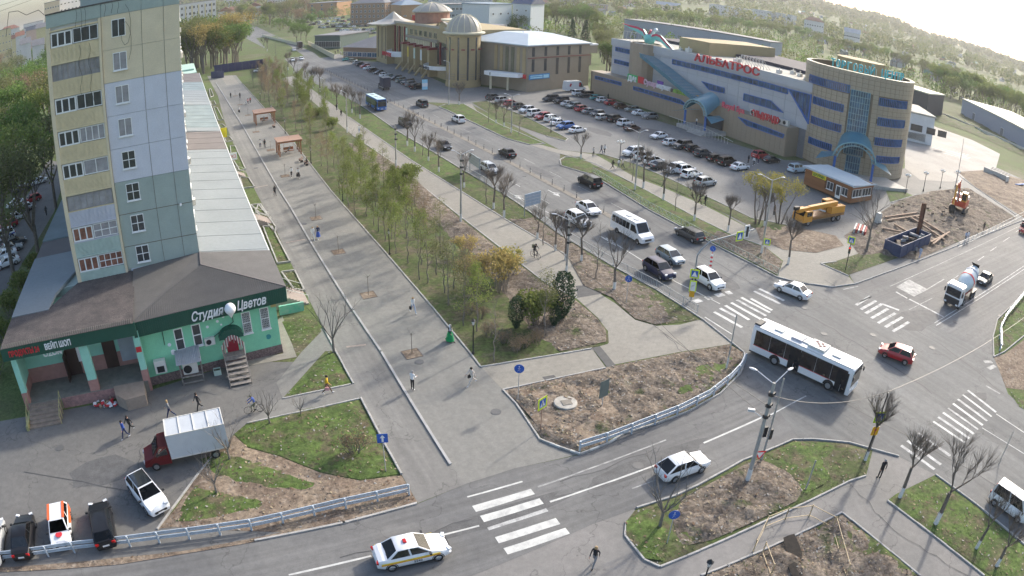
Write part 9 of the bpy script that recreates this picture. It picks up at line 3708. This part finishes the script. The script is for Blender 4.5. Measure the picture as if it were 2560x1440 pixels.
# billboards by the avenue
def board(px0,py0,px1,py1,top,label,m,legs=True):
 a,b=G(px0,py0),G(px1,py1)
 h=hgt(px0,top,a)
 t=thing('billboard',label,'billboard',tuple(a),math.atan2((b-a).y,(b-a).x))
 L=(b-a).length
 q=MB()
 q.box(-.1,L+.1,-.06,.06,h*.48,h)
 part('panel',q,m,t)
 q=MB()
 for k in range(1,4):q.box(-.1,L+.1,-.09,.09,h*.48+(h*.52)*k/4,h*.48+(h*.52)*k/4+.05)
 part('panel_rib',q,SPOLE,t)
 for x in (0,L):
  q=MB()
  q.tube((x,.1,0),(x,.1,h),.07)
  part('leg',q,mat('mast_grey',(.25,.27,.28)),t)
board(1173,428,1198,446,380,'large grey backed billboard beside the avenue trees',mat('board_grey',(.3,.34,.36),.6))
board(1312,545,1348,535,486,'small blue grey board above the railing',mat('board_blue',(.3,.36,.43),.6))
# manhole
p=G(1413,1016)
t=thing('manhole','round concrete manhole slab with iron lid on the dry dirt bed','manhole',(p.x,p.y,.27),0)
q=MB()
q.lathe([(0.95,-.5),(.95,.12),(.9,.15),(.01,.16)],22)
part('slab',q,mat('weathered_slab',(.36,.34,.3),.9,var=.25,scale=2),t)
q=MB()
q.cbox((.08,-.05,.17),.8,.7,.04,.3)
q.tube((.08,-.05,.16),(.08,-.05,.2),.3,n=14)
part('lid',q,mat('iron_lid',(.2,.18,.15),.8),t)
IRON=mat('grey_iron',(.1,.1,.1),.7)
for i,(x,y) in enumerate(((2183,838),(2010,770),(2388,805),(2500,790),(1720,905),(1595,1165),(905,1170),(1048,905),(1240,1030),(1480,500),(1310,440),(1180,350),(760,560),(640,420),(150,1120),(420,1200),(2330,870),(2060,835),(1960,480),(1700,330))):
 p=G(x,y)
 q=MB().tube((0,0,-.02),(0,0,.006),.42,.42,16).tube((0,0,0),(0,0,.012),.33,.33,14)
 o=part('manhole_cover',q,IRON)
 o.location=(p.x,p.y,.03)
 tag(o,ORD[i]+' flush iron manhole cover, %s' % ('by the crossing' if x > 1700 else 'on the avenue' if x > 1100 and y < 600 else 'on the paving' if x < 1300 and y < 1100 else 'on the side street'),'manhole','iron manhole covers in the road and paving')
TARL=mat('tar_seam',(.06,.06,.062),.7)
for a,b,w_ in (((2080,990),(2560,1255),.1),((1985,770),(2160,870),.12),((2160,870),(2330,985),.1),((2060,700),(2350,860),.08),((2350,860),(2510,985),.1),((1700,990),(1905,905),.07),((1400,1205),(1640,1120),.07),((1500,480),(1760,640),.09),((1760,640),(1900,720),.09),((1240,340),(1480,452),.09),((1000,280),(1240,420),.09),((850,1395),(1180,1300),.07),((60,1180),(330,1230),.06),((330,1230),(360,1110),.05),((1480,700),(1590,780),.06),((1650,830),(1720,890),.06),((2120,1205),(2240,1330),.06),((2240,1330),(2420,1440),.06)):
 A,B=G(*a),G(*b)
 k=7
 prev=A
 for i in range(1,k+1):
  c=A.lerp(B,i/k)+(Vector((rnd(-.25,.25),rnd(-.25,.25),0)) if i < k else Vector())
  mark(prev,c,w_,TARL,z=.033)
  prev=c
flushmarks('tar_seam')
for (x,y,a,b) in ((2290,800,2.2,5),(2050,900,1.6,6),(1560,520,1.4,7),(1350,430,1.2,5),(1100,330,1.5,8),(1790,690,1.3,5),(1250,1290,1.0,6),(2420,1010,1.5,4),(1620,1160,.9,6),(250,1180,2.2,3),(1640,330,3,4),(1500,330,2,5)):
 p=G(x,y)
 q=MB()
 n_=14
 q.add([(a*math.cos(6.283*i/n_)*rnd(.7,1.1),b*math.sin(6.283*i/n_)*rnd(.7,1.1),0) for i in range(n_)],[tuple(range(n_))])
 o=part('asphalt_repair',q,mat('asphalt_repair',(.095,.095,.095),.85,var=.25,scale=1.2,coord='World',fine=.2))
 o.location=(p.x,p.y,.0215)
 o.rotation_euler=(0,0,AV+(math.pi/2 if x > 2200 or y > 1150 else 0))
 o['kind']='structure'
# blue skip, steel column, timbers, stacks at the dug corner
c0,c1,c2,c3=G(2213,640),G(2248,648),G(2322,614),G(2290,600)
t=thing('blue_skip','dark blue metal skip at the edge of the dug corner','skip',tuple(c1),math.atan2((c2-c1).y,(c2-c1).x))
L=(c2-c1).length
q=MB()
q.box(0,L,0,.08,.2,2.0).box(0,L,3.0,3.08,.2,2.0).box(0,.08,.08,3.0,.2,2.0).box(L-.08,L,.08,3.0,.2,2.0).box(.08,L-.08,.08,3.0,.2,.3)
part('body',q,mat('skip_blue',(.025,.045,.11),.6,var=.25),t)
for k in range(1,5):
 q=MB()
 q.box(L*k/5-.05,L*k/5+.05,-.08,-.005,.2,2.0)
 part('rib',q,mat('skip_blue',(.015,.025,.12)),t)
q=MB()
for k in range(9):q.cbox((rnd(.6,L-.6),rnd(.5,2.5),rnd(1.1,1.8)),rnd(.6,2.0),rnd(.3,.8),rnd(.2,.5),rnd(0,3),k % 2,rnd(-.3,.3))
part('load',q,[KERB,SAND],t,kind='stuff')
p=G(2292,600)
t=thing('steel_column','tall rusty steel beam standing upright in the dug corner','steel beam',tuple(p),AV)
hs_=hgt(2308,507,p)
q=MB()
q.box(-.3,.3,-.05,.05,0,hs_).box(-.35,-.25,-.3,.3,0,hs_).box(.25,.35,-.3,.3,0,hs_)
part('beam',q,mat('rust',(.14,.06,.035),.8,var=.3,scale=2),t)
TIM=mat('dusty_timber',(.33,.23,.16),.9,var=.25,scale=2)
for i,(a,b) in enumerate((((2215,560),(2300,548)),((2210,552),(2290,541)),((2275,552),(2360,610)),((2284,548),(2368,600)),((2325,615),(2372,590)),((2235,570),(2285,600)),((2205,580),(2250,590)),((2330,620),(2360,597)))):
 A,B=G(*a),G(*b)
 q=MB()
 q.bar((0,0,.62),(B-A)+Vector((0,0,.68)),.3,.3)
 o=part('timber_beam',q,TIM)
 o.location=A
 tag(o,'%s long dusty timber lying in the dug corner' % ORD[i],'timber','timbers in the dug corner')
p=G(2150,582)
t=thing('formwork_stack','stack of red striped slabs left of the bare tree','stack',tuple(p),AV+.5)
for k in range(6):
 q=MB()
 q.box(-1.8,1.8,-1+k*.36,-.75+k*.36,.1,.9)
 part('slab',q,(mat('red_slab',(.35,.06,.05),.8),mat('pale_slab',(.5,.49,.45)))[k % 2],t)
p=G(2192,560)
q=MB()
q.cbox((0,0,1.0),.9,.9,2.0,.4)
q.cbox((.3,.2,.4),1.4,1.2,.7,1.0)
o=part('concrete_blocks',q,mat('pale_slab',(.5,.49,.45)))
o.location=p
tag(o,'pale standing concrete block right of the bare tree','concrete block')
q=MB()
for k in range(60):
 s=rnd(.15,.5)
 q.cbox((rnd(-9,9),rnd(-6,6),rnd(.35,.7)),s,s*.8,s*.6,rnd(0,3),0,rnd(-.4,.4))
o=part('rubble',q,SAND,kind='stuff')
o.location=G(2330,545)
o['label']='scattered rubble over the dug corner'
# pile of pipes, dark pit with boards at right
t=thing('slab_pile','fanned pile of dark slabs beside a white walled pit at the right','pile',tuple(G(2500,440)),AV)
for k in range(7):
 q=MB()
 q.bar((-2.5+k*.1,-3+k*1.0,.9+.1*(k % 2)),(2.8,-2.2+k*1.0,1.2),.35,.12)
 part('slab',q,mat('dark_slab',(.1,.1,.11),.8),t)
q=MB()
q.box(-4.6,-4.2,-4.5,4,0,1.5).box(-6.5,-4.2,-4.6,-4.3,0,1.6)
part('pit_wall',q,mat('pale_slab',(.5,.49,.45)),t)
q=MB()
for k in range(3):q.tube((-5+k*.3,-7.2-k*.3,.4),(4+k*.3,-8.0-k*.3,.4),.14)
part('blue_pipe',q,mat('blue_pipe',(.03,.15,.4),.4),t)
# beige rails round the trench at the bottom
for i,pts in enumerate((([(1882,1380),(1912,1320),(1962,1300)]),([(1962,1300),(2022,1292),(2080,1322)]),([(2080,1322),(2095,1378),(2112,1440)]),([(1905,1385),(1925,1440)]))):
 railing(pts,'%s beige rail frame round the trench at the bottom of the picture' % ORD[i],mat('beige_rail',(.5,.38,.22),.6),h=1.1,step=3.0,bars=1,name='trench_rail',cat='barrier',grp='rail frames round the trench')
flat('trench',[(1955,1352),(1968,1346),(1983,1342),(1990,1358),(1996,1372),(2002,1390),(2000,1412),(2004,1445),(1978,1450),(1968,1425),(1970,1400),(1960,1378)],mat('trench_shade',(.02,.016,.013),1,var=.5,scale=3,coord='World'),.3)  # flat sheet over the soil; the hole's shade is put into its near-black colour
# info pillar, far fence, retaining wall
p=G(1062,224)
t=thing('info_pillar','blue and white advertising pillar at the end of the theatre lot','pillar',tuple(p),AV)
q=MB()
q.box(-.8,.8,-.15,.15,0,3.0,0).box(-.82,.82,-.17,.17,.9,2.0,1)
part('panel',q,[mat('pale_blue_sign',(.35,.65,.8)),WHITE],t)
def longwall(a,b,h,m,label,name='fence',cat='fence',th=.15,base=0,panel=3.0):
 A,B=G(*a),G(*b)
 t=thing(name,label,cat,tuple(A),math.atan2((B-A).y,(B-A).x))
 L=(B-A).length
 k=max(1,round(L/panel))
 q=MB()
 q.box(.03,L/k-.03,-th/2,th/2,base,h)
 me=q.mesh('panel')
 me.materials.append(m)
 for i in range(k):link('panel',me,t,(L*i/k,0,0))
 q=MB()
 q.box(0,L,-th/2-.03,th/2+.03,h,h+.08)
 part('coping',q,m,t)
NAVY=mat('navy_hoarding',(.03,.03,.1),.6,var=.2)
longwall((536,184),(658,168),3.4,NAVY,'long dark blue hoarding at the head of the promenade','hoarding')
longwall((658,168),(668,190),3.4,NAVY,'short return of the dark blue hoarding','hoarding')
longwall((528,196),(560,194),2.6,NAVY,'low left piece of the dark blue hoarding','hoarding')
longwall((2286,262),(2560,378),1.2,mat('pale_coping',(.6,.57,.48),.8),'long pale wall along the rail bank at the right','wall','wall')  # panels and coping share one pale cream tone
longwall((770,112),(835,148),2.2,CREAM,'pale fence along the far lawn before the market','fence')
longwall((655,92),(760,118),1.6,CREAM,'pale posts and fence beyond the far avenue','fence')
# overhead wires
WIRE=mat('overhead_wire',(.02,.02,.02),.5)
def wire(A,B,sag,label,grp='overhead wires'):
 q=MB()
 n_=14
 pts=[A.lerp(B,i/n_)-Vector((0,0,sag*4*(i/n_)*(1-i/n_)))-A for i in range(n_+1)]
 q.path(pts,.018,4)
 o=part('overhead_wire',q,WIRE)
 o.location=A
 tag(o,label,'wire',grp)
def PT_(px,py,h):
 p=G(px,py)
 return Vector((p.x,p.y,h))
hA=hgt(1942,958,G(1867,1206))
wire(PT_(1867,1206,hA-1),PT_(2160,1152,hgt(2218,977,G(2160,1152))),.8,'wire from the concrete lamp pole to the leaning sign pole')
wire(PT_(2160,1152,hgt(2218,977,G(2160,1152))),PT_(2600,870,8),1.0,'wire from the leaning sign pole over the right hand crossing')
wire(PT_(1867,1206,hA-1.9),PT_(1152,557,hgt(1160,400,G(1152,557))),1.5,'upper wire from the concrete lamp pole to the cycle path pole')
wire(PT_(1867,1206,hA-2.8),PT_(1415,690,hgt(1420,560,G(1415,690))),1.0,'lower wire from the concrete lamp pole to the pole by the cyclist')
wire(PT_(1152,557,hgt(1160,400,G(1152,557))),PT_(990,417,hgt(987,315,G(990,417))),1.0,'wire between the two poles of the far cycle path')
for k,(x0,z0) in enumerate(((-10,40),(-11,38.5))):
 wire(city(-9+k,74,36.5),city(-75,90+10*k,41-2.5*k),2.5,('upper wire leaving the flats roof to the left','lower wire leaving the flats roof to the left')[k])
t=thing('roof_antenna','bent thin antenna on the left corner of the flats roof','antenna',tuple(city(-13.2,65.5,33.3)),AV)
q=MB()
q.path([(0,0,0),(-.6,0,.6),(-1.9,0,.4),(-2.8,0,1.0),(-3.8,0,1.1),(-4.2,0,-1.2)],.03)
part('rod',q,CAB,t)
# small camera on the end wall
t=thing('wall_camera','small white camera on the green end wall joint','camera',tuple(city(-.9,64.9,12.9)),AV)
q=MB()
q.cbox((0,-.2,.0),.2,.45,.15)
part('casing',q,WHITE,t)
# litter bin and small things
for i,(x,y) in enumerate(((2085,655),(1697,1012))):pass
# ------------------------------------------------------------------ air
mb=MB()
mb.box(-3300,3300,-120,6000,-3,86)
o=part('haze',mb,[])
hz=bpy.data.materials.new('haze')
hz.use_nodes=True
t=hz.node_tree
t.nodes.clear()
out=t.nodes.new('ShaderNodeOutputMaterial')
pv=t.nodes.new('ShaderNodeVolumePrincipled')
pv.inputs['Color'].default_value=(.93,.95,.95,1)
pv.inputs['Density'].default_value=.00012
pv.inputs['Anisotropy'].default_value=.35
t.links.new(pv.outputs[0],out.inputs['Volume'])
o.data.materials.append(hz)
o['kind']='stuff'
o['label']='thin pale haze over the town'
# unused prototypes go
def wipe(o):
 for c in list(KIDS.get(o.name) or o.children):wipe(c)
 bpy.data.objects.remove(o)
for o in [o for L in TREES.values() for o in L]+list(CARS.values()):
 if not o.get('_used'):wipe(o)
 else:del o['_used']
for o in bpy.context.scene.objects:
 if '_used' in o:del o['_used']
